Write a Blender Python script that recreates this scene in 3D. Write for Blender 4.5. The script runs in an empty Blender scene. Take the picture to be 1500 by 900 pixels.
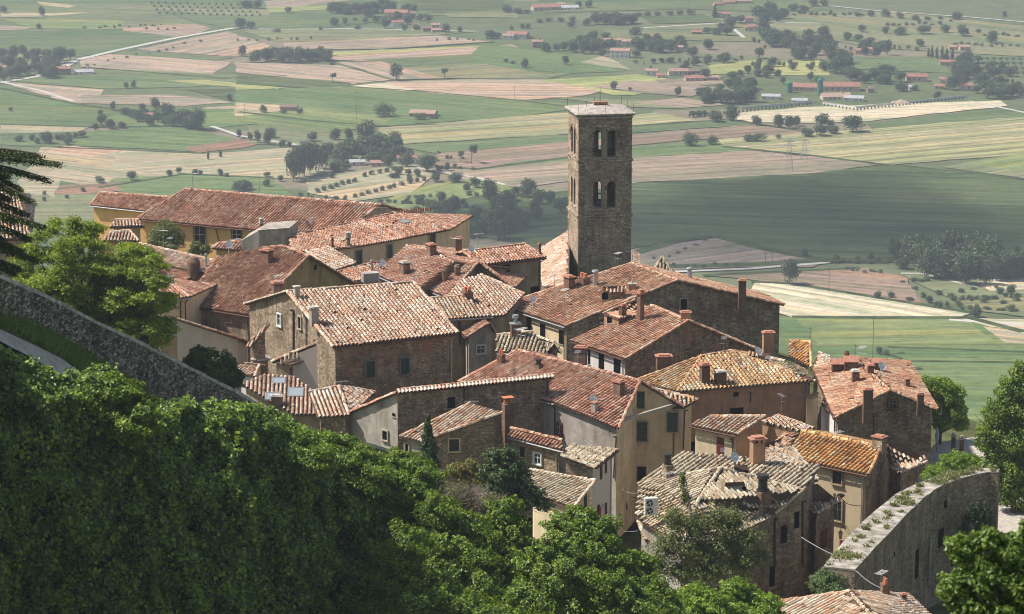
import bpy, math, random
import numpy as np
from mathutils import Vector
from mathutils.geometry import tessellate_polygon
random.seed(7); RNG = np.random.default_rng(7)
D = bpy.data; SC = bpy.context.scene; COL = SC.collection
# ------------------------------------------------------------------ camera
F_PX, PITCH, CAMZ = 4253.0, math.radians(12.2), 300.0
cam_d = D.cameras.new('camera'); cam = D.objects.new('camera', cam_d); COL.objects.link(cam)
cam.location = (0, 0, CAMZ); cam.rotation_euler = (math.pi/2 - PITCH, 0, 0)
cam_d.sensor_width = 36; cam_d.lens = F_PX/1500*36; cam_d.clip_start = 1; cam_d.clip_end = 60000
cam_d.dof.use_dof = True; cam_d.dof.focus_distance = 265; cam_d.dof.aperture_fstop = 3.6
SC.camera = cam
# ------------------------------------------------------------------ sun and sky
SUN_EL, SUN_BACK = math.radians(53), math.radians(6)
SUN = Vector((-math.cos(SUN_BACK)*math.cos(SUN_EL), math.sin(SUN_BACK)*math.cos(SUN_EL), math.sin(SUN_EL)))
W = D.worlds.new('World'); SC.world = W; W.use_nodes = True
nt = W.node_tree; sky = nt.nodes.new('ShaderNodeTexSky'); sky.sky_type = 'NISHITA'; sky.sun_disc = False
sky.sun_elevation = SUN_EL; sky.sun_rotation = math.atan2(SUN.x, SUN.y) % (2*math.pi); sky.altitude = 500
sky.air_density = 1.0; sky.dust_density = 1.6; sky.ozone_density = 1.0
wt = nt.nodes.new('ShaderNodeMix'); wt.data_type = 'RGBA'; wt.blend_type = 'MULTIPLY'; wt.inputs[0].default_value = 1; wt.inputs[7].default_value = (1.07, 1.0, .90, 1); nt.links.new(sky.outputs[0], wt.inputs[6]); nt.links.new(wt.outputs[2], nt.nodes['Background'].inputs[0]); nt.nodes['Background'].inputs[1].default_value = 0.105
sl = D.lights.new('sun', 'SUN'); sl.energy = 5.0; sl.angle = math.radians(0.5); sl.color = (1.0, 0.935, 0.86)
so = D.objects.new('sun', sl); COL.objects.link(so); so.rotation_euler = SUN.to_track_quat('Z', 'Y').to_euler(); so.location = (-100, 100, 600)
vs = SC.view_settings; vs.view_transform = 'Standard'; vs.look = 'None'; vs.exposure = 0.33; vs.gamma = 1
SC.cycles.filter_width = 1.05; SC.cycles.max_bounces = 5; SC.cycles.diffuse_bounces = 3; SC.cycles.glossy_bounces = 2; SC.cycles.transmission_bounces = 2
SC.cycles.volume_bounces = 0; SC.cycles.transparent_max_bounces = 40; SC.cycles.use_adaptive_sampling = True

# ------------------------------------------------------------------ pixel rays of the photograph (survey of real positions)
FW = np.array([0, math.cos(PITCH), -math.sin(PITCH)]); UP = np.array([0, math.sin(PITCH), math.cos(PITCH)])
O = np.array([0, 0, CAMZ])
def ray(px, py):
    return FW + np.array([1, 0, 0])*((px-750)/F_PX) + UP*((450-py)/F_PX)
def at_z(px, py, z):
    d = ray(px, py); return O + d*((z-CAMZ)/d[2])
def at_d(px, py, dist):
    return O + ray(px, py)*dist
def z_at(px, py, dist):
    return float(at_d(px, py, dist)[2])
def pix(p):
    v = np.asarray(p, float)-O; f = v@FW
    return 750+F_PX*v[0]/f, 450-F_PX*(v@UP)/f

# ------------------------------------------------------------------ materials
def new_mat(name):
    m = D.materials.new(name); m.use_nodes = True; n = m.node_tree
    return m, n, n.nodes['Principled BSDF']
def nd(n, t, **k):
    x = n.nodes.new(t)
    for a, b in k.items():
        if isinstance(a, str) and hasattr(x, a): setattr(x, a, b)
    return x
def ramp(n, stops):
    r = n.nodes.new('ShaderNodeValToRGB'); e = r.color_ramp.elements
    while len(e) < len(stops): e.new(0.5)
    for i, (p, c) in enumerate(stops): e[i].position = p; e[i].color = (*c, 1)
    return r
def mixc(n, fac, a, b, mode='MIX'):
    m = n.nodes.new('ShaderNodeMix'); m.data_type = 'RGBA'; m.blend_type = mode
    for i, s in ((0, fac), (6, a), (7, b)):
        if hasattr(s, 'links'): n.links.new(s, m.inputs[i])
        elif isinstance(s, (int, float)): m.inputs[i].default_value = s
        else: m.inputs[i].default_value = (*s, 1)
    return m.outputs[2]
def noise(n, vec, scale, detail=4, rough=0.6, dim='3D'):
    x = n.nodes.new('ShaderNodeTexNoise'); x.inputs['Scale'].default_value = scale; x.inputs['Detail'].default_value = detail
    x.inputs['Roughness'].default_value = rough; x.noise_dimensions = dim
    if vec is not None: n.links.new(vec, x.inputs['Vector'])
    return x.outputs['Fac']
def mapping(n, sc=(1, 1, 1), src='Object'):
    t = n.nodes.new('ShaderNodeTexCoord'); mp = n.nodes.new('ShaderNodeMapping'); mp.inputs['Scale'].default_value = sc
    n.links.new(t.outputs[src], mp.inputs[0]); return mp.outputs[0]
def bump(n, b, h, s, dist=0.05):
    x = n.nodes.new('ShaderNodeBump'); x.inputs['Strength'].default_value = s; x.inputs['Distance'].default_value = dist
    n.links.new(h, x.inputs['Height']); n.links.new(x.outputs[0], b.inputs['Normal'])

def stone_mat(name, cols, scale=3.2, mortar=(0.30, 0.26, 0.2), patch=None, rough=0.95, flat=1.9):
    m, n, b = new_mat(name); b.inputs['Roughness'].default_value = rough; b.inputs['Specular IOR Level'].default_value = 0.15
    v = mapping(n, (1, 1, flat))
    wob = n.nodes.new('ShaderNodeTexNoise'); wob.inputs['Scale'].default_value = 2.5; n.links.new(v, wob.inputs['Vector'])
    ad = n.nodes.new('ShaderNodeVectorMath'); ad.operation = 'MULTIPLY_ADD'; n.links.new(wob.outputs['Color'], ad.inputs[0]); ad.inputs[1].default_value = (.35, .35, .35); n.links.new(v, ad.inputs[2])
    vo = n.nodes.new('ShaderNodeTexVoronoi'); vo.inputs['Scale'].default_value = scale; n.links.new(ad.outputs[0], vo.inputs['Vector'])
    ve = n.nodes.new('ShaderNodeTexVoronoi'); ve.feature = 'DISTANCE_TO_EDGE'; ve.inputs['Scale'].default_value = scale; n.links.new(ad.outputs[0], ve.inputs['Vector'])
    sp = n.nodes.new('ShaderNodeSeparateColor'); n.links.new(vo.outputs['Color'], sp.inputs[0])
    k = len(cols); r = ramp(n, [(i/(k-1), c) for i, c in enumerate(cols)]); n.links.new(sp.outputs[0], r.inputs[0])
    e = ramp(n, [(0.02, (0, 0, 0)), (0.10, (1, 1, 1))]); n.links.new(ve.outputs['Distance'], e.inputs[0])
    c = mixc(n, e.outputs[0], mortar, r.outputs[0])
    big = ramp(n, [(0.3, (0.6, 0.58, 0.56)), (0.7, (1.3, 1.26, 1.2))]); n.links.new(noise(n, mapping(n), 0.55, 5), big.inputs[0])
    c = mixc(n, 1.0, c, big.outputs[0], 'MULTIPLY')
    st = ramp(n, [(0.35, (1, 1, 1)), (0.75, (0.5, 0.48, 0.45))]); n.links.new(noise(n, mapping(n, (2.2, 2.2, .25)), 1.1, 4), st.inputs[0])
    c = mixc(n, 0.7, c, st.outputs[0], 'MULTIPLY')
    if patch:
        pr = ramp(n, [(0.60, (0, 0, 0)), (0.66, (1, 1, 1))]); n.links.new(noise(n, mapping(n), 0.5, 3), pr.inputs[0])
        c = mixc(n, pr.outputs[0], c, mixc(n, e.outputs[0], mortar, patch))
    n.links.new(c, b.inputs['Base Color']); bump(n, b, e.outputs[0], 1.0, 0.12)
    return m
def plaster_mat(name, col, dirty=(0.5, 0.46, 0.4), amt=0.7, patches=None):
    m, n, b = new_mat(name); b.inputs['Roughness'].default_value = 0.93; b.inputs['Specular IOR Level'].default_value = 0.15
    s = ramp(n, [(0.38, (1, 1, 1)), (0.72, dirty)]); n.links.new(noise(n, mapping(n, (1.0, 1.0, 0.3)), .8, 3, .6), s.inputs[0])
    c = mixc(n, amt, col, s.outputs[0], 'MULTIPLY')
    s2 = ramp(n, [(0.40, (1.08, 1.05, 1.0)), (0.55, (0.92, 0.9, 0.87)), (0.68, (0.66, 0.63, 0.58))]); n.links.new(noise(n, mapping(n), 0.7, 6, .7), s2.inputs[0])
    c = mixc(n, min(1, amt*1.1), c, s2.outputs[0], 'MULTIPLY')
    if patches:
        s3 = ramp(n, [(0.58, (0, 0, 0)), (0.63, (1, 1, 1))]); n.links.new(noise(n, mapping(n), 0.45, 6, .65), s3.inputs[0])
        c = mixc(n, s3.outputs[0], c, patches)
    n.links.new(c, b.inputs['Base Color']); bump(n, b, noise(n, mapping(n), 9, 4), 0.35, 0.03)
    return m
def flat_mat(name, col, rough=0.8, metal=0.0, var=0.25, sc=4, spec=0.3):
    m, n, b = new_mat(name); b.inputs['Roughness'].default_value = rough; b.inputs['Metallic'].default_value = metal; b.inputs['Specular IOR Level'].default_value = spec
    s = ramp(n, [(0.3, (1-var,)*3), (0.7, (1+var*.4,)*3)]); n.links.new(noise(n, mapping(n), sc, 4), s.inputs[0])
    n.links.new(mixc(n, 1.0, col, s.outputs[0], 'MULTIPLY'), b.inputs['Base Color'])
    return m
def tile_mat(name):
    m, n, b = new_mat(name); b.inputs['Roughness'].default_value = 0.9; b.inputs['Specular IOR Level'].default_value = 0.2
    a = n.nodes.new('ShaderNodeAttribute'); a.attribute_name = 'tcol'
    l = ramp(n, [(0.4, (0.72, 0.7, 0.68)), (0.62, (1.1, 1.08, 1.05))]); n.links.new(noise(n, mapping(n), 6, 4, .7), l.inputs[0])
    n.links.new(mixc(n, 1.0, a.outputs['Color'], l.outputs[0], 'MULTIPLY'), b.inputs['Base Color'])
    return m
def leaf_mat(name, cols, trans=0.35, scale=1.5):
    m = D.materials.new(name); m.use_nodes = True; n = m.node_tree; n.nodes.remove(n.nodes['Principled BSDF'])
    a = n.nodes.new('ShaderNodeAttribute'); a.attribute_name = 'rnd'
    r = ramp(n, [(i/(len(cols)-1), c) for i, c in enumerate(cols)])
    ad = n.nodes.new('ShaderNodeMath'); ad.operation = 'MULTIPLY_ADD'; n.links.new(noise(n, mapping(n), scale, 3), ad.inputs[0]); ad.inputs[1].default_value = 0.9
    ad2 = n.nodes.new('ShaderNodeMath'); ad2.operation = 'MULTIPLY_ADD'; n.links.new(a.outputs['Fac'], ad2.inputs[0]); ad2.inputs[1].default_value = 0.6; ad2.inputs[2].default_value = -0.25
    n.links.new(ad2.outputs[0], ad.inputs[2]); n.links.new(ad.outputs[0], r.inputs[0])
    d = n.nodes.new('ShaderNodeBsdfDiffuse'); t = n.nodes.new('ShaderNodeBsdfTranslucent'); g = n.nodes.new('ShaderNodeBsdfGlossy'); g.inputs['Roughness'].default_value = 0.45
    g.inputs['Color'].default_value = (.9, 1, .8, 1)
    n.links.new(r.outputs[0], d.inputs[0])
    tc = mixc(n, 1.0, r.outputs[0], (1.35, 1.25, 0.5), 'MULTIPLY'); n.links.new(tc, t.inputs[0])
    mx = n.nodes.new('ShaderNodeMixShader'); mx.inputs[0].default_value = trans; n.links.new(d.outputs[0], mx.inputs[1]); n.links.new(t.outputs[0], mx.inputs[2])
    m2 = n.nodes.new('ShaderNodeMixShader'); m2.inputs[0].default_value = 0.04; n.links.new(mx.outputs[0], m2.inputs[1]); n.links.new(g.outputs[0], m2.inputs[2])
    n.links.new(m2.outputs[0], n.nodes['Material Output'].inputs[0])
    return m
M = {}
M['stone'] = stone_mat('rubble_stone', [(0.250, 0.181, 0.119), (0.413, 0.312, 0.213), (0.525, 0.425, 0.300), (0.325, 0.213, 0.138)], 3.0, (0.450, 0.375, 0.275), patch=(0.413, 0.188, 0.112))
M['stone_dark'] = stone_mat('dark_rubble_stone', [(0.230, 0.172, 0.121), (0.425, 0.333, 0.236), (0.598, 0.494, 0.368), (0.310, 0.218, 0.149)], 3.0, (0.460, 0.380, 0.287))
M['stone_tower'] = stone_mat('tower_stone', [(0.399, 0.301, 0.211), (0.560, 0.452, 0.341), (0.678, 0.571, 0.439), (0.458, 0.347, 0.244)], 2.4, (0.487, 0.407, 0.308), flat=2.6)
M['stone_grey'] = stone_mat('grey_rampart_stone', [(0.12, 0.10, 0.08), (0.26, 0.23, 0.19), (0.58, 0.53, 0.45), (0.17, 0.14, 0.11)], 3.4, (0.12, 0.10, 0.075))
M['brick'] = stone_mat('old_brick', [(0.34, 0.18, 0.125), (0.43, 0.26, 0.19), (0.25, 0.14, 0.10), (0.38, 0.30, 0.24)], 6, (0.42, 0.34, 0.27))
M['yellow'] = plaster_mat('ochre_yellow_plaster', (0.80, 0.52, 0.22), amt=0.25)
M['cream'] = plaster_mat('cream_plaster', (0.76, 0.63, 0.42), amt=0.4)
M['olive'] = plaster_mat('mossy_ochre_plaster', (0.42, 0.33, 0.15), (0.45, 0.42, 0.33), amt=0.9, patches=(0.33, 0.29, 0.18))
M['beige'] = plaster_mat('beige_plaster', (0.60, 0.49, 0.33), amt=0.25)
M['facade'] = plaster_mat('stained_beige_plaster', (0.80, 0.66, 0.45), (0.5, 0.43, 0.34), amt=0.55, patches=(0.58, 0.45, 0.31))
M['grey'] = plaster_mat('grey_cement_render', (0.45, 0.42, 0.38), (0.5, 0.47, 0.43), amt=0.9, patches=(0.36, 0.31, 0.26))
M['pink'] = plaster_mat('pale_pink_plaster', (0.66, 0.56, 0.50), amt=0.25)
M['terra'] = plaster_mat('terracotta_plaster', (0.45, 0.29, 0.19), (0.55, 0.5, 0.45), amt=0.75, patches=(0.33, 0.24, 0.17))
M['tan'] = plaster_mat('brown_tan_plaster', (0.40, 0.32, 0.22), (0.5, 0.46, 0.4), amt=0.9, patches=(0.28, 0.22, 0.15))
M['white'] = plaster_mat('white_plaster', (0.74, 0.71, 0.68), amt=0.25)
M['tile'] = tile_mat('clay_tile')
M['glass'] = flat_mat('dark_pane', (0.02, 0.022, 0.025), 0.25, spec=.5)
M['green'] = flat_mat('green_shutter', (0.025, 0.07, 0.055), 0.6)
M['greygreen'] = flat_mat('faded_green_shutter', (0.10, 0.12, 0.08), 0.7)
M['redwood'] = flat_mat('red_brown_wood', (0.16, 0.04, 0.03), 0.6)
M['frame'] = flat_mat('pale_stone_surround', (0.42, 0.37, 0.29), 0.9)
M['whitewood'] = flat_mat('white_frame_paint', (0.7, 0.7, 0.68), 0.6)
M['wood'] = flat_mat('brown_wood', (0.10, 0.06, 0.04), 0.8)
M['metal'] = flat_mat('dark_metal', (0.06, 0.055, 0.05), 0.5, 0.6)
M['zinc'] = flat_mat('grey_zinc', (0.42, 0.43, 0.44), 0.5, 0.5)
M['copper'] = flat_mat('brown_gutter', (0.12, 0.055, 0.04), 0.5, 0.3)
M['skylight'] = flat_mat('skylight_glass', (0.30, 0.34, 0.37), 0.12, var=.1, spec=.6)
M['void'] = flat_mat('dark_opening', (0.012, 0.011, 0.010), 0.95, spec=0)  # flat black for the shade inside openings that are not cut
M['bronze'] = flat_mat('bronze_patina', (0.20, 0.23, 0.19), 0.55, 0.4)
M['bark'] = flat_mat('bark', (0.11, 0.085, 0.06), 0.95, sc=8)
M['barkpale'] = flat_mat('pale_twig_bark', (0.28, 0.23, 0.18), 0.95, sc=8)
M['cement'] = flat_mat('weathered_coping', (0.58, 0.53, 0.46), 0.95, var=.6, sc=2.2)
M['clay'] = flat_mat('terracotta_pot', (0.62, 0.22, 0.10), 0.8)
M['plastic'] = flat_mat('white_enamel', (0.78, 0.78, 0.75), 0.4, var=.08)
M['cloth'] = flat_mat('white_cloth', (0.8, 0.8, 0.8), 0.9)
M['redcloth'] = flat_mat('red_cloth', (0.6, 0.03, 0.04), 0.9)
M['gravel'] = flat_mat('pale_gravel', (0.50, 0.45, 0.38), 0.95, var=.4, sc=2)
M['leaf_ivy'] = leaf_mat('ivy_leaves', [(0.012, 0.032, 0.005), (0.05, 0.10, 0.010), (0.20, 0.30, 0.022), (0.40, 0.49, 0.05)], .3, .7)
M['leaf_bright'] = leaf_mat('bright_leaves', [(0.09, 0.15, 0.012), (0.22, 0.31, 0.025), (0.40, 0.46, 0.05)], 0.42, 1)
M['leaf_mid'] = leaf_mat('mid_green_leaves', [(.03, .07, .008), (.13, .22, .018), (.38, .48, .045)], .3, .8)
M['leaf_dark'] = leaf_mat('dark_leaves', [(0.02, 0.045, 0.014), (0.045, 0.085, 0.02), (0.085, 0.135, 0.03)], 0.22, 1)
M['leaf_olive'] = leaf_mat('olive_leaves', [(.07, .09, .025), (.15, .18, .055), (.28, .30, .11)], .28, 2)
M['leaf_far'] = leaf_mat('field_tree_leaves', [(0.028, 0.052, 0.02), (0.06, 0.095, 0.03), (0.12, 0.16, 0.055)], .15, .25)
M['leaf_farpale'] = leaf_mat('pale_field_tree_leaves', [(0.08, 0.11, 0.05), (0.13, 0.165, 0.075), (0.19, 0.22, 0.11)], .15, .25)
M['grass'] = leaf_mat('grass_blades', [(0.09, 0.17, 0.03), (0.17, 0.27, 0.045), (0.28, 0.33, 0.09)], .3, 2)

M['leaf_pine'] = leaf_mat('pine_needles', [(0.025, 0.055, 0.015), (0.06, 0.105, 0.03), (0.13, 0.18, 0.055)], .18, 2)
M['leaf_blush'] = leaf_mat('salmon_tinged_leaves', [(0.10, 0.15, 0.03), (0.20, 0.22, 0.05), (0.55, 0.25, 0.14)], .35, 1.5)
M['leaf_bright2'] = leaf_mat('fresh_green_leaves', [(.07, .15, .015), (.19, .31, .025), (.36, .46, .045)], .35, 1)
M['leaf_feather'] = leaf_mat('feathery_leaves', [(0.07, 0.12, 0.035), (0.12, 0.19, 0.06), (0.19, 0.26, 0.09)], .3, 2)
M['leaf_mid2'] = leaf_mat('glossy_bay_leaves', [(0.06, 0.12, 0.02), (0.14, 0.22, 0.035), (0.26, 0.36, 0.09)], .35, 3)
# ------------------------------------------------------------------ mesh helpers
def link(name, me, mat, parent=None, loc=(0, 0, 0)):
    o = D.objects.new(name, me); COL.objects.link(o)
    if mat is not None and not me.materials: me.materials.append(mat)
    if parent is not None: o.parent = parent
    o.location = loc
    return o
def np_mesh(name, V, Fc, col=None, rnd=None, smooth=False):
    V = np.asarray(V, np.float32); Fc = np.asarray(Fc, np.int32); k = Fc.shape[1]
    me = D.meshes.new(name); me.vertices.add(len(V)); me.vertices.foreach_set('co', V.ravel())
    me.loops.add(Fc.size); me.loops.foreach_set('vertex_index', Fc.ravel())
    me.polygons.add(len(Fc)); me.polygons.foreach_set('loop_start', np.arange(0, Fc.size, k, dtype=np.int32))
    try: me.polygons.foreach_set('loop_total', np.full(len(Fc), k, np.int32))
    except Exception: pass
    if col is not None:
        a = me.attributes.new('tcol', 'FLOAT_COLOR', 'POINT'); a.data.foreach_set('color', np.concatenate([col, np.ones((len(col), 1))], 1).astype(np.float32).ravel())
    if rnd is not None:
        a = me.attributes.new('rnd', 'FLOAT', 'POINT'); a.data.foreach_set('value', np.asarray(rnd, np.float32))
    me.polygons.foreach_set('use_smooth', np.full(len(Fc), smooth, bool))
    me.update(calc_edges=True); me.validate()
    return me
class MB:
    def __init__(s): s.v = []; s.f = []
    def add(s, vs, fs):
        b = len(s.v); s.v += [tuple(map(float, p)) for p in vs]; s.f += [tuple(b+i for i in f) for f in fs]; return s
    def face(s, pts): return s.add(pts, [tuple(range(len(pts)))])
    def box(s, c, size, rz=0.0, ax=None):
        c = np.asarray(c, float)
        if ax is None:
            ca, sa = math.cos(rz), math.sin(rz); ax = (np.array([ca, sa, 0]), np.array([-sa, ca, 0]), np.array([0, 0, 1.0]))
        h = [np.asarray(a)*x/2 for a, x in zip(ax, size)]
        vs = [c+i*h[0]+j*h[1]+k*h[2] for k in (-1, 1) for i, j in ((-1, -1), (1, -1), (1, 1), (-1, 1))]
        return s.add(vs, [(3, 2, 1, 0), (4, 5, 6, 7), (0, 1, 5, 4), (1, 2, 6, 5), (2, 3, 7, 6), (3, 0, 4, 7)])
    def prism(s, poly, z0, z1):
        n = len(poly); z1 = [z1]*n if np.isscalar(z1) else z1
        vs = [(p[0], p[1], z0) for p in poly]+[(p[0], p[1], z) for p, z in zip(poly, z1)]
        return s.add(vs, [tuple(range(n-1, -1, -1)), tuple(range(n, 2*n))]+[(i, (i+1) % n, n+(i+1) % n, n+i) for i in range(n)])
    def tube(s, p0, p1, r0, r1=None, n=8):
        r1 = r0 if r1 is None else r1; p0 = np.asarray(p0, float); p1 = np.asarray(p1, float); d = p1-p0; L = np.linalg.norm(d)
        if L < 1e-6: return s
        d /= L; a = np.cross(d, [0, 0, 1] if abs(d[2]) < .9 else [1, 0, 0]); a /= np.linalg.norm(a); b = np.cross(d, a)
        vs = [p+(a*math.cos(2*math.pi*i/n)+b*math.sin(2*math.pi*i/n))*r for p, r in ((p0, r0), (p1, r1)) for i in range(n)]
        return s.add(vs, [(i, (i+1) % n, n+(i+1) % n, n+i) for i in range(n)]+[tuple(range(n-1, -1, -1)), tuple(range(n, 2*n))])
    def path(s, pts, r, n=6):
        for a, b in zip(pts[:-1], pts[1:]): s.tube(a, b, r, r, n)
        return s
    def ball(s, c, r, n=8, sc=(1, 1, 1)):
        c = np.asarray(c, float); vs = []; fs = []
        for i in range(n+1):
            t = math.pi*i/n
            for j in range(2*n):
                p = math.pi*j/n; vs.append(c+np.array([math.sin(t)*math.cos(p)*sc[0], math.sin(t)*math.sin(p)*sc[1], math.cos(t)*sc[2]])*r)
        for i in range(n):
            for j in range(2*n): fs.append((i*2*n+j, (i+1)*2*n+j, (i+1)*2*n+(j+1) % (2*n), i*2*n+(j+1) % (2*n)))
        return s.add(vs, fs)
    def mesh(s, name, org=(0, 0, 0)):
        me = D.meshes.new(name); o = np.asarray(org, float); me.from_pydata([tuple(np.asarray(p)-o) for p in s.v], [], s.f); me.validate(); me.update(); return me
    def build(s, name, mat, parent=None, org=(0, 0, 0)):
        return link(name, s.mesh(name, org), mat, parent)
def tag(o, label=None, cat=None, group=None, kind=None):
    if label: o['label'] = label
    if cat: o['category'] = cat
    if group: o['group'] = group
    if kind: o['kind'] = kind
    return o
def empty(name, loc, label, cat, group=None):
    o = D.objects.new(name, None); COL.objects.link(o); o.location = tuple(map(float, loc)); o.empty_display_size = .5
    return tag(o, label, cat, group)
def copy_tree(root, loc, scale=None, rz=None, label=None):
    r = root.copy(); COL.objects.link(r); r.location = tuple(map(float, loc))
    if scale is not None: r.scale = scale
    if rz is not None: r.rotation_euler = (0, 0, rz)
    if label: r['label'] = label
    for ch in list(root.children):
        c = ch.copy(); COL.objects.link(c); c.parent = r
        for g in ch.children: gg = g.copy(); COL.objects.link(gg); gg.parent = c
    return r

def in_poly(P, poly):
    x, y = P[..., 0], P[..., 1]; ins = np.zeros(x.shape, bool); n = len(poly); j = n-1
    for i in range(n):
        xi, yi = poly[i]; xj, yj = poly[j]
        c = ((yi > y) != (yj > y)) & (x < (xj-xi)*(y-yi)/((yj-yi) if yj != yi else 1e-9)+xi)
        ins ^= c; j = i
    return ins
# ------------------------------------------------------------------ clay roof tiles, one arched tile each
PAL = {'red': [(0.528, 0.290, 0.193), (0.595, 0.370, 0.266), (0.432, 0.215, 0.146), (0.634, 0.480, 0.375), (0.288, 0.160, 0.114)],
       'rust': [(0.547, 0.300, 0.188), (0.605, 0.390, 0.260), (0.451, 0.235, 0.146), (0.643, 0.490, 0.354), (0.317, 0.180, 0.125)],
       'pale': [(0.614, 0.410, 0.292), (0.672, 0.530, 0.417), (0.499, 0.320, 0.224), (0.691, 0.610, 0.511), (0.326, 0.230, 0.166)],
       'mix': [(0.547, 0.420, 0.312), (0.634, 0.550, 0.437), (0.442, 0.280, 0.188), (0.595, 0.370, 0.229), (0.346, 0.300, 0.229)],
       'grey': [(0.538, 0.440, 0.312), (0.614, 0.540, 0.400), (0.422, 0.320, 0.219), (0.634, 0.580, 0.446), (0.307, 0.260, 0.186)],
       'orange': [(0.614, 0.410, 0.214), (0.566, 0.340, 0.177), (0.662, 0.560, 0.381), (0.403, 0.250, 0.149), (0.653, 0.600, 0.465)],
       'vivid': [(0.634, 0.360, 0.140), (0.595, 0.310, 0.121), (0.653, 0.480, 0.242), (0.403, 0.220, 0.112), (0.672, 0.580, 0.391)],
       'dark': [(0.413, 0.215, 0.140), (0.480, 0.290, 0.195), (0.336, 0.165, 0.107), (0.576, 0.420, 0.288), (0.230, 0.125, 0.084)]}
ARC = np.array([(math.cos(t), math.sin(t)) for t in np.linspace(math.radians(182), math.radians(-2), 5)])
def arch(C, U, Vd, N, r0, r1, L, h0, h1, cols, rs):
    """tiles centred at C; U across, Vd down, N up"""
    n = len(C); out = np.zeros((n, 10, 3))
    for e, (r, h, s) in enumerate(((r0, h0, -0.5), (r1, h1, 0.5))):
        for k in range(5):
            out[:, e*5+k] = C+Vd*(s*L)[:, None]+U*(ARC[k, 0]*r*rs)[:, None]+N*(ARC[k, 1]*r*1.15+h)
    b = np.arange(n)[:, None, None]*10; q = np.array([(k, k+5, k+6, k+1) for k in range(4)])[None]
    return out.reshape(-1, 3), (b+q).reshape(-1, 4), np.repeat(cols, 10, 0)
def tiles_on(pts, pal, caps=(), messy=0.5, pitch=0.375):
    """pts: 3D polygon of one roof slope (world); returns arrays"""
    P = np.asarray(pts, float); c0 = P.mean(0)
    nrm = np.zeros(3)
    for i in range(len(P)): nrm += np.cross(P[i]-c0, P[(i+1) % len(P)]-c0)
    nrm /= np.linalg.norm(nrm)
    if nrm[2] < 0: nrm = -nrm
    dv = np.array([nrm[0], nrm[1], 0]) if nrm[2] < .9999 else np.array([.2, -1, 0.]); dv = dv - nrm*(dv@nrm); dv /= np.linalg.norm(dv); u = np.cross(dv, nrm); u /= np.linalg.norm(u)
    Q = np.stack([(P-c0)@u, (P-c0)@dv], 1)
    u0, u1 = Q[:, 0].min(), Q[:, 0].max(); cs = []; row = 0.38
    for uu in np.arange(u0+.12, u1, pitch):
        xs = []
        for i in range(len(Q)):
            a, b = Q[i], Q[(i+1) % len(Q)]
            if (a[0] > uu) != (b[0] > uu): xs.append(a[1]+(b[1]-a[1])*(uu-a[0])/(b[0]-a[0]))
        xs.sort()
        for k in range(0, len(xs)-1, 2):
            n = int((xs[k+1]-xs[k])/row)
            if n < 1: continue
            vv = xs[k+1]-row*.5-np.arange(n)*row+0.05
            cs.append(np.stack([np.full(n, uu), vv], 1))
    if not cs: return None
    C = np.concatenate(cs); n = len(C)
    C = C[RNG.random(n) > 0.004*messy]; n = len(C)
    C[:, 0] += RNG.normal(0, .012*(.4+messy), n); C[:, 1] += RNG.normal(0, .022*(.4+messy), n)
    jit = RNG.normal(0, .035*(.3+messy), n); odd = RNG.random(n) < 0.012*messy; jit[odd] = RNG.normal(0, .35, odd.sum())
    up = nrm[None].repeat(n, 0)
    Vd = dv[None]*np.cos(jit)[:, None]+u[None]*np.sin(jit)[:, None]; U = u[None]*np.cos(jit)[:, None]-dv[None]*np.sin(jit)[:, None]
    W3 = c0+C[:, :1]*u+C[:, 1:]*dv+nrm*(0.045+np.abs(RNG.normal(0, .008*messy, n))+odd*.07)[:, None]
    tt = tessellate_polygon([[Vector(p) for p in P]]); zz = np.full(n, np.nan)
    for t in tt:
        a, b, c = P[t[0]], P[t[1]], P[t[2]]; nn = np.cross(b-a, c-a)
        if abs(nn[2]) < 1e-6: continue
        cen = (a+b+c)[:2]/3; tri = [(p[:2]-cen)*1.02+cen for p in (a, b, c)]; k = in_poly(W3[:, :2], tri)&np.isnan(zz)
        zz[k] = a[2]-(nn[0]*(W3[k, 0]-a[0])+nn[1]*(W3[k, 1]-a[1]))/nn[2]
    zp = c0[2]-(nrm[0]*(W3[:, 0]-c0[0])+nrm[1]*(W3[:, 1]-c0[1]))/nrm[2]; W3[:, 2] += np.where(np.isnan(zz), 0, zz-zp)
    pal = np.array(PAL[pal]); w = np.array([.40, .36, .13, .08, .03])
    # patches: slow noise shifts the mix so lichen and newer tiles gather
    ph = RNG.random(4)*6.28; lf = np.sin(C[:, 0]*.9+ph[0]+np.sin(C[:, 1]*.7+ph[1])*1.5)+np.sin(C[:, 1]*1.3+ph[2]+C[:, 0]*.5)
    idx = (RNG.choice(5, n, p=w)); sw = (RNG.random(n) < .26*np.clip(lf-.3, 0, 2)); idx[sw] = 3; sw = (RNG.random(n) < .26*np.clip(-lf-.3, 0, 2)); idx[sw] = 2
    colu = RNG.normal(1, .13, 4000)[np.clip(((C[:, 0]-u0)/pitch).astype(int), 0, 3999)]
    cc = pal[idx]*(RNG.normal(1, .085, n)*colu)[:, None].clip(.4, 1.5)
    V, Fq, K = arch(W3, U, Vd, up, .105, .13, np.full(n, .45), -.005, .022, cc, np.ones(n))
    return V, Fq, K, (c0, u, dv, nrm)
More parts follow.
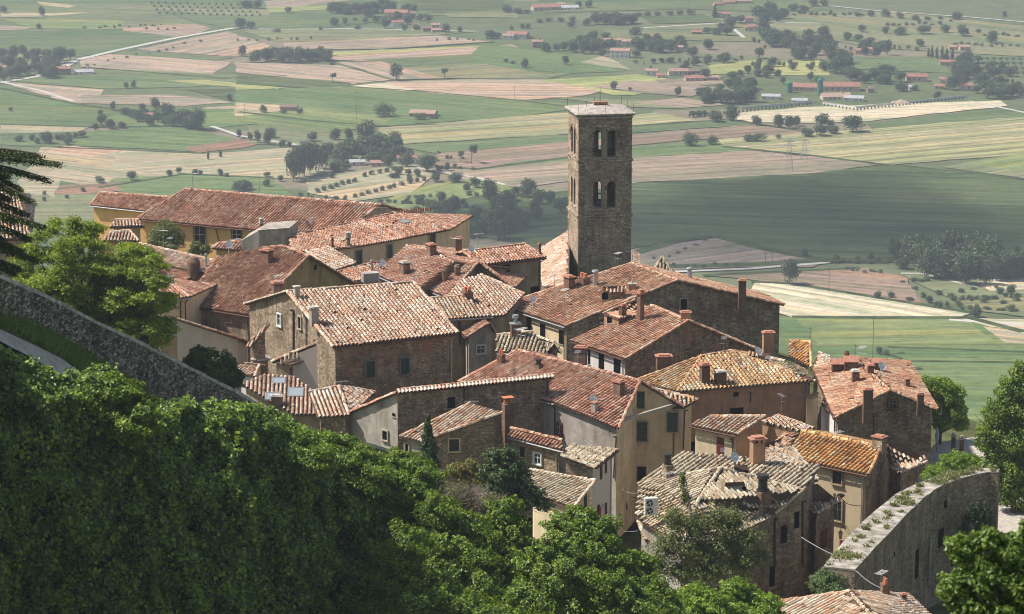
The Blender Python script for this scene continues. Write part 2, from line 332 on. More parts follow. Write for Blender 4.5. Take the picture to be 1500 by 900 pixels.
def scallop(a, b, n_out, cols, pitch=.34):
    L = np.linalg.norm(b-a); n = int(L/pitch); d = (b-a)/L; t = (np.arange(n)+.5)/n; C = a+(b-a)*t[:, None]+n_out*.12+[0, 0, .1]; Vd = np.tile(n_out*.94+np.array([0, 0, -.34]), (n, 1)); U = np.tile(d, (n, 1)); N = np.cross(Vd, U); N *= np.sign(N[:, 2:3]); c = np.array(cols)[RNG.integers(0, len(cols), n)]
    return arch(C, U, Vd, N, .12, .14, np.full(n, .6), 0, 0, c, np.ones(n))
def ridge_caps(a, b, pal, r=.15, up=0.03):
    a = np.asarray(a, float); b = np.asarray(b, float); L = np.linalg.norm(b-a); n = max(1, int(L/.4)); d = (b-a)/L
    u = np.cross(d, [0, 0, 1]); u /= np.linalg.norm(u); nn = np.cross(u, d); t = (np.arange(n)+.5)/n
    C = a+(b-a)*t[:, None]+nn*up+RNG.normal(0, .018, (n, 3)); j = RNG.normal(0, .05, n)
    Vd = d[None]*np.cos(j)[:, None]+u[None]*np.sin(j)[:, None]; U = u[None]*np.cos(j)[:, None]-d[None]*np.sin(j)[:, None]
    p = np.array(PAL[pal])[RNG.choice(4, n)]*RNG.normal(1.08, .12, n)[:, None]
    return arch(C, U, Vd, nn[None].repeat(n, 0), r*.9, r*1.06, np.full(n, L/n*1.12), -.04, -.02, p, np.ones(n))
def merge_arrays(L):
    V, Fq, K, b = [], [], [], 0
    for v, f, k in L: V.append(v); Fq.append(f+b); K.append(k); b += len(v)
    return np.concatenate(V), np.concatenate(Fq), np.concatenate(K)
from mathutils.geometry import tessellate_polygon
DIAG = []
def mixed_mesh(name, V, faces, K=None):
    """faces: list of index arrays with different corner counts"""
    V = np.asarray(V, np.float32); me = D.meshes.new(name); me.vertices.add(len(V)); me.vertices.foreach_set('co', V.ravel())
    li = np.concatenate([f.ravel() for f in faces]).astype(np.int32); me.loops.add(len(li)); me.loops.foreach_set('vertex_index', li)
    ls = []; b = 0; lt = []
    for f in faces:
        n, k = f.shape; ls.append(b+np.arange(n)*k); lt.append(np.full(n, k)); b += n*k
    ls = np.concatenate(ls).astype(np.int32); me.polygons.add(len(ls)); me.polygons.foreach_set('loop_start', ls)
    try: me.polygons.foreach_set('loop_total', np.concatenate(lt).astype(np.int32))
    except Exception: pass
    if K is not None:
        a = me.attributes.new('tcol', 'FLOAT_COLOR', 'POINT'); a.data.foreach_set('color', np.concatenate([K, np.ones((len(K), 1))], 1).astype(np.float32).ravel())
    me.polygons.foreach_set('use_smooth', np.zeros(len(ls), bool)); me.update(calc_edges=True); me.validate(); return me

class House:
    def __init__(s, name, label, cat='house', ze=238.0, zb=None, wall='stone', pal='red', messy=0.6, over=0.35, into=None):
        s.into = None if into is None else [x for x in HS if into in x.label][0]
        s.name, s.label, s.cat, s.ze, s.wall, s.pal, s.messy, s.over = name, label, cat, ze, wall, pal, messy, over
        s.zb = ze-9 if zb is None else zb; s.P = {}; s.fac = []; s.cap = []; s.outlines = []; s.todo = []
    def z(s, k, px, py, z=None): s.P[k] = at_z(px, py, s.ze if z is None else z); return s
    def on(s, k, px, py, ab, slope):
        a, b = s.P[ab[0]], s.P[ab[1]]; e = b-a; e[2] = 0; e /= np.linalg.norm(e); best = None
        for sg in (1, -1):
            p = np.array([-e[1], e[0], 0])*sg; n = np.array([-p[0]*math.tan(math.radians(slope)), -p[1]*math.tan(math.radians(slope)), 1.0])
            d = ray(px, py); t = ((a-O)@n)/(d@n)
            if t <= 0: continue
            q = O+d*t
            if (q-a)@p > -0.3 and (best is None or t > best[0]): best = (t, q)
        if best is None:
            q = at_z(px, py, a[2]+1); best = (0, q); DIAG.append(f'{s.label[:30]}: {k} not on plane')
        s.P[k] = best[1]; return s
    def pl(s, k, px, py, names):
        """on the plane through three known points"""
        a, b, c = [s.P[x] for x in names]; n = np.cross(b-a, c-a); d = ray(px, py); s.P[k] = O+d*(((a-O)@n)/(d@n)); return s
    def mir(s, k, a, e, z=None):
        q = 2*s.P[e]-s.P[a]; q[2] = s.P[a][2] if z is None else z; s.P[k] = q; return s
    def facet(s, names, caps=''):
        s.fac.append([s.P[k].copy() for k in names])
        for c in caps.split(): s.cap.append((s.P[c[0]].copy(), s.P[c[1]].copy()))
        return s
    def gable(s, A, B, E, F, slope=17, caps='EF', walls=True, drop=None):
        s.z('A', *A); s.z('B', *B); s.on('E', *E, 'AB', slope); s.on('F', *F, 'AB', slope)
        s.mir('D', 'A', 'E', drop); s.mir('C', 'B', 'F', drop)
        s.facet('ABFE', caps+' AE BF'); s.facet('DEFC', 'DE CF')
        if walls: s.outline('ABFCDE')
        P = s.P; v = P['B']-P['A']; w = P['E']-P['A']; ang = math.degrees(math.acos(np.clip((v[:2]@w[:2])/(np.linalg.norm(v[:2])*np.linalg.norm(w[:2])), -1, 1)))
        DIAG.append(f"{s.label[:34]:34s} L={np.linalg.norm(v):5.1f} W={np.linalg.norm(w[:2]):5.1f}/{np.linalg.norm((P['F']-P['B'])[:2]):5.1f} ang={ang:4.0f} zE={P['E'][2]:.1f} zF={P['F'][2]:.1f} C={pix(P['C'])[0]:.0f},{pix(P['C'])[1]:.0f} D={pix(P['D'])[0]:.0f},{pix(P['D'])[1]:.0f} ydist={P['A'][1]:.0f}")
        return s
    def outline(s, names, mats=None): s.outlines.append(([s.P[k].copy() for k in names], mats)); return s
    def roofz(s, q, default):
        best = None
        for f in s.fac:
            for t in tessellate_polygon([[Vector(p) for p in f]]):
                a, b, c = f[t[0]], f[t[1]], f[t[2]]; n = np.cross(b-a, c-a); cen = (a+b+c)[:2]/3
                if abs(n[2]) > 1e-6 and in_poly(np.array(q[:2])[None], [(p[:2]-cen)*1.004+cen for p in (a, b, c)])[0]:
                    z = a[2]-(n[0]*(q[0]-a[0])+n[1]*(q[1]-a[1]))/n[2]; best = z if best is None else max(best, z)
        return default if best is None else best
    def start(s):
        allp = np.concatenate([np.array(f) for f in s.fac] + [np.array(o[0]) for o in s.outlines])
        c = allp.mean(0); s.org = np.array([c[0], c[1], s.zb])
        if s.into: s.org, s.root = s.into.org, s.into.root
        else: s.root = empty(s.name, s.org, s.label, s.cat)
        s.wq = []; faces = []; V = []; fm = []; mats = []
        def mi(k):
            if k not in mats: mats.append(k)
            return mats.index(k)
        for pts, wm in s.outlines:
            n = len(pts); xy = [p[:2] for p in pts]; area = sum(xy[i][0]*xy[(i+1) % n][1]-xy[(i+1) % n][0]*xy[i][1] for i in range(n)); sg = 1 if area > 0 else -1
            ins = []
            for i in range(n):
                a, b, c2 = xy[i-1], xy[i], xy[(i+1) % n]; e1 = (b-a)/max(1e-6, np.linalg.norm(b-a)); e2 = (c2-b)/max(1e-6, np.linalg.norm(c2-b))
                n1 = np.array([-e1[1], e1[0]])*sg; n2 = np.array([-e2[1], e2[0]])*sg; m = n1+n2; L = m@m
                m = m*2/max(L, .5)*s.over if L > 1e-6 else n1*s.over
                q = b+m; ins.append(np.array([q[0], q[1], s.roofz(q, pts[i][2])-0.10]))
            s.tops = ins
            b0 = len(V); V += ins+[np.array([p[0], p[1], s.zb]) for p in ins]
            for i in range(n):
                j = (i+1) % n; faces.append((b0+i, b0+j, b0+n+j, b0+n+i)); fm.append(mi((wm or {}).get(i, s.wall)))
                s.wq.append((ins[i], ins[j]))
            if not s.fac: faces.append(tuple(b0+i for i in range(n))); fm.append(mi(s.wall))
        if V:
            me = D.meshes.new('wall'); me.from_pydata([tuple(p-s.org) for p in V], [], faces)
            for k in mats: me.materials.append(M[k])
            me.polygons.foreach_set('material_index', fm); me.update(); link(s.name+'_wall' if s.into else 'wall', me, None, s.root)
        s.roofo = None
        if s.fac and not s.into and s.outlines:
            pts = s.outlines[0][0]; a, b = pts[0]-s.org, pts[1]-s.org; L = np.linalg.norm(b-a)
            if L > 3.5 and abs(a[2]-b[2]) < .4:
                d = (b-a)/L; o = np.array([d[1], -d[0], 0])*.1; m = MB().tube(a+o-[0, 0, .10], b+o-[0, 0, .16], .075, .075, 6); m.build('gutter', M['copper' if RNG.random() < .6 else 'zinc'], s.root)
                t = s.tops[1]-s.org; e = b+o-[0, 0, .16]; w = np.array([t[0], t[1], e[2]-.45])+np.array([d[1], -d[0], 0])*.09-d*.25; MB().path([e-d*.2, w, np.array([w[0], w[1], 0])], .055, 6).build('downpipe', M['copper' if RNG.random() < .6 else 'zinc'], s.root)
        if s.fac:
            L = []; tris = []; TV = []; TK = []
            for f in s.fac:
                r = tiles_on(f, s.pal, messy=s.messy)
                if r: L.append(r[:3])
                n = len(f); tt = tessellate_polygon([[Vector(p) for p in f]]); b0 = sum(len(x) for x in TV)
                top = np.array(f); bot = top-np.array([0, 0, .14]); TV.append(np.concatenate([top, bot]))
                for t in tt: tris += [(b0+t[0], b0+t[1], b0+t[2]), (b0+n+t[2], b0+n+t[1], b0+n+t[0])]
                for i in range(n): j = (i+1) % n; tris += [(b0+i, b0+j, b0+n+j), (b0+i, b0+n+j, b0+n+i)]
                base = np.array(PAL[s.pal][2])*.28  # deck darkened to put shade into the gaps between tile columns
                TK.append(np.concatenate([np.tile(base, (n, 1)), np.tile((.16, .12, .09), (n, 1))]))
            for a, b in s.cap: L.append(ridge_caps(a, b, s.pal))
            for a, b in getattr(s, 'scal', []):
                e = (b-a)/np.linalg.norm(b-a); L.append(scallop(a, b, np.array([e[1], -e[0], 0]), [(.74, .68, .6), (.7, .5, .4), (.66, .6, .52)]))
            V2, Q2, K2 = merge_arrays(L) if L else (np.zeros((0, 3)), np.zeros((0, 4), int), np.zeros((0, 3)))
            TVc = np.concatenate(TV); tri = np.array(tris)+len(V2)
            me = mixed_mesh('roof', np.concatenate([V2, TVc])-s.org, [Q2, tri], np.concatenate([K2, np.concatenate(TK)]))
            s.roofo = link(s.name+'_roof' if s.into else 'roof', me, M['tile'], s.root)
        return s
    def hit(s, px, py):
        d = ray(px, py); best = None
        for a, b in s.wq:
            e = b[:2]-a[:2]; L = np.linalg.norm(e)
            if L < .3: continue
            e = e/L; n = np.array([e[1], -e[0]]);
            if n@d[:2] > 0: n = -n
            den = d[:2]@n
            if abs(den) < 1e-4: continue
            t = ((a[:2]-O[:2])@n)/den; q = O+d*t; u = (q[:2]-a[:2])@e
            if t > 0 and -0.1 < u < L+.1 and q[2] < max(a[2], b[2])+.5 and (best is None or t < best[0]): best = (t, q, n, e)
        if best is None: DIAG.append(f'{s.label[:30]}: no wall at {px},{py}'); return None
        t, q, n, e = best; n3 = np.array([n[0], n[1], 0]); e3 = np.array([-n[1], n[0], 0]); return q, n3, e3
    def win(s, px, py, w=.8, h=1.2, kind='shut', name='window', col='green', sur='frame'):
        r = s.hit(px, py)
        if r is None: return s
        q, n, e = r; q = q-s.org; ax = (e, n, np.array([0, 0, 1.0]))
        m = MB(); f = .12
        if sur:
            m.box(q+n*.06+[0, 0, h/2+f/2], (w+2*f, .16, f), ax=ax).box(q+n*.07-[0, 0, h/2+f/2], (w+2*f+.1, .26, f*.8), ax=ax)
            for sg in (-1, 1): m.box(q+n*.06+e*sg*(w/2+f/2), (f, .16, h), ax=ax)
        else: m.box(q+n*.02-[0, 0, h/2+.04], (w+.1, .14, .07), ax=ax)
        fr = m.build(name, M[sur or 'frame'], s.root)
        if kind == 'shut':
            for sg in (-1, 1):
                m = MB(); c = q+e*sg*w/4+n*.05
                for a in (-1, 1): m.box(c+e*a*(w/4-.03), (.055, .05, h-.02), ax=ax)
                k = max(4, int(h/.11))
                for i in range(k): m.box(c+[0, 0, -h/2+(i+.5)*h/k], (w/2-.08, .03, h/k*.72), ax=ax)
                m.build('shutter', M[col], fr)
            MB().box(q+n*.015, (w, .03, h), ax=ax).build('pane', M['void'], fr)  # black sheet paints the shade behind the slats
        elif kind == 'glass':
            MB().box(q+n*.012, (w, .024, h), ax=ax).build('pane', M['glass'], fr)
            m = MB()
            for o_ in (-w/2+.03, 0, w/2-.03): m.box(q+e*o_+n*.03, (.05, .03, h), ax=ax)
            for z_ in (-h/2+.03, 0.1, h/2-.03): m.box(q+n*.028+[0, 0, z_], (w, .026, .05), ax=ax)
            m.build('window_frame', M[col], fr)
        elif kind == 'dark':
            MB().box(q+n*.012, (w, .024, h), ax=ax).build('pane', M['void'], fr)  # black sheet stands for the shaded opening
        elif kind == 'door':
            m = MB().box(q+n*.02, (w, .05, h), ax=ax)
            for i in range(4): m.box(q+n*.05+e*(-w/2+(i+.5)*w/4), (w/4-.02, .02, h-.06), ax=ax)
            m.build('door_leaf', M[col], fr)
        return s
    def pipe(s, x0, y0, x1, y1, r=.05, mat='copper', name='downpipe'):
        a, b = s.hit(x0, y0), s.hit(x1, y1)
        if a is None or b is None: return s
        p0, p1 = a[0]+a[1]*.1-s.org, b[0]+b[1]*.1-s.org
        MB().tube(p0, p1, r, r, 6).tube(p0, p0+np.array([0, 0, .05])+a[1]*.3, r, r, 6).build(name, M[mat], s.root); return s
    def band(s, x0, y0, x1, y1, th=.14, out=.1, mat='frame', name='cornice'):
        a, b = s.hit(x0, y0), s.hit(x1, y1)
        if a is None or b is None: return s
        p0, p1 = a[0]-s.org, b[0]-s.org; e = p1-p0; L = np.linalg.norm(e); e /= L; n = a[1]
        MB().box((p0+p1)/2+n*out/2, (L, out, th), ax=(e, n, np.cross(e, n))).build(name, M[mat], s.root); return s
    def roofhit(s, px, py):
        d = ray(px, py); best = None
        for f in s.fac:
            f = np.array(f); c = f.mean(0); n = np.zeros(3)
            for i in range(len(f)): n += np.cross(f[i]-c, f[(i+1) % len(f)]-c)
            n /= np.linalg.norm(n); n = n if n[2] > 0 else -n
            if abs(d@n) < 1e-5: continue
            t = ((c-O)@n)/(d@n); q = O+d*t; g = f[:, :2]-c[:2]
            if t > 0 and in_poly(q[:2][None], g*1.06+c[:2])[0] and (best is None or t < best[0]): best = (t, q, n)
        if best is None: DIAG.append(f'{s.label[:30]}: no roof at {px},{py}'); return None
        return best[1:]
    def chim(s, px, yb, yt, wpx, kind='brick', dep=None, name='chimney'):
        r = s.roofhit(px, yb)
        if r is None: return s
        q, n = r; dist = (q-O)@FW; sc = dist/F_PX; w = wpx*sc; h = (yb-yt)*sc/math.cos(.22); dd = dep or w*.8
        dv = np.array([n[0], n[1]]); dv = dv/np.linalg.norm(dv) if np.linalg.norm(dv) > .05 else np.array([0, -1.0]); rz = math.atan2(dv[1], dv[0])+math.pi/2
        L = q-s.org; body = MB(); top = MB(); pot = MB(); mat = 'brick'; tmat = 'tile'
        zc = lambda z: L+np.array([0, 0, z])
        if kind == 'pipe':
            body.tube(zc(-.3), zc(h*.86), w*.42, w*.4, 10); top.tube(zc(h*.9), zc(h), w*.62, w*.5, 10); body.tube(zc(h*.8), zc(h*.9), w*.25, w*.25, 8); mat = 'zinc'; tm = 'zinc'
        elif kind == 'black':
            body.box(zc(h*.22-.15), (w, dd, h*.44+.3), rz); top.tube(zc(h*.44), zc(h*.85), w*.36, w*.34, 12).tube(zc(h*.88), zc(h), w*.46, w*.42, 12).tube(zc(h*.44), zc(h*.5), w*.48, w*.48, 12); tm = 'metal'
        elif kind == 'round':
            body.tube(zc(-.3), zc(h*.62), w*.42, w*.45, 12); top.tube(zc(h*.66), zc(h*.98), w*.55, w*.6, 12).tube(zc(h*.6), zc(h*.68), w*.6, w*.6, 12); mat = 'stone_dark'; tm = 'cement'
        elif kind == 'ball':
            body.box(zc(h*.25-.15), (w, dd, h*.5+.3), rz); top.tube(zc(h*.5), zc(h*.68), w*.2, w*.2, 8).ball(zc(h*.82), h*.17, 6); tm = 'metal'
        elif kind == 'barrel':
            body.tube(zc(-.3), zc(h*.8), w*.4, w*.45, 12).tube(zc(h*.8), zc(h), w*.5, w*.3, 12); mat = 'brick'
        elif kind == 'belly':
            body.tube(zc(-.3), zc(h*.35), w*.36, w*.46, 14).tube(zc(h*.35), zc(h*.75), w*.46, w*.44, 14).tube(zc(h*.75), zc(h), w*.44, w*.25, 14)
        elif kind == 'stoneblack':
            body.box(zc(h*.3-.15), (w*.9, dd, h*.6+.3), rz); top.tube(zc(h*.6), zc(h*.93), w*.36, w*.34, 12).tube(zc(h*.95), zc(h), w*.44, w*.42, 12); mat = 'stone_dark'; tm = 'metal'
        elif kind == 'white':
            body.box(zc(h*.45-.15), (w*.8, dd*.8, h*.9+.3), rz); top.box(zc(h*.95), (w*1.15, dd*1.2, h*.1), rz); mat = 'grey'; tm = 'cement'
        elif kind == 'pots':
            body.box(zc(h*.33-.15), (w, dd, h*.66+.3), rz); tm = 'clay'
            for sg in (-1, 1):
                c = zc(h*.66)+np.array([math.cos(rz), math.sin(rz), 0])*sg*w*.24; top.tube(c, c+[0, 0, h*.34], w*.2, w*.16, 10)
        elif kind == 'dormer':   # gabled brick box
            body.box(zc(h*.36-.2), (w, dd*1.3, h*.72+.4), rz)
            ca, sa = math.cos(rz), math.sin(rz); ex = np.array([ca, sa, 0]); ey = np.array([-sa, ca, 0])
            for sg in (-1, 1):
                a0, a1 = zc(h*.68)+ex*sg*w*.62, zc(h); yy = ey*dd*.75
                top.add([a0-yy, a0+yy, a1+yy, a1-yy, a0-yy-[0, 0, .07], a0+yy-[0, 0, .07], a1+yy-[0, 0, .07], a1-yy-[0, 0, .07]], [(0, 1, 2, 3), (7, 6, 5, 4), (0, 4, 5, 1), (1, 5, 6, 2), (2, 6, 7, 3), (3, 7, 4, 0)])
                body.add([zc(h*.7)+ex*w*.5-ey*dd*.65*sg, zc(h*.96)-ey*dd*.65*sg, zc(h*.7)-ex*w*.5-ey*dd*.65*sg], [(0, 1, 2)])
            tm = 'clayroof'
        else:   # brick stack with slotted head and a tile cap
            body.box(zc(h*.37-.2), (w, dd, h*.74+.4), rz); ca, sa = math.cos(rz), math.sin(rz)
            for i in (-1, 1):
                for j in (-1, 1):
                    c = zc(h*.80)+np.array([ca*i*w*.38-sa*j*dd*.38, sa*i*w*.38+ca*j*dd*.38, 0]); body.box(c, (w*.22, dd*.22, h*.13), rz)
            body.box(zc(h*.80), (w*.5, dd*.5, h*.12), rz)
            top.box(zc(h*.89), (w*1.22, dd*1.25, h*.06+.02), rz); top.box(zc(h*.955), (w*.8, dd*.85, h*.07), rz); tm = 'cement' if kind == 'brickc' else 'clayroof'
        if kind in ('grey',): mat = 'grey'
        if kind in ('stonech', 'grey'): pass
        if kind == 'stonech': mat = 'stone_dark'
        b = body.build(name, M[mat], s.roofo)
        if top.v: MB_attach(top, 'chimney_cap', M[tm], b, s.root)
        return s
    def aerial(s, px, yb, yt, rot=None):
        r = s.roofhit(px, yb)
        if r is None: return s
        q, n = r; sc = ((q-O)@FW)/F_PX; h = (yb-yt)*sc; L = q-s.org; m = MB().tube(L-[0, 0, .2], L+[0, 0, h], .022, .018, 5); a = RNG.random()*3 if rot is None else rot
        d = np.array([math.cos(a), math.sin(a), 0]); p = np.array([-d[1], d[0], 0]); c = L+[0, 0, h*.93]
        m.tube(c-d*.6, c+d*.7, .015, .015, 4)
        for i in range(7): m.tube(c+d*(-.5+i*.18)-p*.28, c+d*(-.5+i*.18)+p*.28, .009, .009, 4)
        if h > 2: m.tube(L+[0, 0, h*.7]-p*.4, L+[0, 0, h*.7]+p*.4, .012, .012, 4)
        m.build('aerial', M['zinc'], s.roofo); return s
    def skyl(s, px, py, w=.9, l=1.2):
        r = s.roofhit(px, py)
        if r is None: return s
        q, n = r; L = q-s.org; dv = np.array([n[0], n[1], 0]); dv -= n*(dv@n); dv /= np.linalg.norm(dv); u = np.cross(dv, n); ax = (u, dv, n)
        f = MB()
        for a, b, c, d_ in ((0, l/2, w+.16, .1), (0, -l/2, w+.16, .1), (w/2, 0, .1, l), (-w/2, 0, .1, l)): f.box(L+u*a+dv*b+n*.16, (c, d_, .16), ax=ax)
        fo = f.build('skylight', M['zinc'], s.roofo); return s.__skg(fo, L+n*.18, w, l, ax)
    def __skg(s, fo, c, w, l, ax): MB().box(c, (w, l, .05), ax=ax).build('skylight_pane', M['skylight'], s.roofo); return s
    def vent(s, px, py):
        """a lifted vent tile: a black box paints the shade of its mouth"""
        r = s.roofhit(px, py)
        if r is None: return s
        q, n = r; L = q-s.org; dv = np.array([n[0], n[1], 0]); dv -= n*(dv@n); dv /= np.linalg.norm(dv); u = np.cross(dv, n)
        MB().box(L+n*.16-dv*.05, (.36, .42, .06), ax=(u, dv, n+dv*.0)).box(L+n*.10-u*.16, (.05, .36, .14), ax=(u, dv, n)).box(L+n*.10+u*.16, (.05, .36, .14), ax=(u, dv, n)).build('roof_vent', M['clay_old'], s.roofo)
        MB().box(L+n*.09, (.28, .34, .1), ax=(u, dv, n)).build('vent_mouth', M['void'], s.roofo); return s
    def box(s, name, c3, size, mat, rz=0): MB().box(np.asarray(c3)-s.org, size, rz).build(name, M[mat], s.root); return s
def MB_attach(m, name, mat, parent, root):
    # three levels at most: thing > part > sub-part, so the cap joins the chimney mesh
    me = parent.data; cap = m; base = len(me.vertices)
    vs = [tuple(v.co) for v in me.vertices]+cap.v; fs = [tuple(p.vertices) for p in me.polygons]+[tuple(base+i for i in f) for f in cap.f]
    nb = len(me.polygons); mats = list(me.materials); me.clear_geometry(); me.from_pydata(vs, [], fs)
    if len(mats) < 2: me.materials.append(mat)
    me.polygons.foreach_set('material_index', [0]*nb+[1]*(len(fs)-nb)); me.update()
M['stone_d'] = flat_mat('grey_stone_surround', (0.20, 0.17, 0.14), 0.9)
M['yellowsur'] = flat_mat('cream_window_surround', (0.62, 0.50, 0.27), 0.9)
M['clayroof'] = flat_mat('clay_cap', (0.50, 0.24, 0.16), 0.9, var=.4, sc=5)
M['clay_old'] = flat_mat('old_clay_vent', (0.40, 0.22, 0.15), 0.9, var=.4, sc=5)

def stack(par, foot, size, rz, mat, head):
    p = [x for x in HS if par in x.label][0]; c = foot-p.org; w, d, h = size; b = MB().box(c+[0, 0, h/2], size, rz).build('chimney', M[mat], p.roofo); t = MB(); T = c+[0, 0, h]
    tm = 'clayroof'
    if head == 'cap3':
        for i in (-1, 0, 1): t.box(T+[i*.38, 0, .12], (.2, d, .25), rz)
        t.box(T+[0, 0, .3], (w*1.35, d*1.3, .1), rz).box(T+[0, 0, .42], (w*.85, d, .14), rz)
    elif head == 'cap': t.box(T+[0, 0, .05], (w*1.22, d*1.22, .1), rz).box(T+[0, 0, .15], (w*.8, d*.8, .1), rz)
    elif head == 'pyr':
        a = [(-w*.7, -d*.7), (w*.7, -d*.7), (w*.7, d*.7), (-w*.7, d*.7)]; t.add([T+[x, y, .0] for x, y in a]+[T+[0, 0, .5]]+[T+[x, y, -.1] for x, y in a], [(0, 1, 4), (1, 2, 4), (2, 3, 4), (3, 0, 4), (8, 7, 6, 5), (0, 5, 6, 1), (1, 6, 7, 2), (2, 7, 8, 3), (3, 8, 5, 0)]); tm = 'cement'
    elif head == 'pots':
        for i in (-1, 1): t.tube(T+[i*.22, i*.08, 0], T+[i*.22, i*.08, .5], .17, .14, 10)
        t.box(T+[0, 0, .55], (.95, .8, .06), rz); tm = 'clay'
    elif head == 'cowl': t.box(T+[0, 0, .05], (w*1.2, d*1.2, .1), rz).tube(T+[0, 0, .1], T+[0, 0, .6], .2, .2, 10).tube(T+[0, 0, .6], T+[0, 0, .9], .34, .3, 10); tm = 'zinc'
    elif head == 'finial': t.box(T+[0, 0, .05], (w*1.1, d*1.1, .1), rz).tube(T+[0, 0, .1], T+[0, 0, .6], .1, .04, 8); tm = 'cement'
    MB_attach(t, 'cap', M[tm], b, p.root)
# ================================================================== ground: plain, fields, hillside
def field_mat():
    m, n, b = new_mat('farmland'); b.inputs['Roughness'].default_value = 1; b.inputs['Specular IOR Level'].default_value = 0
    oi = n.nodes.new('ShaderNodeObjectInfo'); geo = n.nodes.new('ShaderNodeNewGeometry')
    ra = n.nodes.new('ShaderNodeAttribute'); ra.attribute_type = 'OBJECT'; ra.attribute_name = 'rowdir'
    ks = n.nodes.new('ShaderNodeAttribute'); ks.attribute_type = 'OBJECT'; ks.attribute_name = 'rowamt'
    dt = n.nodes.new('ShaderNodeVectorMath'); dt.operation = 'DOT_PRODUCT'; n.links.new(geo.outputs['Position'], dt.inputs[0]); n.links.new(ra.outputs['Vector'], dt.inputs[1])
    a1 = n.nodes.new('ShaderNodeTexNoise'); a1.noise_dimensions = '1D'; a1.inputs['Scale'].default_value = .11; a1.inputs['Detail'].default_value = 4; a1.inputs['Roughness'].default_value = .75; n.links.new(dt.outputs['Value'], a1.inputs['W'])
    r1 = ramp(n, [(.36, (.55, .55, .55)), (.5, (1, 1, 1)), (.66, (1.35, 1.33, 1.25))]); n.links.new(a1.outputs['Fac'], r1.inputs[0])
    c = mixc(n, ks.outputs['Fac'], oi.outputs['Color'], mixc(n, 1.0, oi.outputs['Color'], r1.outputs[0], 'MULTIPLY'))
    a5 = n.nodes.new('ShaderNodeTexNoise'); a5.noise_dimensions = '1D'; a5.inputs['Scale'].default_value = .022; a5.inputs['Detail'].default_value = 1; n.links.new(dt.outputs['Value'], a5.inputs['W'])
    r5 = ramp(n, [(0, (.78, .88, .74)), (.40, (1, 1, 1)), (.50, (1.2, 1.02, .84)), (.56, (.86, .95, .86)), (.64, (1.08, 1.04, 1))]); r5.color_ramp.interpolation = 'CONSTANT'; n.links.new(a5.outputs['Fac'], r5.inputs[0]); c = mixc(n, .85, c, r5.outputs[0], 'MULTIPLY')
    p1 = noise(n, geo.outputs['Position'], .012, 5, .6); r2 = ramp(n, [(.32, (.72, .78, .75)), (.52, (1, 1, 1)), (.7, (1.22, 1.12, 1.05))]); n.links.new(p1, r2.inputs[0])
    c = mixc(n, .8, c, r2.outputs[0], 'MULTIPLY')
    p3 = noise(n, geo.outputs['Position'], .15, 5, .75); r3 = ramp(n, [(.34, (.68, .72, .66)), (.5, (1, 1, 1)), (.68, (1.18, 1.14, 1.1))]); n.links.new(p3, r3.inputs[0])
    c = mixc(n, .8, c, r3.outputs[0], 'MULTIPLY')
    mp = n.nodes.new('ShaderNodeCombineXYZ'); cr = n.nodes.new('ShaderNodeVectorMath'); cr.operation = 'CROSS_PRODUCT'; n.links.new(ra.outputs['Vector'], cr.inputs[0]); cr.inputs[1].default_value = (0, 0, 1)
    d2 = n.nodes.new('ShaderNodeVectorMath'); d2.operation = 'DOT_PRODUCT'; n.links.new(geo.outputs['Position'], d2.inputs[0]); n.links.new(cr.outputs[0], d2.inputs[1]); sc2 = n.nodes.new('ShaderNodeMath'); sc2.operation = 'MULTIPLY'; n.links.new(d2.outputs['Value'], sc2.inputs[0]); sc2.inputs[1].default_value = .06
    n.links.new(dt.outputs['Value'], mp.inputs[0]); n.links.new(sc2.outputs[0], mp.inputs[1]); r4 = ramp(n, [(.34, (.5, .58, .5)), (.5, (1, 1, 1)), (.66, (1.38, 1.28, 1.18))]); n.links.new(noise(n, mp.outputs[0], .35, 4, .7), r4.inputs[0])
    c = mixc(n, .75, c, r4.outputs[0], 'MULTIPLY'); n.links.new(c, b.inputs['Base Color'])
    return m
M['field'] = field_mat()
def ground_mat():
    m, n, b = new_mat('open_country'); b.inputs['Roughness'].default_value = 1; b.inputs['Specular IOR Level'].default_value = 0
    g = n.nodes.new('ShaderNodeNewGeometry'); mp = n.nodes.new('ShaderNodeMapping'); mp.inputs['Rotation'].default_value = (0, 0, .35); mp.inputs['Scale'].default_value = (.0045, .009, .001); n.links.new(g.outputs['Position'], mp.inputs[0])
    v = n.nodes.new('ShaderNodeTexVoronoi'); v.inputs['Scale'].default_value = 1; n.links.new(mp.outputs[0], v.inputs['Vector']); sp = n.nodes.new('ShaderNodeSeparateColor'); n.links.new(v.outputs['Color'], sp.inputs[0])
    r = ramp(n, [(0, (.13, .155, .08)), (.25, (.16, .18, .10)), (.45, (.12, .15, .07)), (.6, (.23, .20, .14)), (.8, (.13, .165, .08)), (1, (.27, .22, .17))]); r.color_ramp.interpolation = 'CONSTANT'; n.links.new(sp.outputs[0], r.inputs[0])
    r3 = ramp(n, [(.34, (.7, .75, .7)), (.66, (1.15, 1.1, 1.05))]); n.links.new(noise(n, g.outputs['Position'], .05, 6, .7), r3.inputs[0]); n.links.new(mixc(n, 1., r.outputs[0], r3.outputs[0], 'MULTIPLY'), b.inputs['Base Color'])
    return m
M['country'] = ground_mat()
M['hill'] = flat_mat('hillside_earth', (0.13, 0.14, 0.06), 1, var=.5, sc=.3, spec=0)
M['verge'] = flat_mat('hedge_verge', (0.075, 0.105, 0.04), 1, var=.6, sc=.08, spec=0)
M['road'] = flat_mat('pale_dirt_road', (0.55, 0.52, 0.46), 1, var=.2, sc=.05, spec=0)
me = D.meshes.new('plain'); n_ = 2; S_ = 16000
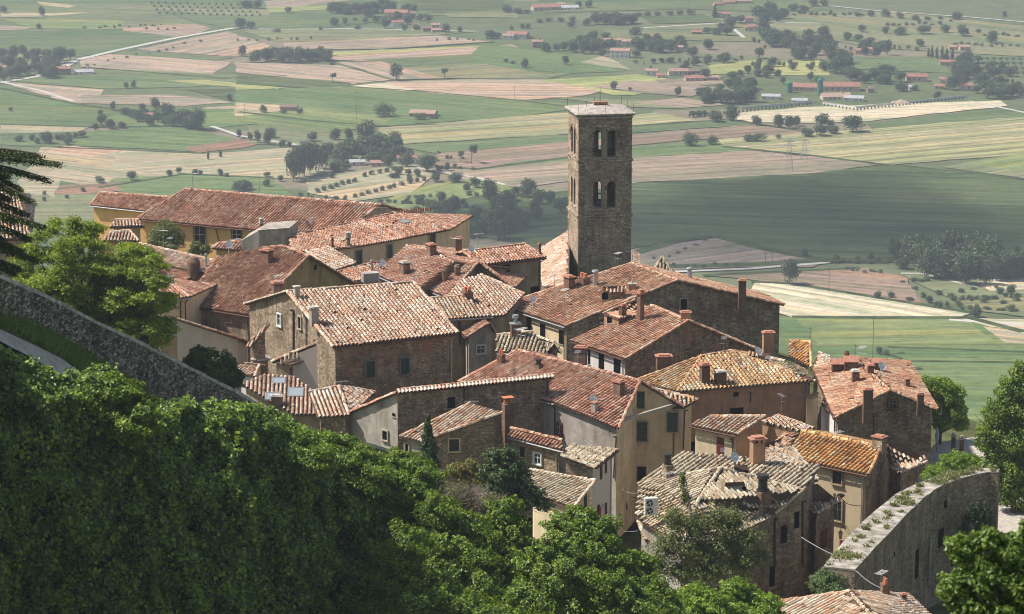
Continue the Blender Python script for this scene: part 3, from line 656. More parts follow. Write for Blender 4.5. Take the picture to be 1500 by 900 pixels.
me.from_pydata([(-S_, -2000, 0), (S_, -2000, 0), (S_, 26000, 0), (-S_, 26000, 0)], [], [(0, 1, 2, 3)]); tag(link('plain_ground', me, M['country']), kind='structure')
FCOL = {'pink': (0.407, 0.308, 0.248), 'pink2': (0.352, 0.275, 0.220), 'brown': (0.286, 0.204, 0.160), 'red': (0.275, 0.165, 0.121), 'tan': (0.396, 0.341, 0.242), 'cream': (0.572, 0.495, 0.374), 'wheat': (0.363, 0.330, 0.193), 'yel': (0.363, 0.363, 0.154),
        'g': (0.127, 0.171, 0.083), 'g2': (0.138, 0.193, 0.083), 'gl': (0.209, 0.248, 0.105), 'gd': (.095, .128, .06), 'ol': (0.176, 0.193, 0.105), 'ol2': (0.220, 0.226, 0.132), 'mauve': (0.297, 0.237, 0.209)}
_lv = [0]
def field(col, pts, amt=.5, ang=None, name='field'):
    pts = list(zip(pts[::2], pts[1::2])); P = [at_z(x, max(y, -12), 0) for x, y in pts]; _lv[0] += 1; z = .05+_lv[0]*.002
    E = []
    for i in range(len(P)):
        a, b = P[i], P[(i+1) % len(P)]; L = np.linalg.norm(b-a); k = max(1, int(L/14)); nn = np.array([-(b-a)[1], (b-a)[0], 0])/max(L, 1); E += [a+(b-a)*j/k+(nn*RNG.normal(0, 1.1) if j else 0) for j in range(k)]
    me = D.meshes.new(name); me.from_pydata([(p[0], p[1], z) for p in E], [], [tuple(range(len(E)))]); me.update()
    o = link(name, me, M['field']); tag(o, kind='structure')
    k = max(range(len(P)), key=lambda i: math.dist(pts[i], pts[(i+1) % len(P)])); e = P[(k+1) % len(P)]-P[k] if ang is None else (at_z(*ang[1], 0)-at_z(*ang[0], 0))
    e = e/np.linalg.norm(e); o['rowdir'] = [float(-e[1]), float(e[0]), 0.0]; o['rowamt'] = float(amt); k = RNG.normal(1, .05); c = FCOL[col]; o.color = (c[0]*k, c[1]*k, c[2]*k, 1); return o
def ribbon(name, pts, w, mat, z=None):
    _lv[0] += 1; z = .05+_lv[0]*.002 if z is None else z; P = [at_z(x, y, 0) for x, y in zip(pts[::2], pts[1::2])]; V = []
    for i, p in enumerate(P):
        d = P[min(i+1, len(P)-1)]-P[max(i-1, 0)]; d /= np.linalg.norm(d); q = np.array([-d[1], d[0], 0])*w/2; V += [p+q, p-q]
    me = D.meshes.new(name); me.from_pydata([(v[0], v[1], z) for v in V], [], [(2*i, 2*i+1, 2*i+3, 2*i+2) for i in range(len(P)-1)]); tag(link(name, me, mat), kind='structure')
fr_ = random.Random(5)
for _ in range(150):   # farmland beyond both edges of the picture
    x = fr_.choice((fr_.uniform(-900, -150), fr_.uniform(1520, 2300))); y = fr_.uniform(2, 470); w = fr_.uniform(60, 150); hh = fr_.uniform(5, 9+y*.06); sk = fr_.uniform(-.25, .25)*w*.4; x = min(x, -w-15) if x < 0 else x
    field(fr_.choice(['pink', 'pink2', 'tan', 'g', 'g2', 'ol', 'ol2', 'g', 'wheat', 'gl', 'brown']), [x, y, x+w, y+sk*.25, x+w+fr_.uniform(-15, 15), y+hh+sk*.25, x+fr_.uniform(-15, 15), y+hh], .5)
for f in """g 0 -10 330 -10 240 30 0 26|ol 120 8 215 8 300 40 180 44 40 38|tan 55 3 112 9 100 12 62 8|tan 0 20 136 19 60 25 0 26|pink2 0 38 45 41 38 44 0 45|gl 0 28 180 30 180 44 45 42
g 200 -10 750 -10 750 20 420 30 340 45 240 20|ol2 215 12 400 14 395 24 300 22|g 0 46 180 45 270 56 180 78 110 84 0 74|pink2 180 41 285 36 310 43 272 56 180 46|pink 200 72 332 47 397 67 390 72 345 84 222 76|g 180 76 346 85 300 91 150 84
pink 115 88 160 80 340 91 310 110 358 112 328 116 120 99|ol2 0 78 110 84 100 96 0 112|g 0 112 130 102 400 112 420 124 160 131 20 120|yel 245 119 300 118 410 130 400 134|pink 0 121 152 132 140 151 108 153|pink2 118 141 250 139 342 151 272 156 112 152
g2 0 130 110 153 172 162 130 187 0 183|gd 270 132 400 129 420 150 345 150|pink 295 159 405 151 412 170 308 169|g2 172 163 440 158 440 176 300 190 130 187|tan 0 183 132 187 112 195 0 197|g 0 197 112 194 140 215 60 216 0 212
g2 100 196 258 186 350 206 300 224 110 214|red 268 218 350 205 384 210 360 217 290 225|tan 60 216 160 220 300 238 290 262 200 268 90 286 30 262|tan 300 226 470 214 480 255 420 262 290 262 160 250 180 220|pink 100 214 180 222 130 232 60 224|g2 25 262 75 263 120 272 30 282
g2 165 263 270 256 400 262 430 292 200 287 145 276|red 60 276 175 268 180 280 60 292|ol2 0 285 200 284 300 300 140 330 0 330|pink2 386 3 470 -6 600 -8 450 9 390 12|yel 388 12 480 8 490 14 395 19|gd 592 -10 742 -8 735 14 640 20 600 12|ol 640 20 760 18 760 27 660 26
g 340 24 480 20 560 32 440 46 360 44|ol2 350 44 560 43 700 47 545 60 405 61|pink2 415 64 640 53 725 62 560 73 420 74|yel 460 78 700 68 720 71 500 83|pink 470 84 750 66 765 75 560 91 480 89|g 530 89 760 76 805 96 700 98 600 98|pink 345 91 500 96 575 118 515 124 345 107
pink2 495 92 560 91 655 116 572 118|ol2 585 100 760 91 850 105 800 117 655 116|gd 345 108 515 122 500 132 345 124|yel 345 124 420 130 345 133|g2 345 134 500 127 620 135 883 156 752 172 560 186 460 179 345 166|tan 345 151 436 156 410 171 345 171|gl 345 172 455 158 580 172 556 186 500 192 380 186
cream 514 127 572 122 630 131 590 134|pink 560 121 700 117 880 118 905 128 850 142 760 148 622 136|ol2 360 184 500 192 560 200 480 218 370 212|wheat 555 188 750 172 883 163 883 194 580 213|g 585 214 883 194 883 207 640 226|brown 640 226 883 205 883 229 700 248 640 244
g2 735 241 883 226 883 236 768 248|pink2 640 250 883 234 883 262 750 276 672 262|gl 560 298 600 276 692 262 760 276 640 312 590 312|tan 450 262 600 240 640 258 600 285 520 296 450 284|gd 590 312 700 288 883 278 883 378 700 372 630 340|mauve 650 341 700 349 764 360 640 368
g2 700 64 842 80 918 106 800 109 690 92|tan 883 82 900 90 925 104 850 92|yel 790 119 932 110 1012 121 930 140 900 141 850 128|pink2 860 128 930 119 1072 130 1010 143 920 136|ol2 800 143 1002 150 1000 160 926 158|pink 928 151 1000 144 1062 155 1002 159
wheat 881 174 960 166 1022 178 881 188|g 881 190 1070 176 1104 183 881 199|brown 881 201 1104 184 1190 196 1010 206 881 218|g2 881 221 1050 208 1104 222 881 235|tan 1050 205 1180 196 1180 204 1060 214|pink2 881 236 1104 222 1300 241 1190 255 881 272
cream 1085 166 1200 157 1465 148 1476 156 1270 179 1165 182 1075 179|g 1268 181 1476 158 1510 165 1510 177 1280 191|wheat 1050 206 1280 190 1510 171 1510 226 1300 243 1180 228 1060 216|ol2 1380 246 1510 226 1510 264|gl 1410 240 1510 222 1510 254
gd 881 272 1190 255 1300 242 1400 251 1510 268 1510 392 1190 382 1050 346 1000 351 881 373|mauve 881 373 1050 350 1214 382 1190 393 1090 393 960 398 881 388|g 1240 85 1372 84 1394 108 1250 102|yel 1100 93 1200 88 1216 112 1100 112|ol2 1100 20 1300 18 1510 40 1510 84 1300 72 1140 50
g 780 -10 1100 -12 1200 8 1160 20 1000 14 800 20|gd 940 25 1030 22 1060 33 960 36|ol 880 44 1060 34 1180 48 1100 62 900 58|pink2 960 118 1060 112 1060 124 980 128|yel 1040 96 1110 88 1100 108 1040 110|brown 1030 405 1150 400 1265 394 1330 409 1352 446 1250 436 1158 416
cream 1105 416 1160 418 1422 461 1400 467 1160 466 1090 446|g2 1140 466 1400 467 1510 490 1510 660 1300 660 1140 580|gl 1165 468 1422 470 1462 503 1200 507|cream 1398 466 1510 470 1510 488 1450 480|tan 1440 480 1510 488 1510 506 1472 504|ol2 1322 404 1510 396 1510 467 1424 456
cream 1430 415 1510 405 1510 425 1450 428|g 0 330 150 330 150 480 0 480|tan 30 262 90 262 80 290 30 284""".replace('\n', '|').split('|'):
    t = f.split(); field(t[0], [float(x) for x in t[1:]], {'wheat': .95, 'cream': .55, 'pink': .6, 'pink2': .6, 'brown': .55, 'gd': .85, 'g': .35, 'g2': .35}.get(t[0], .4))
for w, pts in ((6, '100 96 112 89 170 75 250 58 342 42'), (6, '0 122 55 113 100 96'), (4, '0 121 60 134 108 150'), (3.5, '342 42 400 44 520 43 700 47'), (4, '310 186 350 200 400 208 440 214'), (3.5, '610 247 700 262 740 272'), (4, '940 42 1080 33 1200 35'), (4, '1200 8 1300 18 1420 26 1510 34'), (3.5, '1075 44 1090 56'), (4, '930 401 1000 399 1100 395 1215 386'), (3.5, '1420 149 1510 168'), (4, '1390 470 1510 478'), (3, '1320 402 1350 402 1430 422')):
    ribbon('dirt_road', [float(x) for x in pts.split()], w, M['road'])
for w, pts in ((9, '930 372 1000 352 1050 347 1120 366 1215 384 1300 384'), (10, '930 393 1100 389 1220 382 1330 380'), (5, '1100 414 1160 417 1300 440 1430 461'), (6, '1160 466 1300 467 1420 467 1500 488'), (5, '1060 216 1180 228 1300 243'), (4, '1290 242 1400 252 1510 266'), (4, '0 183 130 187 260 186'), (4, '350 165 460 178 560 186 640 183'),
               (5, '640 247 700 249 838 231'), (4, '145 276 270 256 400 262'), (3, '60 216 160 220 300 226'), (5, '1030 405 1260 394'), (3, '500 127 620 135 760 148 838 158'), (3, '345 92 500 96 575 118 655 116 800 117'), (4, '928 186 1070 176 1180 194'), (4, '0 130 110 153 172 162 300 190'), (3, '120 99 328 116 420 112'), (4, '420 74 560 73 725 62'), (3, '1300 510 1510 518'), (3.5, '1290 517 1330 531 1510 533')):
    ribbon('grass_verge', [float(x) for x in pts.split()], w, M['verge'])
# ---- hillside under the town and the camera
CP = np.array([(0, 0, 294), (-40, 0, 296), (40, 0, 292), (0, -60, 300), (0, 30, 283), (-30, 60, 273), (30, 60, 268), (-30, 100, 262), (10, 100, 258), (40, 100, 252), (-30, 125, 254), (0, 125, 250), (30, 125, 246), (-30, 160, 246), (0, 160, 242), (35, 160, 236),
               (-35, 200, 238), (0, 200, 232), (40, 200, 228), (-60, 200, 240), (70, 200, 226), (-50, 240, 230), (0, 240, 226.5), (50, 240, 226), (0, 290, 226), (-40, 320, 227), (40, 300, 224), (0, 345, 226), (-50, 360, 226), (35, 350, 218), (70, 260, 224), (90, 300, 205), (0, 400, 205), (-60, 420, 205), (60, 400, 190), (-150, 250, 250), (150, 250, 210), (-150, 100, 280), (150, 100, 258),
               (0, 520, 140), (150, 450, 140), (-150, 450, 190), (0, 700, 55), (200, 600, 60), (-200, 650, 90), (0, 850, 0), (250, 800, -5), (-250, 850, 5), (0, 1000, -14), (300, 300, 170), (-300, 300, 230), (-300, 800, 20), (300, 900, -12), (300, 0, 270), (-300, 0, 300), (-300, 1000, -12), (500, 400, 60), (-500, 500, 150), (0, -300, 330), (500, -300, 250), (-500, -300, 330), (600, 700, -10), (-600, 900, -8), (-600, 200, 270)], float)
def _tps(P):
    n = len(P); r = np.linalg.norm(P[:, None, :2]-P[None, :, :2], axis=2); K = np.where(r > 0, r**2*np.log(r+1e-9), 0)+np.eye(n)*3; Q = np.c_[np.ones(n), P[:, :2]]
    A = np.block([[K, Q], [Q.T, np.zeros((3, 3))]]); return np.linalg.solve(A, np.r_[P[:, 2], 0, 0, 0])
_tw = _tps(CP)
def hill_z(x, y):
    x = np.atleast_1d(x).astype(float); y = np.atleast_1d(y).astype(float); r = np.sqrt((x[:, None]-CP[None, :, 0])**2+(y[:, None]-CP[None, :, 1])**2); K = np.where(r > 0, r**2*np.log(r+1e-9), 0)
    return K@_tw[:len(CP)]+_tw[-3]+_tw[-2]*x+_tw[-1]*y
gx = np.linspace(-560, 560, 113); gy = np.linspace(-260, 1000, 127); X, Y = np.meshgrid(gx, gy); Z = hill_z(X.ravel(), Y.ravel()); nx = len(gx)
q = np.array([(j*nx+i, j*nx+i+1, (j+1)*nx+i+1, (j+1)*nx+i) for j in range(len(gy)-1) for i in range(nx-1)])
tag(link('hillside', np_mesh('hillside', np.c_[X.ravel(), Y.ravel(), Z], q, smooth=True), M['hill']), kind='structure')
# ================================================================== the town
HS = []
def H(*a, **k): h = House(*a, **k); HS.append(h); return h
# ---- far yellow wing and the convent
h = H('yellow_house', 'small ochre yellow wing with its own ridge, end-on behind the bright green tree', ze=236.5, wall='yellow', pal='red', messy=.5)
h.z('A', 132, 301).z('B', 250, 313).on('E', 147, 282, 'AB', 17).on('F', 262, 290, 'AB', 17).mir('D', 'A', 'E').mir('C', 'B', 'F')
h.facet('ABFE', 'EF AE').facet('DEFC').outline('ABFCDE').start()
h = H('convent', 'long ochre convent with a huge plain red roof and a grey gable end', cat='convent', ze=237.5, wall='yellow', pal='red', messy=.35)
h.gable((199, 321), (493, 348), (271, 277), (557, 300), 17, walls=False); h.outline('ABFCDE', {1: 'grey', 2: 'grey'}).start()
h.win(293, 345, 1.5, 2.3, 'glass', col='whitewood', sur='stone_d').win(347, 345, 1.2, 1.8, 'glass', col='whitewood', sur='stone_d')
h.pipe(317, 336, 323, 362).chim(383, 338, 320, 6, 'round').chim(450, 334, 322, 4, 'brick').aerial(283, 300, 250)
# ---- pale yellow house right of the convent, stepped eave
h = H('yellow_house', 'pale yellow house with a stepped eave and three dark windows beyond the convent gable', ze=238, wall='cream', pal='red', messy=.8)
h.z('A', 520, 362).z('B', 588, 350).on('K', 577, 312, 'AB', 15).on('L', 423, 347, 'AB', 15).on('M', 424, 370, 'AB', 15).on('N', 480, 366, 'AB', 15)
h.z('B2', 604, 346.5).z('C', 660, 336.5)
h.facet(['A', 'B', 'B2', 'C', 'K', 'L', 'M', 'N'], 'KL').cap += [(h.P['K'], h.P['C']), (h.P['A'], h.P['N'])]
h.mir('K2', 'B', 'K'); h.P['C2'] = h.P['C']+np.array([2.5, 9, 0]); h.P['L2'] = h.P['L']+np.array([3, 5, -1.2])
h.facet(['K', 'C', 'C2']); h.facet(['L', 'K', 'C2', 'L2']); h.outline(['M', 'N', 'A', 'C', 'C2', 'L2', 'L']).start()
h.win(525, 377, .9, 1.5, 'shut', col='greygreen').win(570, 368, .8, 1.5, 'shut', col='greygreen').win(633, 352, .85, 1.7, 'glass', col='wood')
h.chim(510, 361, 340, 8, 'round').chim(487, 363, 347, 3.2, 'brick').aerial(560, 352, 300).skyl(592, 326, .9, 1)
# ---- orange hut and grey blank block
h = H('orange_house', 'low orange house with a little tiled lean-to roof against the grey blank wall', ze=238, wall='yellow', pal='red')
h.z('A', 310, 364).z('B', 351, 367).on('E', 318, 357, 'AB', 17).on('F', 355, 353, 'AB', 17).mir('D', 'A', 'E', 236).mir('C', 'B', 'F', 236)
h.facet('ABFE', 'EF AE').outline('ABFE').start()
h = H('grey_block', 'windowless block of weathered grey render standing between tiled roofs', cat='house', ze=240.3, wall='grey', pal='grey')
h.z('A', 379, 337).z('B', 423, 334).z('Z', 352, 352, 239).on('E', 384, 332, 'AB', 8); h.P['E'] = h.P['A']+np.array([.8, 4, .2]); h.P['F'] = h.P['B']+np.array([.8, 4, .2]); h.P['Y'] = h.P['Z']+np.array([.8, 4, .2])
h.over = .02; h.outline(['Z', 'A', 'B', 'F', 'E', 'Y']).start(); q_ = h.P['A']; e_ = h.P['B']-q_; MB().box((q_+h.P['B'])/2-h.org+[0, -.02, -.02], (np.linalg.norm(e_)+.2, .3, .1), math.atan2(e_[1], e_[0])).build('coping', M['cement'], h.root)
# ---- long pinkish roofs behind the bright tree
h = H('tiled_house', 'long low pink-tiled house with a raised ridge running down from the bushy garden', ze=238, wall='tan', pal='pale', messy=.8)
h.z('A', 247, 391).z('B', 312, 402).on('E', 205, 357, 'AB', 14).on('F', 318, 383, 'AB', 14); h.P['D'] = h.P['A']+np.array([-9, 3, 0.]); h.mir('C', 'B', 'F')
h.facet('ABFE', 'EF AE').outline('ABFE').start()
h.aerial(250, 392, 345).chim(302, 392, 372, 4, 'pipe').chim(251, 395, 383, 5, 'brick')
h = H('tiled_house', 'low deep-red roofed house carrying a round-bellied brick chimney', ze=237, wall='tan', pal='red', messy=.9)
h.z('A', 180, 406).z('B', 262, 418).on('F', 318, 381, 'AB', 13).on('E', 190, 365, 'AB', 13).facet('ABFE', 'AE').outline('ABFE').start()
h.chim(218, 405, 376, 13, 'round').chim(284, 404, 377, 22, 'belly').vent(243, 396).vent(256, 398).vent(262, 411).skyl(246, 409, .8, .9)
h = H('tiled_house', 'two small stepped pink roofs pressed against the convent wall behind the leafy shrub', ze=237.5, wall='yellow', pal='pale', messy=.7)
h.z('A', 150, 353).z('B', 203, 353).on('E', 160, 341, 'AB', 16).on('F', 190, 338, 'AB', 16).mir('C', 'B', 'F').mir('D', 'A', 'E')
h.facet('ABFE', 'EF BF').facet('DEFC').outline('ABFCDE').start()
h = H('tiled_house', 'small pink hipped roof just below the convent corner, behind the bright green tree', ze=237.8, wall='yellow', pal='pale', messy=.7)
h.z('A', 160, 333).z('B', 212, 331).on('E', 168, 322, 'AB', 16).on('F', 203, 322, 'AB', 16).mir('C', 'B', 'F').mir('D', 'A', 'E')
h.facet('ABFE', 'EF').facet('DEFC').outline('ABFCDE').start()
# ---- cream house with red-brown roof by the tree
h = H('cream_house', 'cream-walled house with a gutter pipe at its corner beside the bright green tree', ze=240.8, wall='cream', pal='red', messy=.4)
h.z('A', 196, 447).z('B', 278, 435).on('F', 238, 408, 'AB', 18).on('E', 185, 405, 'AB', 18).facet('ABFE', 'BF EF')
h.P['C'] = h.P['F']+np.array([5, 5, -1.6]); h.facet('BCF'); h.outline('ABCFE').start(); h.pipe(264, 441, 264, 466, .07)
# ---- large dark red roof with mossy yellow gable
h = H('gabled_house', 'wide dark red tiled house with a mossy ochre gable holding one tiny window', ze=239, wall='olive', pal='dark', messy=.45)
h.z('A', 268, 447).z('B', 366, 462).on('F', 452, 375, 'AB', 17).on('E', 320, 376, 'AB', 17).on('G', 415, 361, 'AB', 17).on('I', 385, 363, 'AB', 17)
h.mir('C', 'B', 'F'); h.P['C'][2] = 238.3
h.facet(['A', 'B', 'F', 'G', 'I', 'E'], 'AB'); h.cap = [(h.P['G'], h.P['I']), (h.P['B'], h.P['F']), (h.P['E'], h.P['A']), (h.P['F'], h.P['G'])]
h.P['C1'] = at_z(520, 416, 238.6); h.P['G2'] = h.P['G']+(h.P['C1']-h.P['F']); h.P['E2'] = h.P['E']+np.array([3, 6, -2.5])
h.facet(['F', 'C1', 'G2', 'G']).cap.append((h.P['F'], h.P['C1'])); h.outline(['A', 'B', 'F', 'C1', 'G2', 'E2', 'E'], {0: 'stone'}).start()
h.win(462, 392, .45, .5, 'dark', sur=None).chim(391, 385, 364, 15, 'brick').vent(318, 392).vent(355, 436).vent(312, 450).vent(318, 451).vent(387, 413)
# ---- little roofs right of the ochre gable
h = H('tiled_house', 'light pink roof stepping down between the mossy ochre gable and the pale yellow house', ze=238, wall='tan', pal='pale', messy=.8)
h.z('A', 488, 397).z('B', 521, 386).on('E', 448, 368, 'AB', 14).on('F', 480, 362, 'AB', 14).facet('ABFE', 'AE BF').outline('ABFE').start()
h.chim(522, 384, 396-10, 1, 'pipe').chim(516, 392, 360, 3, 'pipe')
h = H('tiled_house', 'low red-tiled roof with a pipe chimney beside the small white roof box', ze=237.5, wall='tan', pal='red', messy=.8)
h.z('A', 495, 417).z('B', 560, 404).on('E', 492, 399, 'AB', 15).on('F', 552, 384, 'AB', 15).facet('ABFE', 'AE EF').outline('ABFE').start()
h.chim(545, 398, 381, 5, 'pipe').chim(520, 414, 388, 7, 'grey').box('roof_box', at_z(542, 406, 238.6), (1.7, 1.2, 1.0), 'grey', .3)
# ---- pink hipped roofs in the middle
h = H('hipped_house', 'broad pink hipped roof carrying four stout chimneys behind the large stone house', ze=238, wall='terra', pal='red', messy=.7)
h.z('A', 551, 403).z('B', 610, 428).on('E', 596, 360, 'AB', 14).on('F', 665, 385, 'AB', 14).on('G', 632, 368, 'AB', 14)
h.facet(['A', 'B', 'F', 'G', 'E'], 'EG GF'); h.P['C'] = h.P['F']+np.array([6, 4, -1.5]); h.P['D'] = h.P['E']+np.array([8, 6, -1.8])
h.facet(['G', 'F', 'C', 'D', 'E']); h.outline(['A', 'B', 'F', 'C', 'D', 'E']).start()
h.chim(593, 402, 382, 14, 'brickc').chim(563, 411, 400, 7, 'grey').chim(632, 375, 356, 13, 'brick')
h = H('gabled_house', 'pink roof with a white-edged verge and a dark stone gable, two barrel chimneys on it', ze=237.6, wall='stone_dark', pal='red', messy=.7)
h.z('A', 610, 418).z('B', 655, 436).on('E', 664, 381, 'AB', 15).on('F', 701, 384, 'AB', 15).facet('ABFE', 'EF AE BF')
h.P['C'] = at_z(751, 421, 237); h.P['C2'] = h.P['C']+np.array([2, 7, 0.2]); h.P['E2'] = h.P['E']+np.array([1.5, 4, 0])
h.facet(['F', 'C', 'C2', 'E2', 'E']).cap.append((h.P['F'], h.P['C'])); h.outline(['A', 'B', 'F', 'C', 'C2', 'E2', 'E']).start()
h.chim(652, 413, 393, 11, 'barrel').chim(670, 405, 388, 11, 'barrel').aerial(668, 400, 345)
# ---- ochre house left of the tower
h = H('ochre_house', 'ochre-brown walled house with a long red ridge next to the bell tower church', ze=239, wall='tan', pal='red', messy=.7)
h.gable((705, 388), (800, 377), (678, 369), (768, 358), 17); h.start()
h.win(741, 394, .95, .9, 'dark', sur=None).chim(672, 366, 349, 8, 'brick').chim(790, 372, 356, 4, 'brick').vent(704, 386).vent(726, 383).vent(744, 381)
h.win(783, 425, 1.0, .8, 'dark', sur=None)
# ---- the church: nave roof behind the tower
h = H('church', 'church nave roof whose pink and cream slopes show on both sides of the bell tower', cat='church', ze=238, wall='stone', pal='pale', messy=.5)
h.P['F'] = at_d(846, 331, 352); h.P['B'] = at_d(783, 363, 350); h.P['B'][2] = h.P['F'][2]-2.9; h.P['E0'] = h.P['F']+np.array([-.3, -9, 0])
h.pl('E', 846, pix(h.P['E0'])[1], 'BFE' if 0 else ['B', 'F', 'E0']); h.pl('G', 834.3, pix(h.P['E0'])[1]+4, ['B', 'F', 'E0']).pl('I', 833.5, 420, ['B', 'F', 'E0']).pl('J', 797, 420, ['B', 'F', 'E0'])
h.P['C'] = 2*h.P['F']-h.P['B']; h.P['C'][2] = h.P['B'][2]; h.P['C'] += (h.P['C']-h.P['F'])*.45; h.P['D'] = h.P['C']+np.array([-.3, -9, 0])
h.facet('BFEGIJ', 'BF').facet('FCDE', 'FC').outline('BFCDEGIJ').start()
# ---- dotted light roof stone house (centre left)
h = H('stone_house', 'large stone house with two dark green shutters under a pale pink dotted roof', ze=241, wall='stone', pal='pale', messy=.5)
h.gable((488, 508), (671, 488), (420, 427), (606, 414), 17, walls=False); h.outline('ABFCDE', {4: 'stone_dark', 5: 'stone_dark'}).start()
h.win(542, 541, .85, 1.5, sur='stone_d').win(592.5, 536, .85, 1.5, sur='stone_d').win(410, 469, .85, 1.1, 'glass', col='whitewood', sur='whitewood').win(440, 473, .6, 1.1, 'dark', sur='frame')
h.chim(435, 436, 419, 9, 'white').chim(460, 473, 449, 14, 'white').chim(407, 441, 411, 15, 'brick').pipe(431, 455, 431, 512, .09).pipe(449, 462, 449, 510, .13, 'cement')
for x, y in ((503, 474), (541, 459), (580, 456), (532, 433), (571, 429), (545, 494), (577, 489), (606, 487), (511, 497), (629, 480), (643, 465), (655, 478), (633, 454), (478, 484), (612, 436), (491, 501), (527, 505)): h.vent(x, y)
h = H('annex', 'pale pink rendered annexe under a sagging tiled lean-to beside the large stone house', cat='house', ze=238.4, wall='pink', pal='mix', messy=1)
h.z('A', 398, 530).z('B', 428, 534).z('C', 492, 511, 239.6).z('D', 473, 499, 240.6).facet('ABCD', 'AD').outline('ABCD', {0: 'tan'}).start(); h.pipe(426, 540, 427, 560, .08)
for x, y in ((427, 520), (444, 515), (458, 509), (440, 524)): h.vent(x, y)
h = H('lean_to', 'narrow lean-to capped with one diagonal strip of cream tiles against the dark stone gable', cat='lean-to', ze=239.5, wall='stone_dark', pal='pale', zb=232)
h.z('A', 361, 508, 239).z('B', 367, 509, 239).z('C', 396, 474, 241.3).z('D', 391, 472, 241.3).facet('ABCD').outline('ABCD').start()
# ---- cluster left of the annexe
h = H('tiled_house', 'low tan-tiled house with a dark doorway, tucked under the dark red roof', ze=237, wall='olive', pal='mix', messy=.9)
h.z('A', 300, 477).z('B', 356, 468).on('F', 345, 458, 'AB', 14).on('E', 270, 449, 'AB', 14).facet('ABFE').outline('ABFE').start()
h.win(350, 500, 1.1, 2.0, 'dark', sur=None)
h = H('white_house', 'whitewashed house whose slanting dark-red roof edge runs down towards the green bush', ze=238.6, wall='pink', pal='dark', messy=.3)
h.z('A', 251, 465, 240).z('B', 352, 497, 237.4); h.P['C'] = h.P['B']+np.array([.8, 4.0, -1.5]); h.P['D'] = h.P['A']+np.array([.8, 4.0, -1.5]); h.facet('ABCD', 'AB').outline('ABCD').start()
h = H('shed', 'tiny tiled shed roof in front of the whitewashed wall', cat='shed', ze=237.6, wall='tan', pal='pale', messy=.8)
h.z('A', 222, 488).z('B', 284, 489).on('E', 232, 478, 'AB', 15).on('F', 270, 478, 'AB', 15).facet('ABFE').outline('ABFE').start()
stack('whitewashed house', at_z(240, 477, 237)-[0, 0, 3], (0.95, 0.8, 5.9), 0, 'brick', 'cap3')
h = H('tiled_house', 'low house with a small gabled porch roof of salmon tiles beside the green bush', ze=237.4, wall='white', pal='pale', messy=.6)
h.z('A', 347, 547).z('B', 372, 552).on('F', 380, 536, 'AB', 17).on('E', 352, 533, 'AB', 17).mir('C', 'B', 'F').mir('D', 'A', 'E').facet('ABFE', 'BF').facet('DEFC').outline('ABFCDE').start()
h = H('skylight_house', 'low house with three blue-grey skylights in a salmon tiled roof below the pink annexe', cat='house', ze=237, wall='tan', pal='pale', messy=.45)
h.z('A', 430, 608).z('B', 512, 607).on('F', 462, 573, 'AB', 15).on('G', 428, 550, 'AB', 15).on('E', 385, 549, 'AB', 15).on('K', 352, 563, 'AB', 15)
h.facet(['A', 'B', 'F', 'G', 'E', 'K']).outline(['K', 'A', 'B', 'F', 'G', 'E']).start()
h.skyl(408, 560, 1.1, 1).skyl(433, 577, 1.3, 1.5).skyl(399, 583, 1.2, 1.3).chim(372, 587, 552, 13, 'ball').chim(405, 594, 578, 15, 'brickc').vent(476, 596)
stack('low house with three', at_z(383, 552, 236)-[0, 0, 1], (1.25, 1, 2.8), 0, 'terra', 'pyr')
h = H('tiled_house', 'small salmon-roofed house with a hipped orange end, below the large stone house', ze=237, wall='stone_dark', pal='pale', messy=.6)
h.z('A', 465, 612).z('B', 511, 609).on('F', 497, 566, 'AB', 16).on('E', 452, 575, 'AB', 16).facet('ABFE', 'EF BF')
h.P['C'] = h.P['F']+np.array([3.1, 1.5, -.9]); h.P['C0'] = at_z(521, 598, 237); h.facet(['B', 'C0', 'C', 'F'], 'CF').outline(['A', 'B', 'C0', 'C', 'F', 'E']).start(); h.chim(530, 588, 572, 18, 'brickc') if 0 else None
# ---- the long shaded wall house with white eave tiles
h = H('stone_house', 'dark stone house with a scalloped white-edged line of tiles and a grey rendered flank', ze=240, wall='stone_dark', pal='red', messy=.3, over=.22)
h.z('A', 581, 575).z('B', 811, 551.5); h.P['D'] = at_z(508, 606, 236.9); h.P['C'] = h.P['B']+(h.P['D']-h.P['A'])
h.facet('ABCD', '').outline('ABCD', {3: 'grey'})
h.cap = [(h.P['A']+[0, .1, .16], h.P['B']+[0, .1, .16]), (h.P['A'], h.P['D'])]; h.scal = [(h.P['A'], h.P['B'])]; h.start()
h.win(661, 582+8, .7, 1.0, 'dark', sur=None).pipe(680, 570, 680, 600, .08).win(565, 638, .6, .8, 'dark', sur='frame').win(577, 608, .4, .3, 'dark', sur=None)
h.todo.append('eave')
h = H('brick_house', 'small stone house with one cream-framed window under a tan roof against the dark wall', ze=237, wall='stone', pal='mix', messy=.6)
h.z('A', 585, 640, 237).z('B', 616, 647, 237).z('F', 736, 604.5, 239.3).z('E', 690, 590.5, 239.3).facet('ABFE', 'AE BF').outline('ABFE', {0: 'grey'}).start()
h.win(665, 652, .8, 1.05, 'glass', col='wood', sur='yellowsur').win(592, 656, .4, .7, 'dark', sur='frame').chim(739, 612, 581, 13, 'pots') if 0 else None
h.win(665, 652, .85, 1.05, 'glass', col='wood', sur='yellowsur').win(597, 656, .4, .7, 'dark', sur='frame')
stack('small stone house with one', at_z(744, 650, 235)-[0, 0, 2], (0.85, 0.8, 5.6), 0.35, 'brick', 'pots')
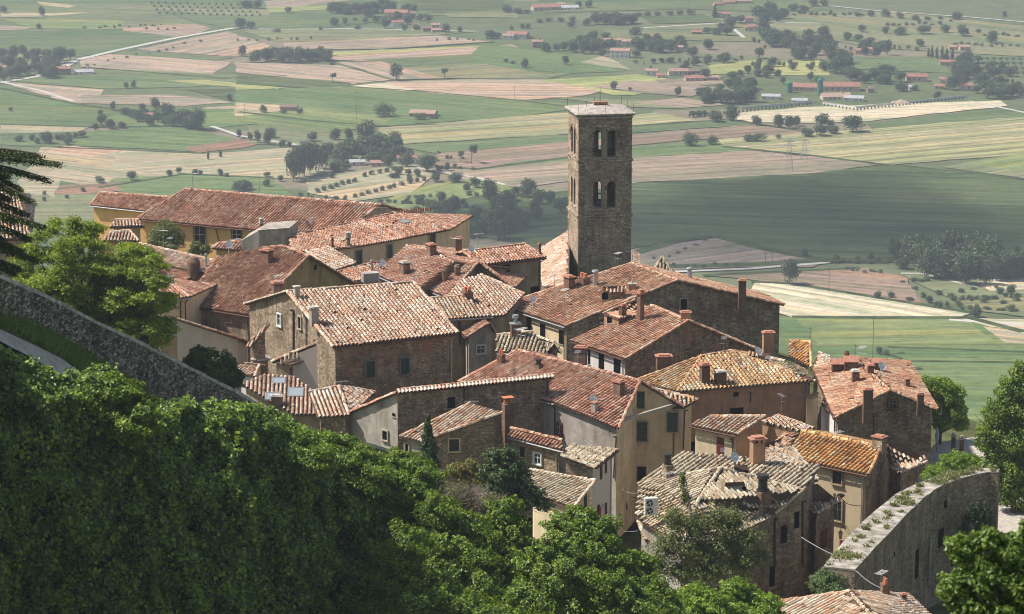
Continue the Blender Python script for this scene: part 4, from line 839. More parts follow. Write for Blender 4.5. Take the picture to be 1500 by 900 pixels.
# ---- sheds under the dark wall
h = H('shed', 'crumbling brick-topped shed with a tiny white window frame below the dark stone wall', cat='shed', ze=237, wall='stone_dark', pal='dark', messy=1, zb=230)
h.z('A', 745, 640, 236.8).z('B', 826, 660, 236.8).z('F', 824, 645, 237.3).z('E', 748, 627, 237.3).facet('ABFE', 'EF').outline('ABFE', {0: 'stone'}).start()
h.win(788, 672, .8, .9, 'glass', col='whitewood', sur='whitewood').win(765, 662, .5, .9, 'dark', sur=None)
h = H('white_house', 'narrow white house with red-brown shutters beside the tall stained facade', ze=236, wall='white', pal='grey', messy=1)
h.z('A', 872, 685).z('B', 905, 658).on('F', 830, 652, 'AB', 12).on('E', 822, 667, 'AB', 12)
h.facet('ABFE', 'AE').outline('ABFE', {3: 'stone_dark'}).start()
h.win(880, 692, .5, 1.1, 'shut', col='redwood', sur=None).win(887, 684, .4, 1.0, 'shut', col='redwood', sur=None).win(876, 756, .5, 1.9, 'shut', col='redwood', sur=None).win(887, 752, .45, 1.8, 'shut', col='redwood', sur=None).pipe(898, 668, 898, 780, .07)
h = H('tiled_house', 'low house with a lichen-white roof edged by salmon tiles and a cream end wall', ze=236, wall='cream', pal='grey', messy=1)
h.z('A', 776, 722).z('B', 840, 744).on('F', 872, 705, 'AB', 13).on('E', 774, 688, 'AB', 13).facet('ABFE', 'EF BF')
h.outline('ABFE').start(); h.win(857, 736, .5, 1.3, 'shut', col='green', sur=None)
# ---- central house with tall stained facade
h = H('tall_house', 'tall stained beige house with an arched gable and four faded green shutters over the street', ze=238, wall='facade', pal='red', messy=.45, zb=227)
h.z('A', 812, 590).z('B', 906, 628, 237.4).on('F', 938, 558, 'AB', 16).on('E', 758, 513, 'AB', 16); h.P['A0'] = at_z(670, 560, 237.8)
h.P['B0'] = at_z(868, 606, 238)
h.facet(['A0', 'A', 'B', 'F', 'E'], 'EF BF'); h.cap.append((h.P['A0'], h.P['E'])); h.P['C'] = at_z(1000, 595, 237.6); h.P['C2'] = h.P['C']+(h.P['E']-h.P['F'])*.55; h.P['E2'] = h.P['E']+np.array([3.5, 4, -1.6])
h.facet(['F', 'C', 'C2', 'E2', 'E'], 'FC'); h.outline(['A0', 'A', 'B', 'F', 'C', 'C2', 'E2', 'E'], {0: 'grey', 1: 'grey', 7: 'grey'}).start()
h.win(938, 586, .75, 1.5, col='greygreen', sur=None).win(940, 632, .95, 1.75, col='greygreen').win(985, 618, .95, 1.75, col='greygreen').win(940, 694, .8, 1.3, 'dark', sur=None).win(820, 628, .5, .9, 'glass', col='whitewood', sur='redwood').win(918, 741, .3, .5, 'dark', sur=None)
h.band(908, 616, 986, 593, .3, .3).band(908, 652, 988, 609, .2, .12, 'frame', 'string_course').pipe(904, 640, 900, 700, .07)
h.chim(907, 581, 556, 14, 'brick').chim(789, 540, 526, 11, 'black').chim(734, 533, 513, 10, 'pots').chim(871, 603, 588, 9, 'grey').aerial(758, 520, 480)
# orange mark: a run of new tiles is part of the roof
h = H('tiled_house', 'low end house with a small mixed-tile roof at the foot of the arched gable', ze=237.4, wall='facade', pal='mix', messy=.7, zb=227)
h.z('A', 984, 597).z('B', 1003, 597).on('E', 975, 574, 'AB', 17).on('F', 1023, 585, 'AB', 17).facet('ABFE', 'EF AE').outline('ABFE').start(); h.pipe(1002, 601, 1000, 680, .06)
# ---- grey gable, striped roof, rubble roof
h = H('tiled_house', 'house with a bright mottled roof and a red drainpipe beside the large stone house', ze=238.6, wall='tan', pal='mix', messy=.6)
h.z('A', 656, 468).z('B', 722, 463).on('F', 680, 434, 'AB', 17).on('E', 630, 437, 'AB', 17).mir('C', 'B', 'F').mir('D', 'A', 'E').facet('ABFE', 'EF AE').facet('DEFC').outline('ABFCDE').start()
h.pipe(673, 472, 674, 505, .1).vent(680, 446)
h = H('gabled_house', 'pink-roofed house with bright orange clay chimney pots before the dark stone gable', ze=238.4, wall='tan', pal='pale', messy=.7)
h.z('A', 718, 464).z('B', 740, 462).on('F', 768, 431, 'AB', 15).on('E', 676, 409, 'AB', 15).on('G', 704, 402, 'AB', 15); h.on('Z', 655, 440, 'AB', 15)
h.facet(['Z', 'A', 'B', 'F', 'G', 'E'], 'GF EZ').outline(['Z', 'A', 'B', 'F', 'G', 'E']).start()
h.chim(685, 442, 420, 14, 'pots').aerial(630, 440, 375)
h = H('shed', 'small grey gabled shed with a white lattice window under the mottled roof', cat='shed', ze=237.2, wall='grey', pal='dark', messy=.6, zb=230)
h.z('B', 683, 494).z('C', 726, 489); h.P['F'] = at_z(722, 476, 238.2); h.P['A'] = h.P['B']+np.array([-1, 4.5, 0]); h.P['D'] = h.P['C']+np.array([-1, 4.5, 0]); h.P['F'] = (h.P['B']*.2+h.P['C']*.8)+[0, 0, 1.1]; h.P['E'] = h.P['F']+np.array([-1, 4.5, 0])
h.facet('ABFE', 'BF').facet('EFCD', 'FC').outline('ABFCDE').start(); h.win(704, 512, .9, .8, 'glass', col='whitewood', sur='whitewood')
h = H('tiled_house', 'low roof of black-and-white streaked tiles behind the tall red brick chimney', ze=237.4, wall='stone_dark', pal='grey', messy=.8, zb=230)
h.z('A', 727, 516).z('B', 803, 519).on('F', 781, 486, 'AB', 15).on('E', 727, 491, 'AB', 15).facet('ABFE', 'EF').outline('ABFE').start()
stack('low roof of black', at_z(755, 512, 237)-[0, 0, 1], (0.9, 0.8, 3.5), 0.2, 'brick', 'cowl')
h = H('ruined_shed', 'collapsed shed roof of loose pale rubble tiles with a little stone gable', cat='shed', ze=237.2, wall='stone_dark', pal='grey', messy=3, zb=230)
h.z('B', 803, 514).z('C', 823, 517); h.P['F'] = (h.P['B']+h.P['C'])/2+[0, 0, .9]; v_ = np.array([-3.4, 5.4, 0]); h.P['A'] = h.P['B']+v_; h.P['D'] = h.P['C']+v_; h.P['E'] = h.P['F']+v_
h.facet('ABFE', 'BF EF').facet('EFCD', 'FC').outline('ABFCDE').start()
# ---- house behind with balcony-like cream wall (big red roof by the tower)
h = H('gabled_house', 'huge red-roofed house below the tower with a cream side wall and long rubble gable', ze=238, wall='tan', pal='rust', messy=.75)
h.gable((732, 448), (828, 478), (926, 386), (992, 411), 15, walls=False, drop=237.6); h.P['A'], h.P['E'], h.P['D'] = h.P['A'], h.P['E'], h.P['D']
h.outline('ABFCDE', {0: 'cream', 1: 'stone_dark', 2: 'stone_dark'}).start()
h.win(1001, 446, .8, 1.15, 'dark').win(775, 476, .85, 1.6, 'dark', sur=None).win(757, 470, .6, 1.5, 'dark', sur=None).win(822, 494, .8, 1.4, 'dark', sur=None).win(795, 484, .9, 1.3, 'dark', sur=None)
h.chim(834, 424, 403, 14, 'brick').chim(855, 418, 400, 16, 'pots').chim(872, 420, 396, 9, 'pipe').chim(1087, 440, 409, 12, 'brick').chim(1010, 409, 392, 8, 'pipe').pipe(1157, 470, 1157, 505, .08)
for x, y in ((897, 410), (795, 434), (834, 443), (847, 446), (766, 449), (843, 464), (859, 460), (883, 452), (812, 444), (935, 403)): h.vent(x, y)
h.aerial(827, 470, 420).aerial(951, 425, 385).aerial(993, 415, 380)
h = H('dormer', 'tiled roof dormer with a dark opening set on the huge red roof', into='huge red-roofed', ze=240.6, wall='stone', pal='pale', messy=.3, zb=238.3, over=.12)
h.z('A', 881, 427).z('B', 915, 429).z('F', 919, 419, 241.1).z('E', 884, 420, 241.1).facet('ABFE').outline('ABFE').start(); h.win(888, 434, .9, .7, 'dark', sur=None)
stack('huge red-roofed', at_z(926, 441, 239.3)-[0, 0, 1], (0.8, 0.7, 2.7), 0, 'terra', 'finial')
# ---- house in front of it
h = H('gabled_house', 'rusty-roofed house with a whitish wall of dark openings and a brick chimney on its gable', ze=238.6, wall='stone_dark', pal='rust', messy=.75)
h.z('A', 837, 500).z('B', 915, 526).on('F', 1008, 470, 'AB', 15).on('E', 953, 447, 'AB', 15).mir('D', 'A', 'E', 238.3); h.P['C'] = at_z(1122, 518, 237.4); h.P['C2'] = h.P['C']+(h.P['E']-h.P['F'])
h.facet('ABFE', 'EF BF').facet(['F', 'C', 'C2', 'E'], 'FC').outline(['A', 'B', 'F', 'C', 'C2', 'E'], {0: 'white', 5: 'white'}).start()
h.win(881, 531, .9, 1.9, 'dark', sur=None).win(904, 540, 1.1, 1.9, 'dark', sur=None).chim(1004, 482, 455, 14, 'brickc').chim(938, 470, 424, 9, 'brick').win(863, 520, .4, 1.8, 'dark', sur=None)
h = H('roof_turret', 'raised brick roof turret', into='rusty-roofed house with', ze=240.6, wall='brick', pal='rust', zb=238, over=.1, messy=.5)
h.z('A', 883, 459).z('B', 906, 467).z('C', 975, 455, 240.2).z('D', 930, 440, 241.3).facet('ABCD', 'AD').outline('ABCD', {0: 'terra'}).start(); h.win(893, 470, .9, .7, 'dark', sur=None).chim(912, 466, 445, 9, 'brick')
stack('rusty-roofed house with', at_z(851, 543, 236.8)-[0, 0, 1], (1.0, 0.8, 3.2), -0.3, 'brick', 'cap')
# ---- hipped terracotta house
h = H('hipped_house', 'terracotta-walled house with a broad hipped roof of ochre and white tiles', ze=238, wall='terra', pal='orange', messy=.7, zb=229)
h.z('A', 930, 558).z('B', 992, 574).z('C', 1194, 558).on('F', 1071, 514, 'BC', 15).on('E', 1028, 522, 'BC', 15); h.P['Z'] = h.P['A']+np.array([1, 1, .2])
h.facet('BCFE', 'BE CF EF'); h.facet('ABE', 'AE'); h.P['D'] = at_z(1120, 522, 238.4)
h.facet('CDF', 'DF'); h.facet('AEFD'); h.outline('ABCD').start()
h.win(1079, 607, 1.3, 1.2, 'dark', sur=None).win(1078, 578, .5, .4, 'dark', sur=None).win(1012, 658, .9, 1.3, 'dark', sur=None).win(1060, 625, .7, 1.0, 'dark', sur=None)
h.chim(1032, 561, 531, 13, 'brick').chim(1055, 562, 542, 15, 'brickc').pipe(1099, 575, 1099, 590, .05).aerial(1125, 560, 520)
for x, y in ((1106, 557), (1120, 559), (1137, 554), (1070, 535), (1090, 540), (1060, 528)): h.vent(x, y)
h = H('tiled_house', 'grey-tiled house half hidden behind the hip of the terracotta house', ze=238.4, wall='stone_dark', pal='grey', messy=.9)
h.z('A', 1125, 540).z('B', 1192, 554).on('F', 1150, 530, 'AB', 14).on('E', 1098, 518, 'AB', 14).facet('ABFE', 'EF').outline('ABFE').start()
h = H('roof_turret', 'brick parapet box', into='terracotta-walled', ze=239.5, wall='brick', pal='mix', messy=.5, zb=237.5, over=.12)
h.z('A', 1097, 521).z('B', 1127, 523).z('F', 1129, 518, 239.8).z('E', 1098, 515, 239.8).facet('ABFE').outline('ABFE').start()
stack('terracotta-walled', at_z(1125, 518, 238)-[0, 0, 1], (1.0, 0.8, 3.0), 0.1, 'terra', 'cap')
stack('rusty-roofed house with', at_z(972, 536, 238.2)-[0, 0, 1], (1.3, 0.9, 1.9), 0.1, 'brick', 'cap')
# ---- small gabled house and parapet court
h = H('cream_house', 'small cream house with a dark red door and striped tan roof', ze=237, wall='cream', pal='mix', messy=.5, zb=229)
h.z('A', 1008, 623).z('B', 1079, 637).on('F', 1121, 610, 'AB', 14).on('E', 1040, 610, 'AB', 14).facet('ABFE', 'EF BF').outline('ABFE', {1: 'terra'}).start()
h.win(1055, 656, .75, 1.8, 'door', col='redwood', sur=None).pipe(1073, 643, 1075, 668, .06)
h = H('brick_house', 'roofless brick building with a jagged tile-topped parapet and an aerial', ze=237.2, wall='terra', pal='mix', messy=1, zb=229, over=.05)
h.z('A', 1116, 619).z('B', 1140, 609).z('C', 1193, 628).z('D', 1176, 634).outline('ABCD'); h.cap = []; h.fac = []
h.facet('ABCD'); h.cap += [(h.P['A'], h.P['B']), (h.P['B'], h.P['C'])]; h.start(); h.aerial(1144, 618, 575)
h = H('tan_lean_to', 'narrow lean-to with a steep tan roof squeezed into the dark alley', cat='lean-to', ze=236, wall='tan', pal='mix', zb=229, over=.05)
h.z('A', 1180, 597, 236.0).z('B', 1197, 608, 235.6).z('C', 1199, 574, 238.6).z('D', 1181, 579, 238.2).facet('ABCD').outline('ABCD').start()
# ---- bright orange roof and pink roof beyond
h = H('tiled_house', 'tall narrow house with a bright orange striped roof just past the long rubble gable', ze=236.4, wall='stone_dark', pal='vivid', messy=.8)
h.z('A', 1156, 521).z('B', 1188, 538, 236).on('F', 1187, 501, 'AB', 24).on('E', 1157, 500, 'AB', 24).facet('ABFE', 'EF BF').outline('ABFE').start()
for y in (509, 516, 523, 530): h.vent(1181, y)
h = H('tiled_house', 'small pointed pink roof between the orange striped roof and the big stone gable house', ze=237, wall='stone', pal='pale', messy=.6)
h.z('A', 1188, 541).z('B', 1216, 533).on('F', 1215, 524, 'AB', 18).on('E', 1199, 516, 'AB', 18).facet('ABFE', 'EF BF'); h.P['Z'] = h.P['E']+np.array([3, 3, -1.]); h.facet(['F', 'B', 'Z', 'E']) if 0 else None
h.outline('ABFE').start()
# ---- big stone gable house on the right
h = H('stone_house', 'big stone house with a jumbled pink roof of brick chimneys and a tiny grid window', ze=237.5, wall='stone_dark', pal='rust', messy=1.2, zb=226)
h.gable((1192, 540), (1223, 612), (1250, 524), (1304, 572), 15, walls=False); h.P['C'] = at_z(1372, 600, 237.3); h.P['D'] = h.P['C']+(h.P['A']-h.P['B'])
h.fac[1] = [h.P[k].copy() for k in 'DEFC']; h.cap = [(h.P['E'], h.P['F']), (h.P['A'], h.P['E']), (h.P['B'], h.P['F']), (h.P['F'], h.P['C'])]; h.outline('ABFCDE').start()
h.win(1308, 593, .65, .85, 'glass', col='frame', sur='brick').win(1293, 652, 1.2, 1.5, 'brickarch', sur='brick') if 0 else None
h.win(1308, 593, .65, .85, 'glass', col='frame', sur='brick')
h.chim(1227, 545, 525, 17, 'dormer').chim(1246, 542, 521, 19, 'dormer').chim(1253, 561, 541, 13, 'brickc').chim(1275, 549, 533, 11, 'brick').chim(1283, 540, 525, 14, 'dormer').chim(1271, 593, 566, 13, 'brick').chim(1348, 593, 574, 8, 'brick').chim(1329, 565, 554, 8, 'brick').chim(1240, 527, 514, 9, 'belly')
h.pipe(1279, 606, 1279, 650, .05)
h = H('white_column_house', 'sliver of a pale house end standing in the dark alley beside the big stone gable', cat='house', ze=237, wall='white', pal='pale', zb=227, over=.05)  # white walls carry the sunlight on this sliver in their colour
h.z('A', 1203, 590, 237.4).z('B', 1211, 602, 236.6).z('C', 1222, 606, 237.1).z('D', 1213, 590, 237.3).facet('ABCD').outline('ABCD').start()
# ---- orange roof house with beige wall
h = H('beige_house', 'smooth beige house with a vivid orange striped roof, a street lantern on its corner', ze=237, wall='beige', pal='vivid', messy=.35, zb=227)
h.gable((1146, 670), (1272, 695), (1177, 632), (1291, 655), 15, walls=False); h.outline('ABFCDE', {1: 'stone_dark', 2: 'stone_dark'}).start()
h.win(1227, 700, .85, 1.05, 'glass', col='wood', sur='tan').win(1227, 748, .85, 1.7, 'glass', col='greygreen', sur='tan').chim(1288, 658, 637, 17, 'stonech').win(1236, 805, .8, 1.5, 'door', col='redwood', sur=None)
h = H('tiled_house', 'low stone house with a salmon roof trimmed with pale stones behind the orange-roofed house', ze=236.2, wall='stone_dark', pal='mix', messy=.7, zb=227)
h.z('A', 1305, 683).z('B', 1318, 694).on('C', 1358, 677, 'AB', 1).z('C', 1358, 677, 236.2).z('D', 1322, 650, 237.8).z('E', 1294, 650, 237.8)
h.facet(['A', 'B', 'C', 'D', 'E'], 'AB BC').outline(['A', 'B', 'C', 'D', 'E']).start()
# ---- cluster around the air conditioner
h = H('tiled_house', 'sprawling low house with lichen-grey hipped roofs, a boxed air conditioner and a black flue', ze=238.2, wall='stone_dark', pal='grey', messy=1.3, zb=228)
h.z('A', 934, 757).z('B', 1000, 800).z('C', 1092, 776).z('D', 1135, 752).z('E', 1177, 719, 239.5)
h.P['R'] = at_z(1056, 686, 241.2); h.P['S'] = at_z(1022, 735, 240.2); h.P['Z'] = at_z(934, 709, 239.9)
h.facet('ABSRZ', 'SR ZR'); h.facet('BCDS', 'BS'); h.facet('SDER', 'DE'); h.P['Y'] = h.P['E']+np.array([2, 7, 0]); h.P['X'] = h.P['Z']+np.array([4, 9, 0]); h.facet(['R', 'E', 'Y', 'X', 'Z'], 'RE'); h.outline(['A', 'B', 'C', 'D', 'E', 'Y', 'X', 'Z'], {0: 'grey', 7: 'white'}).start()
h.chim(1117, 738, 695, 20, 'black').chim(978, 703, 665, 15, 'stoneblack').win(1148, 783, .6, 1.4, 'dark', sur=None).win(1167, 762, .5, 1.3, 'dark', sur=None).pipe(1134, 760, 1134, 830, .08)
h.pipe(1174, 735, 1174, 830, .08).win(1128, 845, .9, 1.6, 'dark', sur=None)
h = H('dormer', 'pale rendered roof dormer with a row of tile ends beside the black flue', into='sprawling low', ze=240.4, wall='grey', pal='mix', zb=238.5, over=.1, messy=.4)
h.z('A', 1064, 715).z('B', 1092, 713).z('C', 1090, 706, 240.9).z('D', 1062, 707, 240.9).facet('ABCD').outline('ABCD').start(); h.win(1090, 722, .35, .9, 'dark', sur=None)
h = H('dormer', 'open tiled dormer mouth under the salmon ridge of the lichen-grey roofs', into='sprawling low', ze=240.9, wall='tan', pal='pale', zb=239, over=.1, messy=.5)
h.z('A', 1076, 690).z('B', 1097, 692).z('C', 1094, 681, 241.4).z('D', 1074, 683, 241.4).facet('ABCD').outline('ABCD').start(); h.win(1090, 696, .6, .8, 'dark', sur=None)
h = H('tiled_house', 'lower tiled wing with a white-edged end in front of the boxed air conditioner', ze=236.6, wall='white', pal='grey', messy=1, zb=229)
h.z('A', 946, 792).z('B', 975, 800).on('E', 935, 764, 'AB', 14).on('F', 985, 757, 'AB', 14).facet('ABFE', 'AE EF').outline('ABFE').start()
h = H('tiled_house', 'long mossy-tiled house stepping down between the black flue and the orange roof', ze=238, wall='stone_dark', pal='mix', messy=1.2, zb=227)
h.z('A', 1173, 711).z('B', 1199, 703).z('F', 1149, 641, 239.9).z('E', 1107, 655, 240.4); h.P['G'] = at_z(1100, 672, 239.8)
h.facet(['G', 'A', 'B', 'F', 'E'], 'EG FB').outline(['G', 'A', 'B', 'F', 'E']).start(); h.chim(1109, 679, 652, 15, 'brick').vent(1140, 690).vent(1165, 698)
h = H('tiled_house', 'small orange-edged tile roof wedged between the mossy-tiled house and the orange-roofed house', ze=239.2, wall='terra', pal='rust', messy=.5)
h.z('A', 1122, 661).z('B', 1146, 668).on('F', 1172, 634, 'AB', 15).on('E', 1150, 637, 'AB', 15).facet('ABFE', 'AE').outline('ABFE').start()
h = H('tiled_house', 'lowest stepped stone house with curled tile edges beside the smooth beige house', ze=236.6, wall='stone_dark', pal='mix', messy=1.2, zb=226)
h.z('A', 1178, 742).z('B', 1196, 753).z('C', 1228, 734).z('D', 1198, 709, 238.4).z('E', 1177, 713, 238.4).facet('ABCDE', 'BC AB').outline('ABCDE').start(); h.win(1179, 791, .5, 1.3, 'dark', sur=None).win(1206, 790, .9, 1.5, 'shut', col='redwood', sur=None).pipe(1192, 762, 1192, 830, .06)
h = H('brick_house', 'stub of brick wall with broken red tiles in the court behind the lichen-grey roofs', cat='wall', ze=237.8, wall='brick', pal='rust', messy=2, zb=234)
h.z('A', 1012, 685).z('B', 1045, 680).z('C', 1050, 667, 238.4).z('D', 1010, 666, 238.4).facet('ABCD').outline('ABCD').start()
# ---- bottom roof
h = H('tiled_house', 'lichen-brown roofed house at the bottom edge with a salmon ridge cap and small chimneys', ze=235.6, wall='stone', pal='mix', messy=1, zb=229)
h.P['R'] = at_z(1245, 867, 238); h.P['S'] = at_z(1282, 908, 238.6); h.z('A', 1125, 884, 236).z('B', 1190, 945, 235.8).z('C', 1372, 914, 235.6).z('D', 1330, 872, 236.2)
h.facet('ABSR', 'RS AR'); h.facet('RSCD', 'RD DC'); h.outline('ABSCDR').start(); h.chim(1296, 873, 846, 14, 'pots').chim(1323, 884, 868, 9, 'brick')
# ---- left edge house behind the cedar
h = H('tiled_house', 'house with a steep faded orange roof glimpsed behind the dark cedar', ze=243, wall='tan', pal='mix', messy=1)
h.z('A', -30, 352).z('B', 44, 349).on('F', 22, 274, 'AB', 26).on('E', -25, 272, 'AB', 26).facet('ABFE', 'BF EF'); h.P['C'] = h.P['F']+np.array([1.5, 3, -2]); h.facet('BCF'); h.outline('ABCFE').start()
# dark cottage with pyramid roof behind the huge red roof
h = H('roof_lantern', 'small grey pyramid-roofed lantern rising behind the huge red roof', cat='turret', ze=240.6, wall='stone_dark', pal='grey', zb=224, over=.1, messy=.8)
h.P['T'] = at_d(970, 376, 330); c = h.P['T']-[0, 0, 2.0]
for k, (dx, dy) in zip('ABCD', ((-1.15, -1), (1.35, -1.2), (1.2, 1.2), (-1.2, 1.2))): h.P[k] = c+np.array([dx, dy, 0])
h.facet('ABT', 'AT').facet('BCT', 'BT').facet('CDT').facet('DAT').outline('ABCD').start()

stack('huge red-roofed', at_z(1087, 430, 239.6)-[0, 0, 3.0], (.75, .7, 4.3), 0, 'brick', 'cap')
stack('rusty-roofed house with', at_z(1004, 478, 240.2)-[0, 0, 2], (.9, .8, 3.3), 0, 'terra', 'cap')
stack('big stone house with', at_z(1271, 596, 238.3)-[0, 0, 1.5], (.8, .7, 3.0), 0, 'brick', 'cap')
stack('big stone house with', at_z(1348, 593, 238.2)-[0, 0, 1], (.55, .5, 1.9), 0, 'brick', 'cap')
stack('long mossy-tiled', at_z(1109, 682, 239.6)-[0, 0, 1], (1.0, .8, 2.9), .3, 'terra', 'cap3')
stack('ochre-brown walled', at_z(672, 366, 239.9)-[0, 0, 1], (.7, .6, 2.2), 0, 'brick', 'cap')

def best_roof(px, py):
    b = None
    for x in HS:
        r = None; n_ = len(DIAG)
        try: r = x.roofhit(px, py)
        except Exception: r = None
        del DIAG[n_:]
        if r is not None and not x.into and getattr(x, 'roofo', None) is not None:
            t = (r[0]-O)@FW
            if b is None or t < b[0]: b = (t, x)
    return b and b[1]
for x, yb, yt in ((345, 380, 348), (408, 440, 400), (455, 352, 322), (555, 420, 385), (607, 412, 372), (700, 372, 340), (725, 448, 412), (764, 520, 478), (812, 440, 400), (846, 548, 512), (889, 512, 470), (905, 402, 368), (1040, 440, 405), (1060, 528, 492), (1165, 545, 512), (1215, 560, 520), (1262, 545, 505), (1180, 655, 622), (1225, 665, 630), (1060, 700, 655), (980, 720, 690), (1145, 705, 672), (1290, 870, 835), (500, 590, 556), (690, 620, 585), (860, 675, 645), (240, 370, 335)):
    hh = best_roof(x, yb)
    if hh: hh.aerial(x, yb, yt)
def dish(px, py):
    hh = best_roof(px, py)
    if hh is None: return
    q, n = hh.roofhit(px, py); L = q-hh.org; m = MB().tube(L-[0, 0, .1], L+[0, 0, .9], .03, .03, 5); c = L+np.array([0, 0, .95]); ax = np.array([.55, -.6, .5]); ax /= np.linalg.norm(ax); u = np.cross(ax, [0, 0, 1]); u /= np.linalg.norm(u); v = np.cross(u, ax)
    ring = lambda r, d: [c+u*r*math.cos(a)+v*r*math.sin(a)+ax*d for a in np.linspace(0, 2*math.pi, 13)[:-1]]
    vs_ = ring(.42, .12)+ring(.25, .03)+[c]; m.add(vs_, [(i, (i+1) % 12, 12+(i+1) % 12, 12+i) for i in range(12)]+[(12+i, 12+(i+1) % 12, 24) for i in range(12)]); m.tube(c, c+ax*.4, .012, .012, 4); m.build('satellite_dish', M['plastic'], hh.roofo)
for x, y in ((560, 398), (690, 378), (780, 452), (1110, 530), (1075, 688), (335, 372), (868, 600), (1290, 552)): dish(x, y)
# ================================================================== bell tower
M['stone_quoin'] = stone_mat('quoin_stone', [(0.34, 0.27, 0.19), (0.46, 0.38, 0.28), (0.56, 0.47, 0.35)], 1.2, (0.38, 0.31, 0.22))
M['capstone'] = flat_mat('tower_cap_stone', (0.46, 0.41, 0.36), .95, var=.5, sc=2)
def tower():
    ang = math.radians(10); S = 6.25; ex = np.array([math.cos(ang), math.sin(ang), 0]); ey = np.array([-math.sin(ang), math.cos(ang), 0]); ez = np.array([0, 0, 1.0])
    c0 = at_d(848, 171, 333.5); ztop = c0[2]; zb = 224.0; ctr = c0+ex*S/2+ey*S/2; org = np.array([ctr[0], ctr[1], zb]); root = empty('bell_tower', org, 'tall square stone bell tower with two tiers of paired arched openings', 'bell tower')
    px = 333.5/F_PX; Y = lambda y: ztop-(y-171)*px*1.022-zb      # height above base of a pixel row on the front corner
    m = MB(); T = .7
    tiers = [(Y(231), Y(192)), (Y(305), Y(266))]; hw = .52; cx = (-.87, .76)
    zs = [0, Y(312), Y(258), ztop-zb]
    def panel(side, poly):   # poly: (u, z) counterclockwise on one face, extruded inward
        d = {0: (ex, -ey), 1: (ey, ex), 2: (-ex, ey), 3: (-ey, -ex)}[side]; u, nrm = d; a = [u*p[0]+ez*p[1]+nrm*S/2 for p in poly]; b = [p-nrm*T for p in a]; n = len(a)
        m.add(a+b, [tuple(range(n)), tuple(range(2*n-1, n-1, -1))]+[(i, n+i, n+(i+1) % n, (i+1) % n) for i in range(n)])
    h = S/2; lo = tiers[1][0]; cuts = [(lo, tiers[1][1]), (tiers[0][0], tiers[0][1])]
    for side in range(4):
        e = h if side % 2 == 0 else h-T-.002
        panel(side, [(-e, 0), (e, 0), (e, lo), (-e, lo)]); panel(side, [(-e, cuts[0][1]), (e, cuts[0][1]), (e, cuts[1][0]), (-e, cuts[1][0])]); panel(side, [(-e, cuts[1][1]), (e, cuts[1][1]), (e, ztop-zb), (-e, ztop-zb)])
        for z0, z1 in cuts:
            xs = [-e, cx[0]-hw, cx[0]+hw, cx[1]-hw, cx[1]+hw, e]
            for k in (0, 2, 4): panel(side, [(xs[k], z0), (xs[k+1], z0), (xs[k+1], z1), (xs[k], z1)])
            for c in cx:
                A = [(c+hw*math.cos(t), z1-hw+hw*math.sin(t)) for t in np.linspace(0, math.pi, 9)]
                for p, q in zip(A[:-1], A[1:]): panel(side, [(p[0], p[1]), (p[0], z1), (q[0], z1), (q[0], q[1])] if abs(p[0]-q[0]) > 1e-6 else [(p[0], p[1]), (p[0], z1), (q[0]-.001, z1), (q[0]-.001, q[1])])
    m.build('shaft', M['stone_tower'], root)
    for y, o, t in ((236, .16, .22), (251, .10, .14), (317, .16, .22), (331, .07, .12)):
        z = Y(y); b = MB()
        for nrm, u in ((-ey, ex), (ex, ey), (ey, ex), (-ex, ey)): b.box(nrm*(h+o/2)+ez*z, (S+2*o-(.002 if nrm is ex or nrm is not ex else 0), o, t), ax=(u, nrm, ez))
        b.build('string_course', M['stone_tower'], root)
    for y0, y1 in ((232, 192), (306, 266)):   # sills, hood arch
        b = MB()
        for side in (0, 3):
            u, nrm = {0: (ex, -ey), 3: (-ey, -ex)}[side]
            for c in cx: b.box(u*c+nrm*(h+.06)+ez*(Y(y0)-.08), (1.15, .13, .14), ax=(u, nrm, ez))
        b.build('sill', M['frame'], root)
    b = MB()
    for side in (0, 3):
        u, nrm = {0: (ex, -ey), 3: (-ey, -ex)}[side]
        for sg in (-1, 1):
            A = [u*(sg*1.9*math.cos(t))+ez*(Y(209)+1.7*math.sin(t))+nrm*(h+.03) for t in np.linspace(.15, 1.25, 8)]
            for p, q in zip(A[:-1], A[1:]): b.box((p+q)/2, (np.linalg.norm(q-p)+.03, .07, .12), ax=((q-p)/np.linalg.norm(q-p), nrm, np.cross((q-p)/np.linalg.norm(q-p), nrm)))
    b.build('hood_moulding', M['brick'], root)
    for z in (Y(306)-.05, Y(232)-.05): MB().box(ez*(z-.15), (S-2*T, S-2*T, .3), ang).build('floor_slab', M['wood'], root)
    MB().box(-ex*.2+ez*(Y(306)+1.2), (S-2*T-.4, .14, .14), ang).box(ez*(Y(232)+2.6), (S-2*T, .2, .2), ang).build('bell_beam', M['wood'], root)
    for c, r in ((cx[1]-.05, .5), (cx[0]+.1, .42)):
        b = MB(); pr = [(.0, .25), (.28, .5), (.5, .62), (.9, .72), (1.15, 1.0)]; q = ex*c-ey*1.3+ez*(Y(232)+2.35)
        for (a0, r0), (a1, r1) in zip(pr[:-1], pr[1:]): b.tube(q-ez*a0*1.2, q-ez*a1*1.2, r0*r, r1*r, 14)
        b.tube(q, q+ez*.3, .08, .08, 6); b.build('bell', M['bronze'], root)
    rq = np.random.default_rng(6)
    for sx, sy in ((-1, -1), (1, -1), (-1, 1)):
        z = 1.5; b = MB()
        while z < ztop-zb-.5:
            hh = rq.uniform(.3, .42); l = rq.uniform(.45, .8); l2 = rq.uniform(.3, .5)
            if int(z*2.7) % 2: l, l2 = l2, l
            b.box(ex*sx*(h-l/2+.02)+ey*sy*(h-l2/2+.02)+ez*(z+hh/2), (l, l2, hh-.03), ang); z += hh
        b.build('quoin_column', M['stone_quoin'], root)
